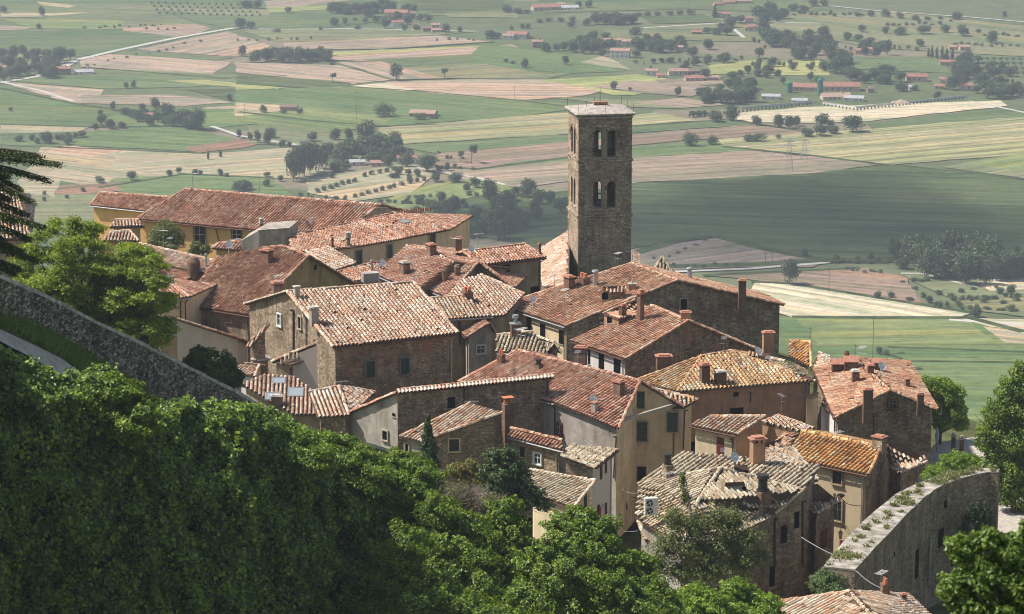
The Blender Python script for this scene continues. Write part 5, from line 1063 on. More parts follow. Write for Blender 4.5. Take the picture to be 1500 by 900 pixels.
    for side, u, nrm in ((0, ex, -ey), (3, -ey, -ex)):
        for _ in range(11): MB().box(u*rq.uniform(-2.6, 2.6)+nrm*(h+.003)+ez*rq.choice([3, 5.5, 7.5, 10.5, 14.4, 15.2, 18.6, 19.4, 23.6]), (.17, .03, .2), ax=(u, nrm, ez)).build('putlog_hole', M['void'], root)  # flat black boxes paint the shade of putlog holes
    # ladder seen inside the lower tier
    b = MB()
    for sg in (-1, 1): b.tube(ex*(cx[0]+sg*.16)+ey*1.2+ez*(Y(306)), ex*(cx[0]+sg*.16)+ey*1.6+ez*(Y(262)), .03, .03, 5)
    for i in range(9): b.tube(ex*(cx[0]-.16)+ey*(1.25+i*.04)+ez*(Y(306)+.3+i*.33), ex*(cx[0]+.16)+ey*(1.25+i*.04)+ez*(Y(306)+.3+i*.33), .025, .025, 5)
    b.build('ladder', M['zinc'], root)
    zt = ztop-zb; o = .42; b = MB(); q = lambda s, z: [(ex*x*(h+s)+ey*y*(h+s)+ez*z) for x, y in ((-1, -1), (1, -1), (1, 1), (-1, 1))]
    b.add(q(.12, zt-.28)+q(.12, zt-.1)+q(.02, zt-.1)+q(.02, zt-.28), [(i, (i+1) % 4, 4+(i+1) % 4, 4+i) for i in range(4)]+[(4+i, 4+(i+1) % 4, 8+(i+1) % 4, 8+i) for i in range(4)]+[(12+i, 12+(i+1) % 4, (i+1) % 4, i) for i in range(4)]); r0, r1, r2, r3 = q(o*.35, zt+.0), q(o, zt+.16), q(o, zt+.27), q(-.1, zt+.42)
    ap = [ez*(zt+.95)+v*.14 for v in (-ex-ey, ex-ey, ex+ey, -ex+ey)]; V = r0+r1+r2+r3+ap
    b.add(V, [(4*k+i, 4*k+(i+1) % 4, 4*k+4+(i+1) % 4, 4*k+4+i) for k in range(4) for i in range(4)]+[(16, 17, 18, 19), (3, 2, 1, 0)]); b.build('roof', M['capstone'], root)
    MB().box(ez*(zt+1.1), (1.6, 1.0, .3), ang).build('roof_cap', M['clay_old'], root)
    MB().tube(ez*(zt+1.2), ez*(zt+2.9), .035, .02, 5).build('lightning_rod', M['metal'], root)
    for x, y in ((-1, -1), (1, -1), (1, 1), (-1, 1), (0, -1), (0, 1), (-.5, 0), (1, 0)): p = ex*x*(h+.1)+ey*y*(h+.1)+ez*(zt+.2); MB().tube(p, p+ez*1.1, .025, .02, 5).build('lightning_rod', M['metal'], root)
    b = MB()
    for i in range(16):
        t0, t1 = 2*math.pi*i/16, 2*math.pi*(i+1)/16; c = ex*(.0)-ey*(h+.03)+ez*Y(352); r = .85
        p, w = c+ex*r*math.cos(t0)+ez*r*math.sin(t0), c+ex*r*math.cos(t1)+ez*r*math.sin(t1); d = (w-p)/np.linalg.norm(w-p); b.box((p+w)/2, (np.linalg.norm(w-p)+.03, .07, .16), ax=(d, ey, np.cross(d, ey)))
    b.build('blind_round_window', M['stone_tower'], root)
tower()
# ================================================================== rampart walls
def rampart(name, label, cat, outer, thick, height, side, mat='stone_grey', cop=.22, zb=None, top='cement'):
    P = [np.asarray(p, float) for p in outer]; Q = []
    for i, p in enumerate(P):
        d = P[min(i+1, len(P)-1)]-P[max(i-1, 0)]; d[2] = 0; d /= np.linalg.norm(d); t = thick[i] if hasattr(thick, '__len__') else thick; Q.append(p+np.array([-d[1], d[0], 0])*t*side)
    org = P[0]-[0, 0, height]; root = empty(name, org, label, cat); m = MB(); c = MB(); n = len(P); L = lambda p: p-org
    base = lambda p: np.array([p[0], p[1], (p[2]-height) if zb is None else zb])
    V = [L(p-[0, 0, cop]) for p in P]+[L(p-[0, 0, cop]) for p in Q]+[L(base(p)) for p in P]+[L(base(p)) for p in Q]; F = []
    for i in range(n-1): F += [(i, i+1, 2*n+i+1, 2*n+i), (n+i+1, n+i, 3*n+i, 3*n+i+1), (i+1, i, n+i, n+i+1)]
    F += [(0, 2*n, 3*n, n), (n-1, 2*n-1, 4*n-1, 3*n-1)]; m.add(V, F); m.build('masonry', M[mat], root)
    o = .06
    for i in range(n-1):
        a, b, a2, b2 = P[i], P[i+1], Q[i], Q[i+1]; L_ = np.linalg.norm(b-a); k = max(1, int(L_/1.1))
        for j in range(k):
            f0, f1 = j/k, (j+.985)/k; dz = RNG.normal(0, .018); w = RNG.normal(0, .03); pts = [a+(b-a)*f0, a+(b-a)*f1, a2+(b2-a2)*f1, a2+(b2-a2)*f0]; cc = sum(pts)/4; pts = [p+(p-cc)*np.array([1, 1, 0])*(.03+w*.3) for p in pts]
            c.add([L(p+[0, 0, dz]) for p in pts]+[L(p-[0, 0, cop]) for p in pts], [(0, 1, 2, 3), (0, 4, 5, 1), (1, 5, 6, 2), (2, 6, 7, 3), (3, 7, 4, 0)])
    c.build('coping', M[top], root); return root, P, Q
LW = [(-210, 303, 142), (-120, 345, 148), (-40, 383, 154), (0, 402, 158), (54, 425, 162), (93, 444, 165), (137, 467.5, 168), (191, 493, 172), (235, 515, 175.5), (288, 542, 179.5), (357, 577.5, 185), (398, 603, 188.5), (437, 620, 192), (480, 634, 195.5), (551, 652, 201), (600, 668, 205), (650, 690, 208)]
LWP = [at_d(*p) for p in LW]
rampart('rampart_wall', 'long grey rubble wall running downhill above the ivy with a pale worn coping', 'wall', LWP, 1.0, 5.5, 1)
RW = [(1252, 835), (1281, 802), (1311, 771), (1336, 745), (1351, 731), (1367, 718), (1383, 709.5), (1399, 703), (1424, 696), (1449, 691), (1462, 692)]
M['worn_top'] = flat_mat('worn_walkway', (0.42, 0.38, 0.32), .95, var=.65, sc=1.2)
RWP = [at_z(x, y, 236.5) for x, y in RW]
rr, _, _ = rampart('rampart_wall', 'high curving stone rampart with a broad grassy walkway along its top', 'wall', RWP, [2.3, 2.5, 2.6, 2.4, 2.3, 2.0, 1.8, 1.6, 1.4, 1.2, 1.2], 14, 1, 'stone_dark', cop=.1, zb=222, top='worn_top')
def on_rw(px, py):   # a point on the camera side face of the high rampart
    d = ray(px, py); best = None
    for a, b in zip(RWP[:-1], RWP[1:]):
        e = b[:2]-a[:2]; L = np.linalg.norm(e); e /= L; n = np.array([e[1], -e[0]]); t = ((a[:2]-O[:2])@n)/(d[:2]@n); q = O+d*t; u = (q[:2]-a[:2])@e
        if -.05 <= u <= L+.05: best = (q, np.array([n[0], n[1], 0]), np.array([e[0], e[1], 0]))
    return best
ro = np.array(rr.location)
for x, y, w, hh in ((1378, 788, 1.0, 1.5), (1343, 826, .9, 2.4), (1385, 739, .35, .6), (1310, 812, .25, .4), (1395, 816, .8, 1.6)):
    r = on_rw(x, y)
    if r: MB().box(r[0]-ro+r[1]*.01, (w, .06, hh), ax=(r[2], r[1], np.array([0, 0, 1.0]))).build('wall_niche', M['void'], rr)  # black slabs paint the shade inside niches on the flat face
r = on_rw(1360, 800); MB().tube(r[0]-ro+r[1]*.15+[0, 0, .8], r[0]-ro+r[1]*.15-[0, 0, 3.2], .09, .09, 8).build('drainpipe', M['zinc'], rr)
for x in (1300, 1352, 1395):
    r = on_rw(x, 860 if x < 1390 else 800); q = r[0]-ro; q[2] = 14-.2-5; MB().box(q+r[1]*.2-[0, 0, 2], (1.0, .5, 9.5), ax=(r[2], r[1], np.array([0, 0, 1.0]))).build('buttress', M['stone_dark'], rr) if 0 else None
# ================================================================== leaves
def leaf_arrays(C, Nn, size, rng, asp=.62, k=None):
    n = len(C); Nn = Nn/np.linalg.norm(Nn, axis=1)[:, None]; a = rng.normal(size=(n, 3)); a -= Nn*(a*Nn).sum(1)[:, None]; a /= np.linalg.norm(a, axis=1)[:, None]; b = np.cross(Nn, a); s = (size*rng.uniform(.6, 1.35, n))[:, None]
    V = np.stack([C-a*s*.5, C+b*s*asp*.5+Nn*s*.08, C+a*s*.55-Nn*s*.10, C-b*s*asp*.5+Nn*s*.08], 1); F = np.arange(4*n).reshape(n, 4); R = np.repeat(rng.random(n), 4); return V.reshape(-1, 3), F, R
def lobes_cloud(lobes, n, size, rng, fill=.25, up=.35, lump=.16):
    """leaves gathered in clumps on the outside of several lobes"""
    L = np.array([[*c, *r] for c, r in lobes], float); vol = (L[:, 3]*L[:, 4]+L[:, 4]*L[:, 5]+L[:, 3]*L[:, 5]); w = vol/vol.sum(); idx = rng.choice(len(L), n, p=w)
    d = rng.normal(size=(n, 3)); d[:, 2] += .15; d /= np.linalg.norm(d, axis=1)[:, None]; ph = rng.random((len(L), 6))*6.28; p = ph[idx]
    f = 1+lump*(np.sin(d[:, 0]*5+p[:, 0])*np.sin(d[:, 1]*5+p[:, 1])+np.sin(d[:, 2]*6+p[:, 2]+d[:, 0]*4))+lump*.6*np.sin(d[:, 0]*13+p[:, 3])*np.sin(d[:, 2]*12+p[:, 4])
    t = 1-np.abs(rng.normal(0, .16, n)); ins = rng.random(n) < fill; t[ins] = rng.uniform(.3, 1, ins.sum())
    C = L[idx, :3]+d*L[idx, 3:]*(f*t)[:, None]; Nn = d*.7+rng.normal(0, .5, (n, 3)); Nn[:, 2] += up; return leaf_arrays(C, Nn, size, rng)
def tree(name, label, cat, base, lobes, mat, n, size, trunk=.2, bark='bark', fill=.25, up=.35, lump=.16, group=None, limbs=True, lw=1.0, part='crown', zbase=None, extra=None):
    """base: (px, py, dist); lobes: (px, py, rx_px, rz_px, depth offset, ry_px)"""
    rng = np.random.default_rng(abs(hash(label)) % 99991 if False else sum(map(ord, label))); b = at_d(*base); sc = base[2]/F_PX
    if zbase is not None: b[2] = zbase
    LL = [(at_d(x, y, base[2]+dz)-b, (rx*sc, (ry or rx)*sc, rz*sc)) for x, y, rx, rz, dz, ry in lobes]
    root = empty(name, b, label, cat, group); V, F, R = lobes_cloud(LL, n, size, rng, fill, up, lump)
    if extra is not None: V, F, R = extra(V, F, R, LL, rng)
    link(part, np_mesh(part, V, F, rnd=R), M[mat], root)
    if trunk:
        m = MB(); top = np.mean([c for c, r in LL], 0); fork = top*np.array([.35, .35, .45]); m.tube((0, 0, -1.5), fork, trunk, trunk*.75, 9)
        if limbs:
            for c, r in LL:
                mid = fork*.4+c*.6+rng.normal(0, .15, 3); m.tube(fork, mid, trunk*.5*lw, trunk*.3*lw, 6); m.tube(mid, c+np.array([0, 0, r[2]*.4]), trunk*.3*lw, trunk*.1*lw, 5)
                for _ in range(5):
                    e = c+rng.normal(0, .5, 3)*np.array(r); m.tube(mid, e, trunk*.14, trunk*.04, 4)
        else: m.tube(fork, top*1.3, trunk*.7, trunk*.2, 7)
        m.build('trunk', M[bark], root)
    return root
def twigs(V, F, R, LL, rng): return V, F, R
# ---- ivy bank
IV = [(-220, 432, 138), (-130, 470, 143.5), (-40, 508, 149), (0, 524, 150), (30, 534, 150.5), (60, 549, 151.5), (95, 566, 152.5), (125, 557, 154), (160, 555, 156), (185, 577, 157), (205, 601, 158), (225, 613, 159.5), (260, 605, 162), (300, 605, 165), (340, 607, 167.5), (375, 609, 170), (410, 617, 172.5), (450, 639, 176), (500, 652, 180), (540, 680, 183), (570, 705, 185), (610, 730, 187), (650, 765, 187), (700, 800, 187), (760, 840, 186), (820, 860, 186), (880, 890, 186), (940, 915, 186), (1000, 935, 186), (1060, 950, 186)]
M['ivyback'] = flat_mat('ivy_undergrowth', (0.012, 0.02, 0.008), 1, var=.5, sc=1, spec=0)  # near-black backing puts the shade between ivy leaves into its colour
def ivy():
    rng = np.random.default_rng(3); T = np.array([at_d(*p) for p in IV]); s = np.r_[0, np.cumsum(np.linalg.norm(np.diff(T, axis=0), axis=1))]
    def surf(u, v):   # u metres along the crest, v metres down the face; negative v is the far shoulder
        c = np.stack([np.interp(u, s, T[:, k]) for k in range(3)], 1); g = np.stack([np.interp(u+1, s, T[:, k])-np.interp(u-1, s, T[:, k]) for k in range(3)], 1); g[:, 2] = 0; g /= np.linalg.norm(g, axis=1)[:, None]
        o = np.stack([g[:, 1], -g[:, 0], 0*u], 1); o = o*.5+np.array([0, -1, 0])*.5; o /= np.linalg.norm(o, axis=1)[:, None]; sh = 1.0
        vv = np.clip(v, 0, None); back = np.clip(-v, 0, None); out = 4.2*(1-np.exp(-vv/4.2))+vv*.08; dn = -(vv-2.9*(1-np.exp(-vv/3.)))*1.02; bz = -back**2*.12
        lump = .75*np.sin(u*.55+np.sin(v*.45)*1.7)*np.sin(v*.62+u*.21)+.5*np.sin(u*1.3+v*.9+1.3)*np.sin(v*1.45-u*.37)+.2*np.sin(u*2.9+v*1.1)*np.sin(v*2.7+u*.9)+.5*np.sin(u*.23+.8)
        p = c+o*(out+lump-back)[:, None]; p[:, 2] += dn+bz+.35*lump; nrm = o.copy(); k = np.exp(-vv/2.4); nrm[:, 2] = .2+k*1.8; return p, nrm
    nu, nv = 160, 60; U, Vv = np.meshgrid(np.linspace(0, s[-1], nu), np.linspace(-2.2, 22, nv)); p, _ = surf(U.ravel(), Vv.ravel()); p = p+np.array([0, .22, -.22])
    q = np.array([(j*nu+i, j*nu+i+1, (j+1)*nu+i+1, (j+1)*nu+i) for j in range(nv-1) for i in range(nu-1)])
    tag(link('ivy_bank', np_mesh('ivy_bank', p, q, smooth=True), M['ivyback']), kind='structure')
    n = 340000; u = rng.uniform(0, s[-1], n); v = rng.uniform(-2, 17.5, n); # sprigs gather into clumps
    cl = rng.uniform(0, 1, (5200, 2))*[s[-1], 19.5]-[0, 2]; pick = rng.integers(0, 5200, n); k = rng.random(n) < .8; u[k] = cl[pick[k], 0]+rng.normal(0, .2, k.sum()); v[k] = cl[pick[k], 1]+rng.normal(0, .2, k.sum()); u = u.clip(0, s[-1])
    P, N = surf(u, v); off = np.where(k, np.clip(rng.normal(.34, .13, n), .05, 1), rng.uniform(0, .15, n)); hv = np.sin(pick*12.9898)*.5+.5; off = off*(.25+hv*1.3)
    P += N/np.linalg.norm(N, axis=1)[:, None]*off[:, None]; N = N+rng.normal(0, .6, (n, 3)); N[:, 2] += .35
    V, F, R = leaf_arrays(P, N, .235, rng, .85); tag(link('ivy', np_mesh('ivy', V, F, rnd=R), M['leaf_ivy']), 'dense dark ivy blanketing the whole steep bank in front of the town', 'ivy', kind='stuff')
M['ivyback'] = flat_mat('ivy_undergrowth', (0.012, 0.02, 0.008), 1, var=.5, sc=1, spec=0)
ivy()
# ---- terrace with grass and path between ivy and wall
A_ = [(-210, 350, 145), (-40, 432, 157.5), (0, 452, 160), (54, 478, 163), (93, 498, 166), (137, 525, 169), (191, 558, 173), (235, 590, 177)]
B_ = [(-210, 380, 142.5), (-40, 462, 154.5), (0, 482, 157), (54, 507, 159.5), (93, 527, 162), (137, 560, 165), (191, 596, 168), (235, 620, 172)]
C_ = [(-210, 400, 139), (-40, 482, 151), (0, 500, 153), (54, 528, 156), (93, 556, 159), (137, 580, 162), (191, 612, 165), (235, 640, 169)]
D_ = [(x, y+60, d-1) for x, y, d in C_]
def strip(name, a, b, mat, dz=0):
    Pa = [at_d(*p)+[0, 0, dz] for p in a]; Pb = [at_d(*p)+[0, 0, dz] for p in b]; n = len(a); me = D.meshes.new(name); me.from_pydata([tuple(p) for p in Pa+Pb], [], [(i, n+i, n+i+1, i+1) for i in range(n-1)]); o = link(name, me, M[mat]); return tag(o, kind='structure')
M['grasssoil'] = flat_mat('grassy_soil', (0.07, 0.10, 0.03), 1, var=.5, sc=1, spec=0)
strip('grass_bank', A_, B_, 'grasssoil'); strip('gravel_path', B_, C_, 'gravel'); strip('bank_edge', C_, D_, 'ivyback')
def blades(P, h, rng, lean=.35):
    n = len(P); a = rng.uniform(0, 6.28, n); t = np.stack([np.cos(a), np.sin(a), 0*a], 1); hh = (h*rng.uniform(.5, 1.3, n))[:, None]; w = .035; tip = P+np.array([0, 0, 1])*hh+rng.normal(0, lean, (n, 3))*hh*[1, 1, 0]; mid = (P+tip)/2+[0, 0, .05]
    V = np.stack([P-t*w, P+t*w, mid+t*w*1.2, mid-t*w*1.2, tip+t*w*.3, tip-t*w*.3], 1).reshape(-1, 3); b = np.arange(n)[:, None]*6; return V, np.concatenate([b+[0, 1, 2, 3], b+[3, 2, 4, 5]]), np.repeat(rng.random(n), 6)
def grass_bank():
    rng = np.random.default_rng(5); n = 26000; t = rng.uniform(0, 6.99, n); k = t.astype(int); f = (t-k)[:, None]; a = np.array([at_d(*p) for p in A_]); b = np.array([at_d(*p) for p in B_]); s = (rng.random(n)**.8)[:, None]*.97
    P = (a[k]*(1-f)+a[k+1]*f)*(1-s)+(b[k]*(1-f)+b[k+1]*f)*s; V, F, R = blades(P, .38, rng); tag(link('grass', np_mesh('grass', V, F, rnd=R), M['grass']), 'long green grass between the gravel path and the grey rubble wall', 'grass', kind='stuff')
grass_bank()
M['weed'] = leaf_mat('dry_weeds', [(0.10, 0.13, 0.04), (0.20, 0.22, 0.08), (0.36, 0.33, 0.17)], .3, 3)
def tuft_rw():
    rng = np.random.default_rng(8); P = []
    for px, py, r, n in ((1238, 815, 1.0, 400), (1262, 787, .4, 60), (1283, 765, .35, 60), (1327, 737, .6, 380), (1322, 730, .4, 160), (1344, 722, .3, 60), (1300, 752, .3, 60), (1375, 706, .8, 300), (1392, 700, .7, 300), (1412, 694, .6, 250), (1268, 775, .3, 120), (1310, 741, .3, 120)):
        c = at_z(px, py, 236.52); P.append(c+np.c_[rng.normal(0, r*.5, (n, 2)), np.zeros(n)])
    for _ in range(60):   # weeds rooted in the joints
        k = rng.integers(0, len(RWP)-1); f = rng.random(); d = RWP[k+1]-RWP[k]; d /= np.linalg.norm(d); c = RWP[k]*(1-f)+RWP[k+1]*f+np.array([-d[1], d[0], 0])*rng.choice([2.0, 1.9, .5, 1.2])*(1-k*.05)+[0, 0, .02]; n = rng.integers(8, 45); P.append(c+np.c_[rng.normal(0, .13, (n, 2)), np.zeros(n)])
    V, F, R = blades(np.concatenate(P), .2, rng, .7); tag(link('wall_weeds', np_mesh('wall_weeds', V, F, rnd=R), M['weed']), 'weeds and grass growing on top of the high curving rampart', 'weeds', kind='stuff')
tuft_rw()
M['leaf_oak'] = leaf_mat('oak_leaves', [(.025, .055, .01), (.075, .13, .018), (.18, .25, .035)], .25, .8)
# ---- trees among the houses
R0 = np.random.default_rng(21)
lo = []
for _ in range(230):
    x = R0.uniform(28, 245); top = 322+abs((x-115)/130)**2*75; bot = 478+min(x-40, 80)*.35; y = top+(R0.random()**.85)*(bot-top); lo.append((x, y, R0.uniform(10, 18), R0.uniform(5.5, 9), R0.uniform(-3.5, 3.5), None))
tree('locust_tree', 'bright yellow-green tree with airy layered sprays behind the grey rubble wall', 'tree', (140, 545, 196), lo, 'leaf_bright', 190000, .16, .14, fill=.55, up=.6, lump=.4, lw=.2)
tree('evergreen_shrub', 'deep green bushy evergreen growing through the lower branches of the bright yellow-green tree', 'tree', (195, 545, 199), [(195, 470, 26, 22, 1, None), (215, 492, 26, 18, 0, None), (175, 498, 32, 16, 1, None), (150, 510, 30, 14, 1, None)], 'leaf_dark', 12000, .19, .12, fill=.5, lump=.3)
tree('laurel_bush', 'rounded dark green laurel bush leaning over the grey rubble wall', 'bush', (312, 590, 197), [(300, 528, 26, 20, 0, None), (325, 540, 24, 22, 0, None), (340, 556, 16, 16, 0, None), (284, 535, 16, 16, 0, None), (310, 555, 28, 20, -1, None)], 'leaf_dark', 15000, .2, .15, fill=.2)
def cedar():
    rng = np.random.default_rng(12); b = at_d(-60, 440, 128); root = empty('cedar_tree', b, 'dark drooping cedar branches reaching in beside the faded orange roof', 'tree'); m = MB().tube((0, 0, -2), at_d(-62, 150, 128)-b, .35, .2, 10); C = []; N = []
    for x, y, y0, L in ((88, 238, 232, 1), (72, 262, 238, 1), (60, 226, 222, .8), (46, 292, 250, 1), (30, 275, 246, 1), (64, 330, 305, 1), (44, 348, 318, 1), (56, 380, 350, 1), (34, 366, 340, 1), (22, 398, 372, 1), (40, 312, 285, .8), (18, 322, 296, 1), (12, 256, 240, 1), (6, 350, 330, 1), (30, 392, 372, 1), (14, 290, 270, 1))+tuple((-130-x_, y_+6, y0_, l_) for x_, y_, y0_, l_ in ((60, 240, 235, 1), (40, 280, 250, 1), (70, 320, 290, 1), (30, 350, 320, 1), (60, 390, 350, 1), (20, 230, 210, 1), (40, 200, 180, .8), (10, 170, 160, .8))):
        p0 = at_d(-60, y0-6, 128+rng.uniform(-2, 2)); p1 = at_d((x-60)/2, (y0+y)/2-9, 128+rng.uniform(-1, 1)); p2 = at_d(x, y, 128+rng.uniform(-1.5, 1.5)); pts = [p0*(1-t)**2+p1*2*t*(1-t)+p2*t*t for t in np.linspace(0, 1, 12)]
        for a, c, t in zip(pts[:-1], pts[1:], range(11)): m.tube(a-b, c-b, .06*(1-t/12)+.012, .06*(1-(t+1)/12)+.01, 5)
        n = 1500; t = rng.uniform(.15, 1, n); Pm = p0*((1-t)**2)[:, None]+p1*(2*t*(1-t))[:, None]+p2*(t*t)[:, None]; k = rng.integers(0, 26, n); off = np.sin(k*7.1)*.55*(1.1-t*.75); s_ = rng.random(n)
        Pm += np.stack([rng.normal(0, .06, n), off*s_*1.3, -np.abs(off)*s_*.55-rng.random(n)*.22], 1); Pm[:, 0] += np.cos(k*5.3)*.25*s_; C.append(Pm); N.append(rng.normal(0, .6, (n, 3))+[0, 0, .9])
    V, F, R = leaf_arrays(np.concatenate(C), np.concatenate(N), .13, rng, .4); link('foliage', np_mesh('foliage', V-b, F, rnd=R), M['leaf_dark'], root); m.build('trunk', M['bark'], root)
cedar()
tree('garden_tree', 'bushy brown-green garden tree against the ochre convent wall', 'tree', (243, 372, 333), [(243, 335, 18, 14, 0, None), (232, 348, 16, 14, 0, None), (257, 348, 15, 15, 0, None), (245, 358, 24, 10, 0, None), (226, 357, 12, 10, 0, None)], 'leaf_olive', 6000, .22, .2, fill=.2)
tree('garden_shrub', 'small olive-green shrub below the white-framed convent window', 'bush', (292, 377, 326), [(287, 361, 9, 9, 0, None), (299, 366, 11, 8, 0, None), (283, 370, 9, 6, 0, None)], 'leaf_olive', 2200, .2, .12)
tree('cypress_tree', 'narrow dark cypress standing before the small lean-to house', 'tree', (628, 705, 222), [(627, 622, 4, 14, 0, None), (627, 640, 8, 22, 0, None), (628, 662, 12, 24, 0, None), (629, 684, 16, 20, 0, None)], 'leaf_dark', 11000, .15, .14, fill=.2, limbs=False)
lo = [(742, 664, 12, 10, 0, None), (722, 672, 13, 12, 0, None), (752, 684, 14, 12, 0, None), (733, 696, 14, 12, -1, None), (712, 690, 12, 10, 0, None), (765, 700, 14, 13, 0, None), (748, 716, 18, 13, 0, None), (722, 716, 14, 10, 0, None), (780, 722, 14, 14, 0, None), (757, 738, 20, 12, 0, None), (795, 738, 14, 10, 0, None)]
tree('pine_tree', 'spiky blue-green pine rising between the ivy and the low tiled roofs', 'tree', (748, 780, 214), lo, 'leaf_pine', 22000, .17, .16, fill=.5, up=.5, lump=.4)
tree('apricot_tree', 'sparse tree with salmon-tinged leaves between the cypress and the spiky pine', 'tree', (692, 730, 217), [(668, 688, 14, 9, 0, None), (690, 684, 12, 12, 0, None), (702, 700, 14, 10, 0, None), (680, 702, 14, 8, 0, None)], 'leaf_blush', 5200, .16, .1)
lo = [(1000, 705, 6, 16, 0, None), (1004, 728, 8, 14, 0, None), (990, 762, 22, 18, 0, None), (1020, 770, 22, 20, 0, None), (1050, 762, 22, 22, 0, None), (1075, 765, 16, 18, 0, None), (1095, 790, 20, 18, 0, None), (1060, 795, 26, 22, 0, None), (1020, 805, 28, 20, 0, None), (980, 800, 24, 22, 0, None), (1115, 815, 14, 16, 0, None), (1085, 825, 24, 18, 0, None), (1040, 835, 28, 18, 0, None), (995, 838, 24, 16, 0, None), (968, 825, 14, 14, 0, None)]
tree('olive_tree', 'large wispy grey-green tree spreading in front of the lichen-grey roofs', 'tree', (1040, 900, 197), lo, 'leaf_olive', 34000, .145, .16, 'barkpale', fill=.7, up=.2, lump=.4)
tree('plane_tree', 'vivid green leafy tree on the path beside the big stone gable house', 'tree', (1376, 668, 268), [(1352, 566, 18, 14, 0, None), (1380, 566, 20, 14, 0, None), (1395, 582, 20, 18, 0, None), (1368, 590, 18, 20, 0, None), (1400, 606, 18, 16, 0, None), (1352, 585, 14, 14, 0, None), (1380, 618, 16, 12, 0, None), (1408, 622, 12, 10, 0, None)], 'leaf_bright2', 16000, .2, .2)
lo = [(1495, 550, 16, 22, 0, None), (1480, 575, 22, 24, 0, None), (1462, 605, 22, 24, 0, None), (1492, 610, 26, 28, 0, None), (1448, 640, 20, 26, 0, None), (1475, 650, 30, 30, 0, None), (1500, 650, 30, 30, 0, None), (1455, 685, 22, 24, 0, None), (1485, 695, 30, 30, 0, None), (1510, 720, 30, 34, 0, None), (1472, 725, 20, 18, 0, None), (1515, 590, 22, 34, 0, None)]
tree('oak_tree', 'tall full-crowned dark tree towering at the end of the high curving rampart', 'tree', (1485, 800, 246), lo, 'leaf_mid', 34000, .22, .3)
tree('fig_bush', 'fresh green spreading bush at the foot of the path, just behind the rampart end', 'bush', (1398, 712, 250), [(1375, 690, 20, 10, 0, None), (1398, 676, 22, 14, 0, None), (1420, 680, 22, 14, 0, None), (1435, 690, 16, 10, 0, None), (1362, 697, 14, 6, 0, None)], 'leaf_bright2', 9000, .18, .12)
tree('broom_bush', 'feathery pale green bush at the near end of the high curving rampart', 'bush', (1218, 885, 213), [(1205, 852, 20, 14, 0, None), (1230, 850, 20, 14, 0, None), (1216, 842, 18, 12, 0, None), (1216, 860, 30, 12, 0, None)], 'leaf_feather', 14000, .13, .1, fill=.4, up=.7)
tree('ivy_bush', 'small bright bush on the near corner of the rampart walkway', 'bush', (1222, 838, 216), [(1224, 824, 12, 9, 0, None), (1236, 818, 9, 6, 0, None)], 'leaf_bright2', 2500, .14, .06)
lo = [(1395, 860, 22, 22, 0, None), (1420, 815, 22, 24, 0, None), (1405, 800, 20, 18, 0, None), (1450, 790, 24, 16, 0, None), (1480, 810, 30, 26, 0, None), (1440, 845, 34, 32, 0, None), (1490, 860, 34, 36, 0, None), (1420, 895, 30, 24, 0, None), (1470, 905, 40, 30, 0, None), (1510, 780, 20, 24, 0, None), (1520, 840, 20, 50, 0, None)]
tree('bay_tree', 'out-of-focus leafy treetop close to the viewer in front of the rampart end', 'tree', (1480, 1010, 40), lo, 'leaf_mid2', 9500, .085, .05, fill=.35)
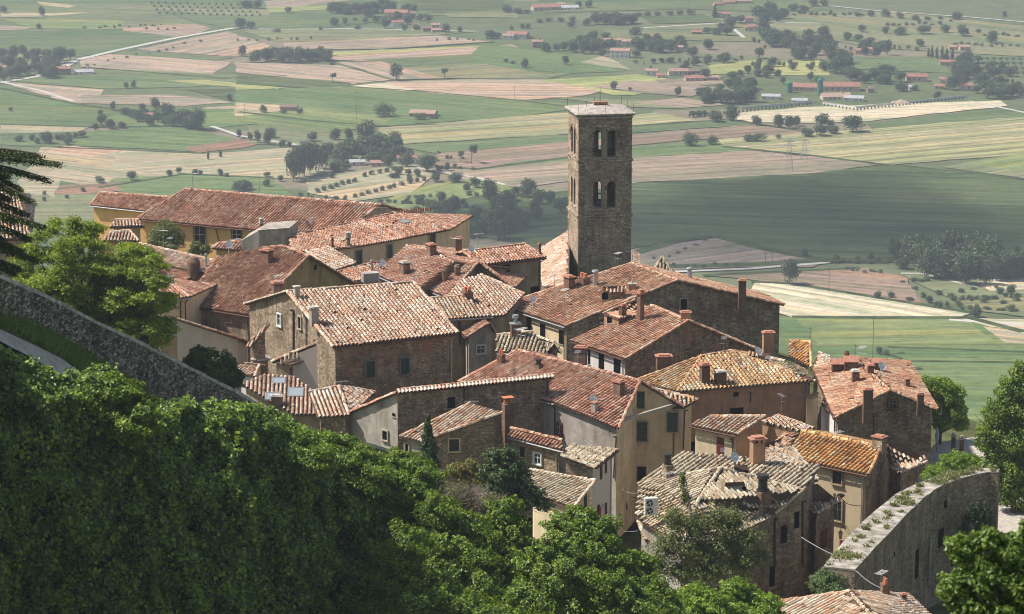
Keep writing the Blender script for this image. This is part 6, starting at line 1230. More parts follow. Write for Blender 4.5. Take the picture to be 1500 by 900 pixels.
# ---- bushes spilling over the ivy bank
BB = (
    ('broad glossy bush crowning the ivy just under the scalloped dark wall', 180, [(560, 690, 28, 20), (590, 680, 30, 20), (618, 696, 26, 20), (575, 714, 38, 22), (612, 726, 30, 20), (560, 740, 34, 24)], 26000, 'leaf_mid'),
    ('rounded bush against the tip of the pale worn coping', 177, [(480, 650, 20, 12), (505, 654, 22, 13), (530, 664, 20, 12), (505, 676, 34, 18), (530, 700, 34, 24)], 20000, 'leaf_mid'),
    ('upright bright-topped bush below the spiky pine', 180, [(738, 752, 24, 20), (718, 775, 26, 24), (752, 785, 26, 26), (735, 815, 36, 30), (760, 850, 34, 30)], 24000, 'leaf_mid'),
    ('large dome-shaped tree with sunlit clustered leaves beneath the white house', 176, [(828, 770, 26, 18), (855, 762, 26, 19), (882, 782, 26, 22), (836, 798, 36, 26), (878, 816, 36, 30), (845, 840, 50, 34), (890, 862, 40, 34)], 46000, 'leaf_mid'),
    ('smaller sunlit tree wedged between the upright bush and the dome-shaped tree', 174, [(795, 812, 22, 18), (778, 832, 24, 22), (810, 838, 22, 20), (795, 866, 36, 28), (760, 892, 40, 28)], 24000, 'leaf_mid'),
    ('low rolling tree at the lower end of the ivy bank near the wispy tree', 175, [(915, 820, 24, 18), (940, 832, 24, 18), (905, 852, 30, 24), (944, 866, 32, 24), (968, 884, 28, 20), (925, 896, 44, 30)], 32000, 'leaf_mid'),
    ('bright low shrub by the trunk of the wispy grey-green tree', 180, [(990, 882, 22, 14), (1015, 872, 22, 14), (1037, 886, 26, 16), (1005, 902, 36, 18)], 15000, 'leaf_bright2'),
    ('bright shrub at the bottom edge beside the lichen-brown roof', 182, [(1075, 862, 18, 13), (1098, 872, 22, 15), (1125, 888, 20, 14), (1110, 904, 36, 18), (1070, 895, 28, 20)], 17000, 'leaf_bright2'),
    ('dark tree filling the middle of the ivy bank under the broad glossy bush', 176, [(640, 752, 30, 26), (680, 775, 30, 28), (645, 800, 36, 32), (695, 820, 36, 30), (665, 850, 44, 34), (715, 868, 40, 34)], 40000, 'leaf_mid'),
    ('heavy leafy mass at the bottom edge below the dark middle tree', 170, [(600, 800, 34, 30), (575, 840, 40, 34), (630, 870, 44, 34), (690, 905, 44, 30), (590, 900, 50, 34), (760, 925, 50, 30)], 38000, 'leaf_mid'),
    ('sunlit leafy mound halfway along the ivy crest', 168, [(390, 640, 30, 16), (430, 650, 30, 17), (410, 666, 40, 20), (455, 676, 34, 20)], 20000, 'leaf_mid'),
    ('bright leafy hump on the ivy crest just below the end of the gravel path', 152, [(170, 572, 30, 17), (202, 600, 26, 20), (150, 588, 34, 20), (196, 622, 34, 24)], 18000, 'leaf_mid'))
for lab, d_, lo, n, mt in BB:
    lo = [(x, y, rx, rz, RB_, None) for (x, y, rx, rz), RB_ in zip(lo, [0, .6, -.4, -1, -1.4, -2, -2])]; cx = sum(l[0] for l in lo)/len(lo); k = 'bush' if ('bush' in lab or 'shrub' in lab) else ('leafy_mound' if 'm' == lab.split('leafy ')[-1][:1] and 'leafy' in lab or 'hump' in lab else 'leafy_tree')
    tree(k, lab, 'tree' if k == 'leafy_tree' else 'bush', (cx, max(l[1] for l in lo)+30, d_+1), lo, mt, n, .19, .12, fill=.15, lump=.3, up=.5)
def brush(label, base, w, h, n, seed):
    rng = np.random.default_rng(seed); b = at_d(*base); root = empty('dry_bush', b, label, 'bush'); m = MB(); sc = base[2]/F_PX
    for _ in range(n):
        a = rng.uniform(-1, 1); p = np.array([a*w*.3*sc, rng.normal(0, .3), 0]); q = p+np.array([a*w*.3*sc, rng.normal(0, .5), h*sc*.6*rng.uniform(.6, 1)]); m.tube(p, q, .035, .02, 4)
        for _ in range(4): e = q+np.array([rng.normal(0, w*.18*sc), rng.normal(0, .4), h*sc*rng.uniform(.05, .4)]); m.tube(q, e, .016, .006, 3)
    m.build('twigs', M['barkpale'], root); c = []
    V, F, R = lobes_cloud([((0, 0, h*sc*.6), (w*sc*.5, .9, h*sc*.45))], 900, .12, rng, .8); link('leaves', np_mesh('leaves', V, F, rnd=R), M['leaf_olive'], root)
brush('tangle of dry brown twigs between the broad glossy bush and the spiky pine', (668, 745, 196), 60, 40, 130, 1)
brush('small patch of bare pale twigs at the foot of the spiky pine', (716, 752, 200), 40, 30, 90, 2)
brush('bare brown twigs poking out of the ivy below the rounded bush', (545, 725, 187), 50, 34, 110, 4)

tree('hanging_creeper', 'dark creeper hanging in spikes down the far end of the high curving rampart', 'creeper', (1432, 800, 236), [(1424, 752, 7, 14, -1, None), (1434, 762, 8, 24, -1, None), (1444, 772, 8, 34, -1, None), (1414, 770, 6, 16, -1, None), (1406, 784, 5, 12, -1, None), (1440, 800, 14, 16, -1, None)], 'leaf_dark', 9000, .18, 0)
# ================================================================== trees of the plain: a few models, copied one by one
PROTO = {}
def proto(kind, seed):
    rng = np.random.default_rng(seed); up = .5
    if kind == 'round': L = [((rng.uniform(-.22, .22), rng.uniform(-.22, .22), rng.uniform(.3, .78)), (rng.uniform(.2, .34),)*2+(rng.uniform(.16, .26),)) for _ in range(9)]+[((0, 0, .52), (.4, .4, .36))]; n, tr = 1900, .22
    elif kind == 'bush': L = [((rng.uniform(-.45, .45), rng.uniform(-.3, .3), rng.uniform(.3, .62)), (rng.uniform(.24, .36),)*2+(rng.uniform(.24, .36),)) for _ in range(8)]+[((0, 0, .4), (.6, .4, .45))]; n, tr = 1500, 0
    elif kind == 'poplar': L = [((rng.uniform(-.05, .05), rng.uniform(-.05, .05), z), (.13+.05*math.sin(z*3),)*2+(.16,)) for z in np.linspace(.25, .88, 7)]; n, tr = 900, .2
    elif kind == 'cypress': L = [((0, 0, z), (.11*(1.15-z)+.03,)*2+(.16,)) for z in np.linspace(.15, .88, 7)]; n, tr = 700, .1
    elif kind == 'wispy': L = [((rng.uniform(-.2, .2), rng.uniform(-.2, .2), rng.uniform(.6, .9)), (.17, .17, .1)) for _ in range(7)]; n, tr = 700, .5
    elif kind == 'umbrella': L = [((rng.uniform(-.25, .25), rng.uniform(-.25, .25), rng.uniform(.72, .85)), (.25, .25, .12)) for _ in range(6)]; n, tr = 900, .6
    V, F, R = lobes_cloud(L, n, .085, rng, .3, up, .2); cm = np_mesh('crown', V, F, rnd=R); tm = None
    if tr:
        m = MB().tube((0, 0, -.04), (0, 0, tr+.15), .026, .018, 6)
        for i in range(4): a = rng.random()*6.28; m.tube((0, 0, tr*.8), (.2*math.cos(a), .2*math.sin(a), tr+.3), .012, .005, 4)
        tm = m.mesh('trunk'); tm.materials.append(M['bark'])
    return cm, tm
for k, n_ in (('round', 4), ('bush', 4), ('poplar', 2), ('cypress', 2), ('wispy', 2), ('umbrella', 1)): PROTO[k] = [proto(k, 50+i*7+ord(k[0])) for i in range(n_)]
for k in PROTO:
    for cm, tm in PROTO[k]: cm.materials.append(M['leaf_far'])
PALE = {k: [] for k in PROTO}
NAMES = {'round': ('field_tree', 'tree'), 'bush': ('field_shrub', 'shrub'), 'poplar': ('poplar_tree', 'tree'), 'cypress': ('cypress_tree', 'tree'), 'wispy': ('wispy_tree', 'tree'), 'umbrella': ('umbrella_pine', 'tree')}
WORD = {'round': 'round-crowned tree', 'bush': 'dense shrubby clump', 'poplar': 'slim upright tree', 'cypress': 'dark narrow cypress', 'wispy': 'thin pale tree', 'umbrella': 'flat-topped pine'}
FR = np.random.default_rng(77); _ti = [0]
def cluster(where, kind, data, pale=False, name=None, word=None):
    """data: px,base,height[,width] ...; one labelled tree each, told apart by size where the photo tells them apart"""
    T = [[float(v) for v in t.split(',')] for t in data.split()]; order = sorted(range(len(T)), key=lambda i: -T[i][2]*(T[i][0]*1e-5+1)); nm, cat = NAMES[kind]; nm = name or nm; cat = (name or cat).split('_')[-1] if name else cat; WD = word or WORD[kind]; grp = f'{WD}s {where}'
    for r, i in enumerate(order):
        t = T[i]; p = at_z(t[0], t[1], 0); dist = (p-O)@FW; h = t[2]*dist/F_PX/math.cos(math.radians(9)); asp = {'round': .95, 'bush': 1.5, 'poplar': .42, 'cypress': .3, 'wispy': .7, 'umbrella': .95}[kind]
        w = (t[3]*dist/F_PX if len(t) > 3 else h*asp)/{'round': .95, 'bush': 1.6, 'poplar': .42, 'cypress': .32, 'wispy': .75, 'umbrella': .95}[kind]
        cm, tm = PROTO[kind][_ti[0] % len(PROTO[kind])]; _ti[0] += 1
        n = len(T); wd = WD
        if n == 1: lab = f'{wd} {where}'
        elif r == 0: lab = f'tallest {wd} {where}'
        elif r == n-1: lab = f'smallest {wd} {where}'
        else: lab = f'middling {wd} {where}' if n == 3 else f'{wd} of middling height {where}'
        o = D.objects.new(nm, None); COL.objects.link(o); o.location = p; o.scale = (w, w, h); o.rotation_euler = (0, 0, FR.random()*6.28); tag(o, lab, cat, grp if n > 1 else None); o.empty_display_size = .3
        if kind in ('bush', 'cypress') or t[2] < 9:
            pass
        c = D.objects.new('crown', cm); COL.objects.link(c); c.parent = o
        if tm is not None: c2 = D.objects.new('trunk', tm); COL.objects.link(c2); c2.parent = o
        if pale: c.material_slots[0].link = 'OBJECT'; c.material_slots[0].material = M['leaf_farpale']
CL = r"""beside the tan strip in the uppermost corner fields;round;6,20,12 61,24,16,11 57,43,9
along the white road at the red farmhouse;round;5,88,18 20,86,20 33,81,16 14,101,20 30,101,18 17,116,20 38,111,22 53,96,18 70,91,20 88,93,26 103,89,18 65,109,22 71,113,20 82,106,18 5,119,16
at the far end of the white road;round;352,42,17,20 368,43,12,14
in the copse above the striped pink fields;round;355,83,18,13 375,92,20,22 393,89,18,18 403,88,20,14 426,92,24,20 438,93,26,20 451,91,22,18 469,89,18,16 480,89,18,18 414,93,16,12
under the copse at the field corner;bush;487,96,5,12
standing alone on the pale strip between pink fields;round;581,119,27,21
with a bent trunk at the edge of the pink field;wispy;651,116,16,13 487,122,15,13
in the wood by the pink villa at the top;round;486,20,18 495,21,18,16 510,22,16,20 523,20,17,18 537,20,18,16 547,21,20,14 561,18,22,24 574,15,14,18 595,15,10,18 606,16,9,14 565,42,15,15 550,34,11,14
around the farms below the pink villa;bush;505,31,6,12 520,31,6,12 535,33,8,14 593,45,12,14 609,45,11,12 627,28,9,20 654,48,16,18 673,48,11,12 525,43,7,14 405,48,7,16 470,45,7,10
on the yellow-green strip by the villa wood;round;422,20,10,11 361,12,12,22 377,13,14,16
by the long white farmhouse;round;718,57,14,20 729,57,10,12 742,17,10,18
standing on the wide green field as one rounded clump;bush;562,172,24,42
at the end of the tan field beside the ruined house;bush;385,166,14,16 415,167,8,14 438,167,10,16
growing against the low long barn;bush;615,176,13,28 634,175,6,18
in the grove around the hidden farmhouse;round;184,169,12,20 165,163,15,9 208,161,10,12 228,161,18,17 244,180,31,27 203,179,18,20 267,187,28,26 289,191,34,30 147,168,8,9 149,185,18,16 161,189,16,18 140,192,12,11 179,188,10,14 278,190,22,20
along the lane below the grove;round;27,208,10,16 47,207,11,10 67,211,19,22 84,206,10,10 92,207,11,10 100,205,12,11 120,202,10,16 99,214,8,9 110,203,9,9
paired on the green field by the tan strip;round;185,130,10,9 196,129,12,9
dotted on the green field under the yellow strip;round;336,148,11,9 16,164,7,8
beside the red-brown patch;round;350,203,14,9 367,206,12,10 378,210,20,12 391,212,20,14 414,216,12,13 424,215,8,8 397,203,17,18
on the tan field below the red-brown patch;poplar;305,235,14,4 323,231,10,5
in the wood behind the small white gable house;round;457,208,15,17 491,206,19,18 511,208,22,14 535,209,33,32 553,225,32,30 571,231,30,30 585,234,22,20 501,238,30,34 515,233,26,20 531,231,20,22 547,241,19,28 483,231,24,20 520,226,20,20 565,243,14,16
in the tall row shading the farmyard;round;430,266,52,28 438,262,52,26 446,259,54,24 454,256,50,24 463,253,46,26 472,248,40,22
next to the small white gable house;round;626,252,28,32 655,251,14,9 643,251,9,9 638,266,14,14
standing pale against the brown strip;wispy;691,240,28,18 675,239,18,11 643,230,9,7
in the upper row of the little orchard;bush;466,283,9,13 475,280,9,13 484,278,9,13 493,275,9,13 502,272,9,13 511,270,9,12 520,268,9,12
in the lower row of the little orchard;bush;520,290,8,12 530,288,8,12 540,285,8,12 550,283,8,12 560,280,9,12 571,278,9,12
in the orchard row by the farm track;bush;577,276,9,12 588,273,9,12 600,270,11,14 611,268,10,12 621,266,9,11
in the third orchard row under the wood;bush;534,260,9,12 545,257,9,12 556,255,9,12 567,253,9,12 578,251,8,12 588,250,8,12
along the farm track towards the shaded valley;round;667,268,16,24 697,276,17,18 683,282,13,11 718,292,32,26 684,279,12,11 639,267,12,12 486,262,11,10
above the convent roof;round;391,260,8,11 390,274,12,13 411,266,10,10 358,279,17,26 351,283,18,26
on the shaded slope below the farm track;round;611,313,12,18 632,307,15,22 650,311,18,22 676,300,10,14 673,347,20,22 697,350,20,20 662,341,12,16 731,352,52,44 752,339,30,24 771,335,26,24 786,322,20,20 743,318,24,24 718,298,30,22 735,300,16,16
standing apart with dark crowns just beside the bell tower;round;773,290,30,28 755,288,16,15 805,298,20,19 822,313,24,26 830,306,18,16
in the line across the tan field beyond the yellow wing;round;147,269,11,16 193,265,15,17 248,258,10,11 262,255,10,10 286,257,10,10 294,257,8,8 323,259,13,9 332,260,7,8
scattered around the faded orange roof;round;122,282,8,8 38,302,20,20 65,287,8,7 65,296,8,7 98,292,7,7
in the hedge near the long white farmhouse;bush;790,33,6,16 805,32,7,16 822,32,8,16 838,31,8,16 765,42,9,14 774,42,9,12 750,44,7,10
in the wood over the tan hamlet;round;860,38,12,14 873,36,18,20 887,36,18,20 900,36,18,20 913,36,17,20 924,36,15,16 836,40,9,14
in the long hedge beyond the tan hamlet;bush;935,25,8,18 948,24,8,18 964,24,8,18 980,23,8,18 996,22,8,18 1012,21,8,18
around the topmost red farm roofs;round;847,13,12,12 862,12,12,13 743,19,9,16 759,20,8,16 772,20,6,12 931,52,13,22
in the hamlet with the white villa;round;799,77,16,18 815,76,12,13 839,77,18,20 855,79,22,20 868,79,20,20 876,76,16,16 868,59,14,18 887,56,9,16 881,83,12,12 932,85,12,15 940,74,18,18 953,76,18,18 967,78,16,18 983,77,20,22 996,71,20,18 1014,84,16,20 826,74,14,16
on the meadow in front of the white villa;round;769,100,15,13 828,96,15,12 741,92,6,8 751,94,5,8
at the wide green fields behind the cottages;round;1037,73,17,18 957,93,8,10 969,92,8,10 979,93,8,9 1018,97,12,13 1039,89,9,11 1060,93,16,24 1001,102,8,12 1032,118,18,17 1073,116,12,18 1085,112,10,12
along the lane in the topmost corner;round;1070,41,18,22 1084,34,12,16 1036,50,10,16 1049,52,12,18 1065,53,16,20 1058,47,14,16
standing by the red roofs at the top of the lane;cypress;1047,26,18,9
near the flat top of the bell tower;round;899,132,14,12 923,133,5,7 993,142,16,11
in the wood beside the stone yard;round;1033,153,16,16 1049,150,24,18 1065,153,22,20 1081,153,22,20 1095,134,20,18 1068,129,14,16 1100,150,26,22 1056,134,12,14
in the little group before the cream field;round;1015,172,10,12 1024,171,10,12 1032,170,9,10 1049,180,18,24 1072,178,26,22
on the brown field past the bell tower;bush;1013,215,24,34 1044,213,17,22
in the clump by the hay-coloured strips;round;1109,185,16,17 1140,188,22,18 1156,188,20,20 1167,185,16,14 1203,186,20,24 1249,194,26,34 1220,197,14,20 1201,200,18,24
low beside the clump at the hay-coloured strips;bush;1183,201,17,30 1215,187,14,18 1140,204,9,11 1113,208,15,30 1095,208,14,22
in the woods around the scattered red roofs;round;1132,68,27,28 1151,70,18,16 1112,86,17,16 1167,86,18,20 1196,81,22,20 1183,65,24,20 1207,62,26,22 1215,84,22,20 1225,108,28,30 1199,72,20,18 1241,60,14,15 1257,62,12,16 1273,68,14,18 1284,84,18,16 1267,81,14,13 1300,81,24,13
lined up across the high meadow;round;1263,48,12,14 1297,50,12,12 1319,52,13,21 1353,51,14,23 1385,49,14,16 1411,54,18,20 1453,64,20,18 1348,69,12,15
in the hedge under the high meadow;bush;1257,25,9,13 1276,25,12,16 1296,26,15,20 1319,28,12,18 1341,30,9,22 1359,30,7,16 1377,29,6,14 1401,29,14,30 1471,25,10,12 1217,21,7,8
at the uppermost edge beyond the meadows;round;1113,30,22,26 1127,25,24,24 1161,17,12,18 1177,17,10,16 1191,9,10,16 1207,9,10,14 1118,48,20,22
between the yellow-green fields and the stone yard;round;1127,108,10,20 1139,113,12,12 1161,104,14,12 1187,104,9,10 1187,119,14,11 1147,124,12,9 1199,121,9,16
along the back of the stone yard;round;1297,108,14,32 1239,110,13,22 1255,116,14,22 1271,118,11,18 1292,123,16,22 1321,134,13,22 1396,132,25,24 1409,110,20,20 1415,94,20,22 1447,129,12,20 1465,145,18,28 1481,142,14,20 1431,137,12,16 1373,145,12,12 1340,133,9,12
in the dark row by the red-roofed cottages;cypress;1360,84,14,5 1365,85,18,6 1372,86,16,6 1380,86,18,6 1387,86,15,6 1395,87,16,6
spreading its dark crown behind the red-roofed cottages;umbrella;1433,100,18,28
along the ditch below the shaded field;round;1179,377,14,11 1225,385,12,13 1276,382,11,12 1256,383,8,10
in the great grove beyond the orange striped roof;round;1311,378,30,24 1332,381,34,28 1321,394,18,24 1356,401,50,34 1383,396,62,38 1405,394,60,38 1428,394,58,36 1450,396,54,34 1357,409,46,28 1380,411,46,28 1415,418,52,42 1444,418,42,26 1460,413,38,24 1475,412,42,28 1494,409,44,30 1490,372,12,12 1466,370,12,10
standing alone with a clear trunk on the brown field;round;1156,418,41,30
at the tip of the ploughed brown field;round;1285,438,12,13 1305,437,10,12 1361,444,12,13 1332,441,6,14
by the pale ploughed strip past the scrub;round;1429,465,18,20 1465,432,12,13 1480,433,17,16
on the green crop just above the brick chimneys;round;1288,521,14,10
in the scrub beside the great grove;bush;1340,425,7,12 1352,436,9,16 1375,432,8,18 1392,436,8,16 1408,430,9,16 1420,440,9,16 1440,444,9,16 1455,440,9,16 1470,446,8,16 1488,442,9,16 1402,446,7,14 1445,455,7,14 1480,458,7,14 1425,426,7,14 1460,424,7,12"""
for line in CL.split('\n'):
    w, k, d = line.split(';'); cluster(w, k, d, name='woodland_tree' if 'great grove' in w else None, word='round-crowned tree' if 'great grove' in w else None)
cluster('in a loose drift on the green crop', 'bush', '1298,522,12,14 1312,531,7,14 1322,535,7,12 1334,546,7,18 1320,519,4,20 1345,543,6,16', pale=True)
cluster('in the young plantation past the red-roofed cottages', 'wispy', ' '.join(f'{1418+(i%9)*9.5+(i//9)*2:.0f},{92+(i//9)*7:.0f},8,9' for i in range(36)), pale=True)
cluster('in the rows of the distant orchard', 'bush', name='orchard_tree', word='squat grey-green tree', pale=True, data=' '.join(f'{222+(i%15)*10.5+(i//15)*4:.0f},{6+(i//15)*5+(i%15)*.25:.0f},4.5,6' for i in range(60)))
def along(pts, step, h, w):
    out = []; P = list(zip(pts[::2], pts[1::2]))
    for (x0, y0), (x1, y1) in zip(P[:-1], P[1:]):
        n = max(1, int(math.dist((x0, y0), (x1, y1))/step)); out += [f'{x0+(x1-x0)*i/n:.1f},{y0+(y1-y0)*i/n:.1f},{h},{w}' for i in range(n)]
    return ' '.join(out)
cluster('in the long row round the stone yard', 'bush', name='hedge_conifer', word='clipped conifer', data=along([1010, 172, 1100, 164, 1193, 154], 5.5, 5.5, 4)+' '+along([1208, 156, 1256, 163, 1415, 146], 5, 5, 3.5))
HG = [('on the olive meadows above the woods', '1140,22,1290,24 1300,38,1400,36 1420,50,1500,56', 9, 6, 9), ('between the high meadows', '1240,72,1350,74 1400,66,1500,70', 10, 6, 8), ('along the back of the cypress cottages', '1400,108,1500,104 1410,118,1495,122', 9, 8, 9),
      ('beside the scattered woods', '1100,60,1130,76 1100,96,1230,100', 10, 8, 9), ('by the meadow brook near the hamlet', '1000,92,1100,88 930,92,960,104', 9, 6, 8), ('along the field track past the villa', '640,60,740,56 350,60,470,58', 13, 5, 7), ('on the ditch through the pink fields', '130,41,250,38 220,44,270,42', 11, 4, 7),
      ('down the lane by the green crop', '0,112,56,110 130,98,300,62', 14, 4, 6), ('round the orchard plots', '440,290,520,296 600,292,640,288 560,298,620,300', 9, 7, 9), ('under the great grove', '1215,386,1310,384 1240,396,1300,402', 8, 7, 10), ('on the scrubby bank beyond the grove', '1330,414,1500,402 1370,450,1500,458 1400,442,1500,436', 10, 8, 12),
      ('in the tall hedge behind the brown strip', '600,240,700,250 640,236,690,232', 12, 6, 8), ('by the shaded farm track', '690,286,760,300 600,300,690,306', 10, 10, 14), ('along the canal beyond the brown field', '930,394,1090,388 960,382,1050,350', 14, 5, 9)]
for w, segs, st, h, wd in HG:
    dat = []
    for sg in segs.split():
        q = [float(v) for v in sg.split(',')]; q2 = along(q, st, h, wd).split(); dat += [','.join(f'{float(v)+FR.normal(0, (2.5, 1.2, h*.2, wd*.25)[i]):.1f}' for i, v in enumerate(t.split(','))) for t in q2]
    cluster(w, 'bush', ' '.join(dat), name='hedge_bush', word='untidy hedge bush', pale=FR.random() < .3)
def wood(where, spots, name='woodland_tree', word='crowded woodland tree'):
    dat = []
    for cx, cy, w, h, n, sz in spots:
        for _ in range(n): dat.append(f'{cx+FR.uniform(-w, w)/2:.1f},{cy+FR.uniform(-h, h)/2:.1f},{sz*FR.uniform(.75, 1.2):.1f},{sz*FR.uniform(.8, 1.3):.1f}')
    cluster(where, 'round', ' '.join(dat), name=name, word=word)
wood('thickening the woods around the scattered red roofs', [(1190, 78, 70, 24, 14, 20), (1225, 98, 50, 20, 7, 22), (1140, 62, 50, 16, 7, 18), (1120, 30, 60, 10, 7, 16), (1270, 72, 60, 14, 5, 15)])
wood('massed behind the stone yard and the cypress cottages', [(1280, 118, 90, 12, 12, 16), (1440, 118, 90, 22, 14, 18), (1470, 140, 60, 12, 7, 18), (1400, 96, 50, 8, 4, 14)])
wood('filling the tan hamlet', [(860, 72, 70, 10, 9, 18), (965, 72, 90, 12, 12, 17), (1000, 95, 90, 12, 6, 10), (900, 36, 70, 6, 7, 16)])
wood('packed into the pink villa grounds', [(530, 22, 80, 8, 9, 17), (600, 34, 80, 14, 8, 12), (500, 36, 40, 6, 4, 10)])
wood('filling the wood beside the stone yard corner', [(1060, 146, 70, 14, 11, 20), (1085, 132, 40, 8, 4, 17), (1120, 108, 50, 20, 6, 14)])
wood('filling the wood by the white gable house', [(535, 228, 90, 18, 13, 24), (575, 240, 60, 12, 7, 20), (500, 248, 60, 12, 5, 14), (600, 262, 60, 10, 6, 11)])
wood('merging the dark grove around the hidden farmhouse', [(215, 180, 90, 14, 9, 16), (270, 188, 50, 6, 4, 20), (85, 210, 80, 6, 6, 12)])
wood('massed along the white road at the red farmhouse', [(40, 105, 90, 22, 13, 19), (60, 85, 80, 10, 5, 15)])
wood('closing the copse above the striped pink fields', [(420, 90, 120, 6, 11, 19)])
wood('darkening the shaded slope below the farm track', [(700, 330, 120, 40, 13, 24), (760, 305, 60, 24, 5, 20), (640, 305, 60, 16, 5, 18)])
wood('closing the great grove beyond the orange striped roof', [(1400, 398, 130, 22, 13, 44), (1475, 408, 50, 14, 5, 36)])
# ---- farm buildings
FARM = [0]
def farm(px, py, w, h, wall, roof, place, look, depth=None, rot=0., kind='farmhouse'):
    p = at_z(px, py, 0); dist = (p-O)@FW; sc = dist/F_PX; W_ = w*sc; H_ = max(2.4, h*sc*.52); dp = depth or min(max(W_*.5, 6), 12); rz = rot; org = p+[0, dp/2, 0]; root = empty(kind, org, look+' '+place, 'house' if kind != 'barn' else 'barn')
    ca, sa = math.cos(rz), math.sin(rz); R = lambda x, y, z: (x*ca-y*sa, x*sa+y*ca, z); a, b = W_/2, dp/2; r = b*.42; ov = .5
    m = MB(); m.add([R(-a, -b, -.5), R(a, -b, -.5), R(a, b, -.5), R(-a, b, -.5), R(-a, -b, H_), R(a, -b, H_), R(a, b, H_), R(-a, b, H_), R(-a, 0, H_+r), R(a, 0, H_+r)], [(0, 1, 5, 4), (1, 2, 6, 9, 5), (2, 3, 7, 6), (3, 0, 4, 8, 7)]); m.build('wall', wall, root)
    A, B_, z0 = a+ov, b+ov, H_-ov*.42; v = [R(-A, -B_, z0), R(A, -B_, z0), R(A, 0, H_+r), R(-A, 0, H_+r), R(A, B_, z0), R(-A, B_, z0)]; v2 = [(x, y, z-.25) for x, y, z in v]; m = MB()
    m.add([(x, y, z+.1) for x, y, z in v]+v2, [(0, 1, 2, 3), (3, 2, 4, 5), (7, 6, 9, 8), (8, 9, 11, 10), (0, 6, 7, 1), (4, 10, 11, 5), (0, 3, 9, 6), (3, 5, 11, 9), (1, 7, 8, 2), (2, 8, 10, 4)])
    m.build('roof', roof, root)
    if W_ > 7:
        n = min(6, int(W_/3.2)); fl = 2 if H_ > 4.8 else 1
        for f in range(fl):
            for i in range(n):
                if FR.random() < .25: continue
                x = -a+(i+.5)*W_/n; z = H_*(f+.5)/fl; MB().box(R(x, -b-.02, z), (.9, .12, 1.3), rz).build('window', M['glass'], root)
        if FR.random() < .6: MB().box(R(a*.4, 0, H_+r+.4), (.8, .8, 1.6), rz).build('chimney', wall, root)
def froof(name, c): return flat_mat(name, c, .95, var=.35, sc=.5, spec=.1)
RR, RP, RB, RT, RG = froof('far_red_roof', (.40, .20, .15)), froof('far_pink_roof', (.45, .28, .22)), froof('far_brown_roof', (.26, .18, .14)), froof('far_tan_roof', (.48, .33, .24)), froof('far_grey_roof', (.5, .5, .5))
WW, WP, WB, WC = flat_mat('far_white_wall', (.72, .70, .66), var=.1), flat_mat('far_pink_wall', (.6, .42, .33), var=.15), flat_mat('far_brick_wall', (.34, .20, .15), var=.2), flat_mat('far_cream_wall', (.62, .54, .40), var=.15)
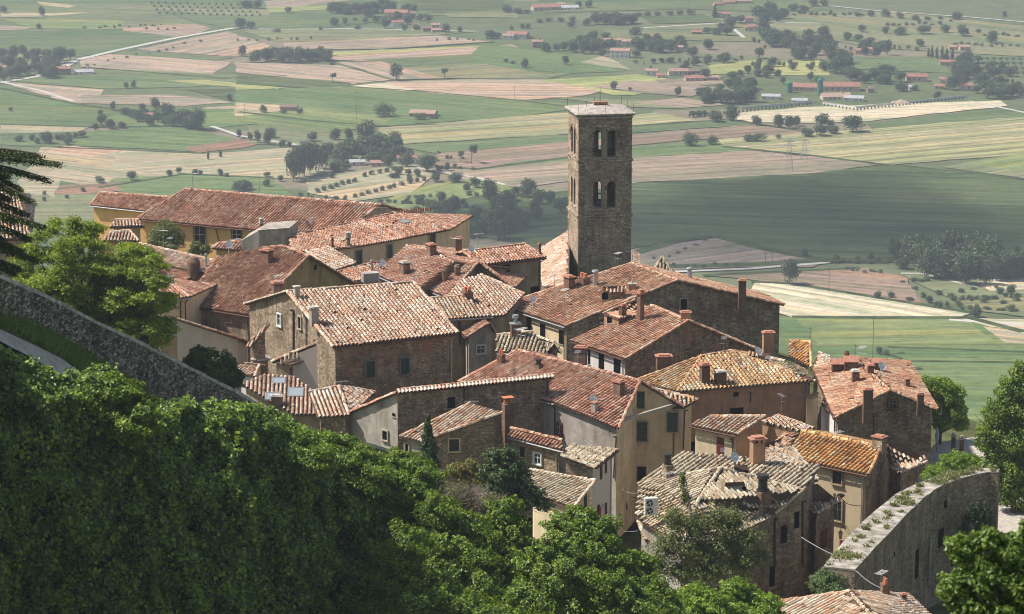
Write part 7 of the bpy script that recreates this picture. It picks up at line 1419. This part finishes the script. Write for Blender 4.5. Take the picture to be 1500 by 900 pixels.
for px, py, w, h, wa, ro, pl, lk in ((91, 111, 24, 20, WB, RR, 'beside the white road', 'brick farmhouse with a red roof'), (121, 110, 28, 8, WW, RG, 'in the green field next to the white road', 'long low pale grey barn'), (2, 105, 14, 12, WP, RR, 'in the trees at the edge of the white road', 'pink house half hidden'),
    (217, 177, 20, 16, WP, RR, 'inside the dark grove', 'pink farmhouse with a salmon roof'), (581, 27, 34, 16, WP, RR, 'at the edge of the topmost wood', 'large pink villa with a red roof'), (582, 39, 16, 12, WW, RR, 'just below the large pink villa', 'white cottage with a bright red roof'), (599, 25, 18, 10, WW, RR, 'pressed against the large pink villa', 'pale wing with a red roof'),
    (609, 43, 10, 11, WB, RB, 'between trees below the villa', 'small brown brick house'), (625, 47, 14, 11, WB, RB, 'beside the round tree below the villa', 'brown stone farmhouse'), (638, 41, 12, 9, WP, RP, 'behind the brown stone farmhouse', 'little pink-roofed house'), (641, 48, 18, 5, WC, RP, 'in front of the brown stone farmhouse', 'low pink shed'),
    (745, 58, 16, 11, WW, RP, 'end-on at the trees by the field road', 'small white farm building'), (758, 57, 30, 13, WW, RR, 'on the far field road', 'long white farmhouse with a red roof'), (774, 57, 12, 7, WB, RB, 'joined to the long white farmhouse', 'low brick stable'), (787, 70, 15, 17, WB, RP, 'alone by the trees of the tan hamlet', 'tall narrow brick house'),
    (799, 16, 40, 10, WP, RR, 'at the upper edge of the fields', 'long low red-roofed farm range'), (822, 11, 14, 9, WP, RP, 'behind the long low farm range', 'little pink outbuilding'), (833, 15, 28, 6, WW, RG, 'at the end of the long low farm range', 'white greenhouse-like shed'),
    (897, 69, 24, 19, WC, RT, 'in the middle of the tan hamlet', 'big cream house with a tan roof'), (920, 69, 17, 16, WC, RT, 'beside the big cream house', 'smaller cream house with a tan roof'), (909, 85, 28, 20, WW, RP, 'in front of the tan hamlet', 'bright white villa with a pale roof'), (960, 57, 14, 7, WP, RR, 'above the tan hamlet wood', 'tiny red-roofed house'), (963, 74, 12, 6, WW, RG, 'in the tan hamlet wood', 'small white shed'),
    (996, 76, 10, 13, WP, RP, 'past the tan hamlet wood', 'slim pink house'), (955, 111, 18, 14, WW, RP, 'on the green below the hamlet', 'white house with a dark side'), (968, 115, 12, 9, WP, RR, 'beside the white house on the green', 'little red-roofed annexe'), (993, 111, 28, 13, WC, RP, 'in the row on the green', 'long cream house with a pink roof'), (1015, 109, 20, 9, WB, RB, 'behind the long cream house', 'brown barn'),
    (1017, 120, 28, 11, WP, RR, 'in front of the brown barn', 'low house with a vivid red roof'), (1044, 119, 16, 11, WB, RT, 'behind the round tree at the row on the green', 'low brown house'), (1021, 51, 14, 8, WB, RR, 'at the foot of the lane', 'small red-roofed barn'), (1060, 26, 20, 11, WC, RR, 'halfway up the topmost lane', 'cream house under a red roof'), (1052, 9, 14, 7, WP, RR, 'by the tall single cypress', 'far pink house'), (1068, 7, 16, 7, WP, RR, 'between far pink roofs', 'far low red house'), (1089, 6, 24, 9, WP, RP, 'at the head of the lane', 'far wide pink house'),
    (1097, 34, 10, 14, WP, RR, 'over the lane trees', 'tall pink house'), (1097, 47, 12, 13, WP, RR, 'under the tall pink house', 'pink cottage'), (1104, 47, 14, 16, WW, RR, 'at the wood edge near the pink cottage', 'white and red house'), (1161, 60, 10, 7, WP, RP, 'hidden in the woods', 'tiny pale house'), (1260, 80, 12, 12, WP, RR, 'among the woods above the stone yard', 'pink and red cottage'), (1272, 79, 11, 13, WP, RR, 'next to the pink and red cottage', 'second pink cottage'),
    (1399, 74, 20, 10, WP, RP, 'behind the dark cypress row', 'pale pink farmhouse'), (1413, 75, 16, 12, WP, RP, 'at the end of the cypress row', 'pink stone barn'), (1388, 97, 22, 12, WP, RR, 'on the small green field', 'bright red-roofed cottage'), (1343, 120, 30, 15, WP, RR, 'on the edge of the small green field', 'wide house with a hipped red roof'), (1300, 118, 6, 8, WC, RR, 'between trees behind the stone yard', 'tiny cream house'), (1381, 122, 7, 11, WP, RR, 'under the umbrella pine', 'narrow orange house'), (1415, 133, 18, 15, WP, RR, 'beside the dark round trees past the yard', 'red-roofed farmhouse'), (1377, 131, 14, 8, WP, RR, 'by the yard corner', 'small orange-red shed'),
    (1180, 134, 44, 12, WP, RR, 'at the back of the stone yard', 'long red-roofed workshop'), (1233, 134, 54, 14, WP, RR, 'joined end to end at the back of the stone yard', 'longer pink-red workshop'), (1225, 147, 42, 10, WC, RT, 'in the middle of the stone yard', 'tan-roofed shed'), (1252, 149, 28, 10, WW, RG, 'beside the tan-roofed shed', 'white arcaded building'), (1336, 133, 8, 10, WW, RG, 'behind the yard hedge', 'small white hut'), (1275, 136, 8, 12, WB, RB, 'between yard trees', 'small brown hut'), (1130, 146, 26, 7, WW, RG, 'at the near corner of the stone yard', 'low white store'), (1172, 152, 22, 6, WW, RG, 'behind the clipped row', 'low white yard wall house'),
    (596, 240, 28, 17, WW, RR, 'at the edge of the wood', 'white gable house with a red porch roof'), (745, 296, 22, 15, WP, RB, 'in the shade beside the farm track', 'purplish stone farmhouse'), (523, 243, 22, 11, WC, RG, 'below the wood by the farmyard', 'grey-roofed shed'), (555, 244, 24, 6, WP, RP, 'under the wood by the orchard rows', 'long low pink shed'), (423, 163, 24, 12, WB, RB, 'swallowed by shrubs in the tan field', 'ruined brown farmhouse'), (620, 172, 38, 11, WB, RT, 'on the wide green field', 'long tumbledown barn')):
    farm(px, py, w, h, wa, ro, pl, lk, rot=FR.uniform(-.25, .25), kind='barn' if any(k in lk for k in ('barn', 'shed', 'stable', 'workshop', 'store', 'hut')) else 'farmhouse')
# ---- white yard wall, netting silos, gravel heap, pylons, poles
for nm, lab, cat, pts, h in (('yard_wall', 'long white wall behind the clipped row of the stone yard', 'wall', (1205, 153, 1254, 160, 1330, 152, 1415, 143), 1.8), ('yard_wall', 'low pale wall on the near side of the stone yard', 'wall', (1085, 160, 1195, 151), 1.6)):
    P = [at_z(x, y, 0) for x, y in zip(pts[::2], pts[1::2])]; r = empty(nm, P[0], lab, cat); m = MB()
    for a, b in zip(P[:-1], P[1:]): d = b-a; L = np.linalg.norm(d); m.box((a+b)/2-P[0]+[0, 0, h/2], (L, .4, h), math.atan2(d[1], d[0]))
    m.build('masonry', WW, r); m = MB()
    for a, b in zip(P[:-1], P[1:]): d = b-a; L = np.linalg.norm(d); m.box((a+b)/2-P[0]+[0, 0, h+.06], (L, .6, .12), math.atan2(d[1], d[0]))
    m.build('coping', M['cement'], r)
for px, py, w, h, lab in ((1156, 136, 10, 17, 'squat green netted silo at the stone yard'), (1201, 140, 9, 27, 'tall green netted silo in front of the long workshops')):
    p = at_z(px, py, 0); s_ = (p-O)@FW/F_PX; r = empty('silo', p, lab, 'silo'); M['net'] = M.get('net') or flat_mat('green_netting', (.05, .22, .14)); MB().tube((0, 0, 0), (0, 0, h*s_*.85), w*s_*.45, w*s_*.5, 12).build('drum', M['net'], r); MB().tube((0, 0, h*s_*.85), (0, 0, h*s_), w*s_*.5, w*s_*.1, 12).build('roof', M['net'], r)
p = at_z(1319, 153, 0); m = MB(); rng_ = np.random.default_rng(4)
gp = [(math.cos(a)*r_*9+rng_.normal(0, .4), math.sin(a)*r_*7+rng_.normal(0, .4), 3.4*(1-r_)**.8+(rng_.normal(0, .25) if r_ < 1 else -.2)) for r_ in (1, .66, .33) for a in np.linspace(0, 2*math.pi, 15)[:-1]]+[(0, 0, 3.6)]
m.add(gp, [(k*14+i, k*14+(i+1) % 14, (k+1)*14+(i+1) % 14, (k+1)*14+i) for k in range(2) for i in range(14)]+[(28+i, 28+(i+1) % 14, 42) for i in range(14)]); o_ = m.build('gravel_heap', flat_mat('pinkish_gravel', (.5, .38, .3), 1), None); o_.location = p; tag(o_, 'heap of pinkish gravel inside the long white yard wall', 'gravel heap')
for px, py, hp, lab in ((1156, 252, 50, 'lattice power pylon on the brown field, the taller of the pair'), (1178, 236, 34, 'slighter lattice power pylon by the hay-coloured strips')):
    p = at_z(px, py, 0); h = hp*((p-O)@FW)/F_PX; r = empty('power_pylon', p, lab, 'pylon'); m = MB(); q = lambda t, i: np.array([((-1, 1, 1, -1)[i])*(2.2*(1-t)+.5*t), ((-1, -1, 1, 1)[i])*(2.2*(1-t)+.5*t), h*t])
    for i in range(4): m.tube(q(0, i), q(1, i), .1, .06, 4)
    for k in range(7):
        for i in range(4): m.tube(q(k/7, i), q((k+1)/7, (i+1) % 4), .045, .045, 3); m.tube(q(k/7, i), q(k/7, (i+1) % 4), .045, .045, 3)
    m.build('lattice', M['zinc'], r); m = MB()
    for t, w in ((.78, 4), (.9, 3)): m.box((0, 0, h*t), (w*2, .2, .2)).tube((-w, 0, h*t), (0, 0, h*t+1), .06, .06, 3).tube((w, 0, h*t), (0, 0, h*t+1), .06, .06, 3)
    m.build('crossarm', M['zinc'], r)
for px, py, hp, lab in ((1214, 430, 40, 'tall wooden pole on the brown field beside the lone tree'), (1121, 388, 18, 'slim pole by the shaded ditch'), (1131, 386, 18, 'slim pole just past its twin by the shaded ditch'), (1278, 535, 74, 'tall thin mast on the green crop'), (1186, 520, 42, 'thin pole before the green crop beyond the striped roof'), (1252, 545, 42, 'short utility pole on the green crop above the chimneys'),
                        (380, 285, 32, 'utility pole behind the convent roof'), (283, 290, 40, 'utility pole above the convent ridge'), (522, 175, 44, 'twin-line pole standing on the wide green field'), (754, 148, 22, 'pole on the pink field near the tower'), (358, 170, 18, 'pole at the edge of the tan field'), (1008, 18, 20, 'mast among the topmost fields')):
    p = at_z(px, py, 0); h = hp*((p-O)@FW)/F_PX; r = empty('utility_pole', p, lab, 'pole'); MB().tube((0, 0, -.3), (0, 0, h), .16, .1, 6).build('mast', M['wood'], r); MB().box((0, 0, h*.94), (1.8, .12, .12)).box((-.8, 0, h*.94+.15), (.08, .08, .25)).box((.8, 0, h*.94+.15), (.08, .08, .25)).build('crossarm', M['wood'], r)
# ================================================================== cloud and haze
def cloud():
    rng = np.random.default_rng(9); poly = [(600, 312), (700, 296), (830, 290), (925, 266), (1080, 262), (1230, 250), (1330, 247), (1470, 262), (1440, 276), (1400, 290), (1520, 300), (1560, 330), (1560, 385), (1380, 402), (1250, 398), (1140, 410), (1000, 404), (940, 404), (830, 380), (700, 368), (610, 345)]
    H = 900.; off = np.array([SUN.x, SUN.y])/SUN.z*H; P = np.array([at_z(x, y, 0)[:2]+off for x, y in poly]); lo, hi = P.min(0), P.max(0); V, F, b = [], [], 0; s = MB().ball((0, 0, 0), 1, 7); sv, sf = np.array(s.v), s.f; k = 0
    out = MB()
    while k < 140:
        q = rng.uniform(lo, hi)
        if not in_poly(q[None], P)[0]: continue
        d = min(np.linalg.norm(q-(P[i]+(P[(i+1) % len(P)]-P[i])*np.clip(((q-P[i])@(P[(i+1) % len(P)]-P[i]))/((P[(i+1) % len(P)]-P[i])@(P[(i+1) % len(P)]-P[i])), 0, 1))) for i in range(len(P)))
        r = min(55, max(7, d*.95)); out.add(sv*[r, r, min(r, 26)*.7]+[q[0], q[1], H+rng.uniform(-5, 14)], sf); k += 1
    m, n, bb = new_mat('cloud_white'); bb.inputs['Base Color'].default_value = (.9, .9, .92, 1); bb.inputs['Roughness'].default_value = 1; bb.inputs['Alpha'].default_value = .065
    tag(out.build('cloud', m), kind='structure')
cloud()
def haze():
    m = D.materials.new('haze_air'); m.use_nodes = True; n = m.node_tree; n.nodes.clear(); o = n.nodes.new('ShaderNodeOutputMaterial'); v = n.nodes.new('ShaderNodeVolumePrincipled'); v.inputs['Color'].default_value = (.80, .89, 1, 1); v.inputs['Density'].default_value = HAZE; v.inputs['Anisotropy'].default_value = .2; n.links.new(v.outputs[0], o.inputs['Volume'])
    ob = MB().box((0, 12000, 180), (32050, 28100, 396)).build('haze', m); ob.display_type = 'WIRE'; tag(ob, kind='stuff')
HAZE = 1.5e-4
haze()
# ================================================================== small things in the town
def thing(name, label, cat, pos, rz=0.):
    r = empty(name, pos, label, cat); r.rotation_euler = (0, 0, rz); return r
# air conditioner in its roof recess
p = at_z(953, 752, 239.2)+np.array([0, -.7, .1]); r = thing('air_conditioner', 'white twin-fan air conditioner boxed into the lichen-grey roof', 'air conditioner', p, .12)
MB().box((0, 0, .65), (.95, .38, 1.3)).box((-.36, 0, -.05), (.08, .38, .12)).box((.36, 0, -.05), (.08, .38, .12)).build('casing', M['plastic'], r)
for z in (.33, .93):
    m = MB()
    for k in range(16):
        a0, a1 = k*math.pi/8, (k+1)*math.pi/8; m.add([(-.13+.24*math.cos(a0), -.2, z+.24*math.sin(a0)), (-.13+.24*math.cos(a1), -.2, z+.24*math.sin(a1)), (-.13+.24*math.cos(a1), -.23, z+.24*math.sin(a1)), (-.13+.24*math.cos(a0), -.23, z+.24*math.sin(a0))], [(0, 1, 2, 3)])
    m.tube((-.13, -.19, z), (-.13, -.205, z), .24, .24, 16); f = m.build('fan', M['metal'], r); m = MB().tube((-.13, -.2, z), (-.13, -.225, z), .06, .06, 8)
    for k in range(4): a = k*math.pi/2+.4; m.box((-.13+.12*math.cos(a), -.215, z+.12*math.sin(a)), (.2, .01, .05), ax=(np.array([math.cos(a), 0, math.sin(a)]), np.array([0, 1, 0]), np.array([-math.sin(a), 0, math.cos(a)])))
    m.build('fan_blade', M['plastic'], f)
def hp(lab): return [x for x in HS if lab in x.label][0]
def lantern(house, px, py, label, arm=.9):
    q = hp(house).hit(px, py)
    if q is None: return
    q, n, e = q; b = q+n*arm; r = thing('street_lantern', label, 'street lamp', b); m = MB().tube(q-b+n*.02+[0, 0, .55], [0, 0, .6], .03, .02, 6).tube(q-b+n*.02+[0, 0, .1], (q-b)*.45+[0, 0, .58], .02, .02, 5).tube((0, 0, .6), (0, 0, .4), .02, .02, 5); m.build('bracket', M['metal'], r)
    m = MB()
    for k in range(4): a = k*math.pi/2+math.pi/4; m.tube((.12*math.cos(a), .12*math.sin(a), -.3), (.22*math.cos(a), .22*math.sin(a), .2), .012, .012, 4)
    m.add([(.24*math.cos(a), .24*math.sin(a), .2) for a in (math.pi/4, 3*math.pi/4, 5*math.pi/4, 7*math.pi/4)]+[(0, 0, .42)], [(0, 1, 4), (1, 2, 4), (2, 3, 4), (3, 0, 4), (3, 2, 1, 0)]).box((0, 0, -.32), (.2, .2, .05)); m.build('lantern_frame', M['metal'], r)
    MB().add([(.11*math.cos(a)*s, .11*math.sin(a)*s, z) for z, s in ((-.29, 1), (.19, 1.8)) for a in (math.pi/4, 3*math.pi/4, 5*math.pi/4, 7*math.pi/4)], [(0, 1, 5, 4), (1, 2, 6, 5), (2, 3, 7, 6), (3, 0, 4, 7)]).build('lantern_glass', M['frosted'], r)
M['frosted'] = flat_mat('frosted_glass', (.62, .66, .66), .3, var=.05)
lantern('tall stained beige', 925, 738, 'old street lantern on a bracket on the tall stained facade')
lantern('smooth beige house with', 1240, 780, 'old street lantern hanging low on the smooth beige house')
q = hp('smooth beige house with').hit(1262, 741)
if q:
    q, n, e = q; r = thing('wall_lamp', 'dark lamp head on a long curved arm at the corner of the smooth beige house', 'street lamp', q); m = MB().path([n*.05, n*.5-e*.3+[0, 0, .05], n*1.0-e*.8+[0, 0, .25], n*1.3-e*1.1+[0, 0, .7]], .03, 6); m.build('bracket', M['metal'], r); MB().ball(n*1.35-e*1.15+[0, 0, .95], .28, 6, (1.2, 1, .6)).tube(n*1.3-e*1.1+[0, 0, .7], n*1.35-e*1.15+[0, 0, .9], .06, .16, 8).build('lamp_head', M['metal'], r)
# washing
q = hp('narrow white').hit(880, 752)
if q:
    q, n, e = q; r = thing('washing_line', 'short washing line with a red and a white cloth on the narrow white house', 'washing line', q+n*.5); MB().tube(-e*1.0+[0, 0, .6]-n*.45, e*1.0+[0, 0, .6]-n*.45, .012, .012, 4).tube(-e*1.0+[0, 0, .6]-n*.5, -e*1.0+[0, 0, .6], .02, .02, 4).build('line', M['metal'], r)
    for o_, w_, h_, mt in ((-.6, .55, .9, 'redcloth'), (.1, .6, 1.1, 'cloth'), (.65, .3, .8, 'cloth')):
        m = MB(); N_ = 8; V = [e*(o_-w_/2+w_*i/N_)+n*(.04*math.sin(i*1.7+j))-n*.42+[0, 0, .6-h_*j/4] for j in range(5) for i in range(N_+1)]; m.add(V, [(j*(N_+1)+i, j*(N_+1)+i+1, (j+1)*(N_+1)+i+1, (j+1)*(N_+1)+i) for j in range(4) for i in range(N_)]); m.build('cloth', M[mt], r)
# cables
def cable(pts, label, sag=.5, r_=.025, mat='zinc'):
    P = [np.asarray(p) for p in pts]; m = MB()
    for a, b in zip(P[:-1], P[1:]):
        L = [a+(b-a)*t+np.array([0, 0, -sag*4*t*(1-t)])-P[0] for t in np.linspace(0, 1, 13)]; m.path(L, r_, 5)
    o = m.build('cable', M[mat]); o.location = tuple(P[0]); tag(o, label, 'cable')
hq = hp('sprawling').hit(1150, 771); e1 = (hq[0]+hq[1]*.1) if hq else at_z(1150, 771, 237)
cable([e1, at_z(1225, 815, 236.6)+[0, 0, 0], at_z(1256, 838, 236.45), at_z(1292, 862, 237.4)], 'pale cable slung from the stone house over the rampart to the clay-potted chimney', .15, .035)
q1 = hp('tall stained beige').hit(910, 716); q2 = at_z(936, 722, 239.6)
if q1: cable([q1[0]+q1[1]*.05, q2], 'thin wire crossing the street from the tall stained facade to the lichen-grey roofs', .2)
q1 = hp('tall stained beige').hit(905, 760)
if q1: cable([q1[0]+q1[1]*.05-[0, 0, 1], at_z(934, 778, 237)], 'lower thin wire over the narrow street below the lantern', .1)
# stairs and path beside the rampart end
me = D.meshes.new('terrace'); T_ = [at_z(x, y, 231.0) for x, y in ((1330, 700), (1352, 668), (1372, 648), (1430, 640), (1520, 648), (1520, 770), (1460, 790), (1395, 735))]
m = MB().prism([(p[0], p[1]) for p in T_], 218, 231.0); tag(m.build('path', M['gravel']), kind='structure')
r = thing('stone_stairs', 'pale stone steps glimpsed between the rampart end and the near leafy treetop', 'stairs', at_z(1468, 790, 229)); m = MB()
for i in range(6): m.box((0, i*.42, i*.17-.3), (2.6, .42, .8))
m.build('steps', M['gravel'], r); MB().box((-1.4, 1.2, .3), (.2, 3, .12)).build('kerb', M['cement'], r)
q = at_z(1372, 662, 231); r = thing('folded_parasol', 'folded pale blue parasol standing on the path by the big stone gable house', 'parasol', q); MB().tube((0, 0, 0), (0, 0, 2.2), .03, .03, 6).build('pole', M['metal'], r); MB().tube((0, 0, .9), (0, 0, 1.6), .12, .2, 8).tube((0, 0, 1.6), (0, 0, 2.3), .2, .03, 8).build('canopy', flat_mat('pale_blue_canvas', (.45, .52, .62), .9), r)
for x, y, lab in ((1396, 668, 'rust-brown gatepost on the path under the vivid green tree'), (1408, 672, 'second rust-brown gatepost, nearer the tall full-crowned tree')):
    r = thing('gate_post', lab, 'post', at_z(x, y, 231)); MB().box((0, 0, .9), (.35, .35, 1.8)).build('post', M['brick'], r); MB().box((0, 0, 1.86), (.45, .45, .12)).ball((0, 0, 2.05), .16, 6).build('finial', M['cement'], r)
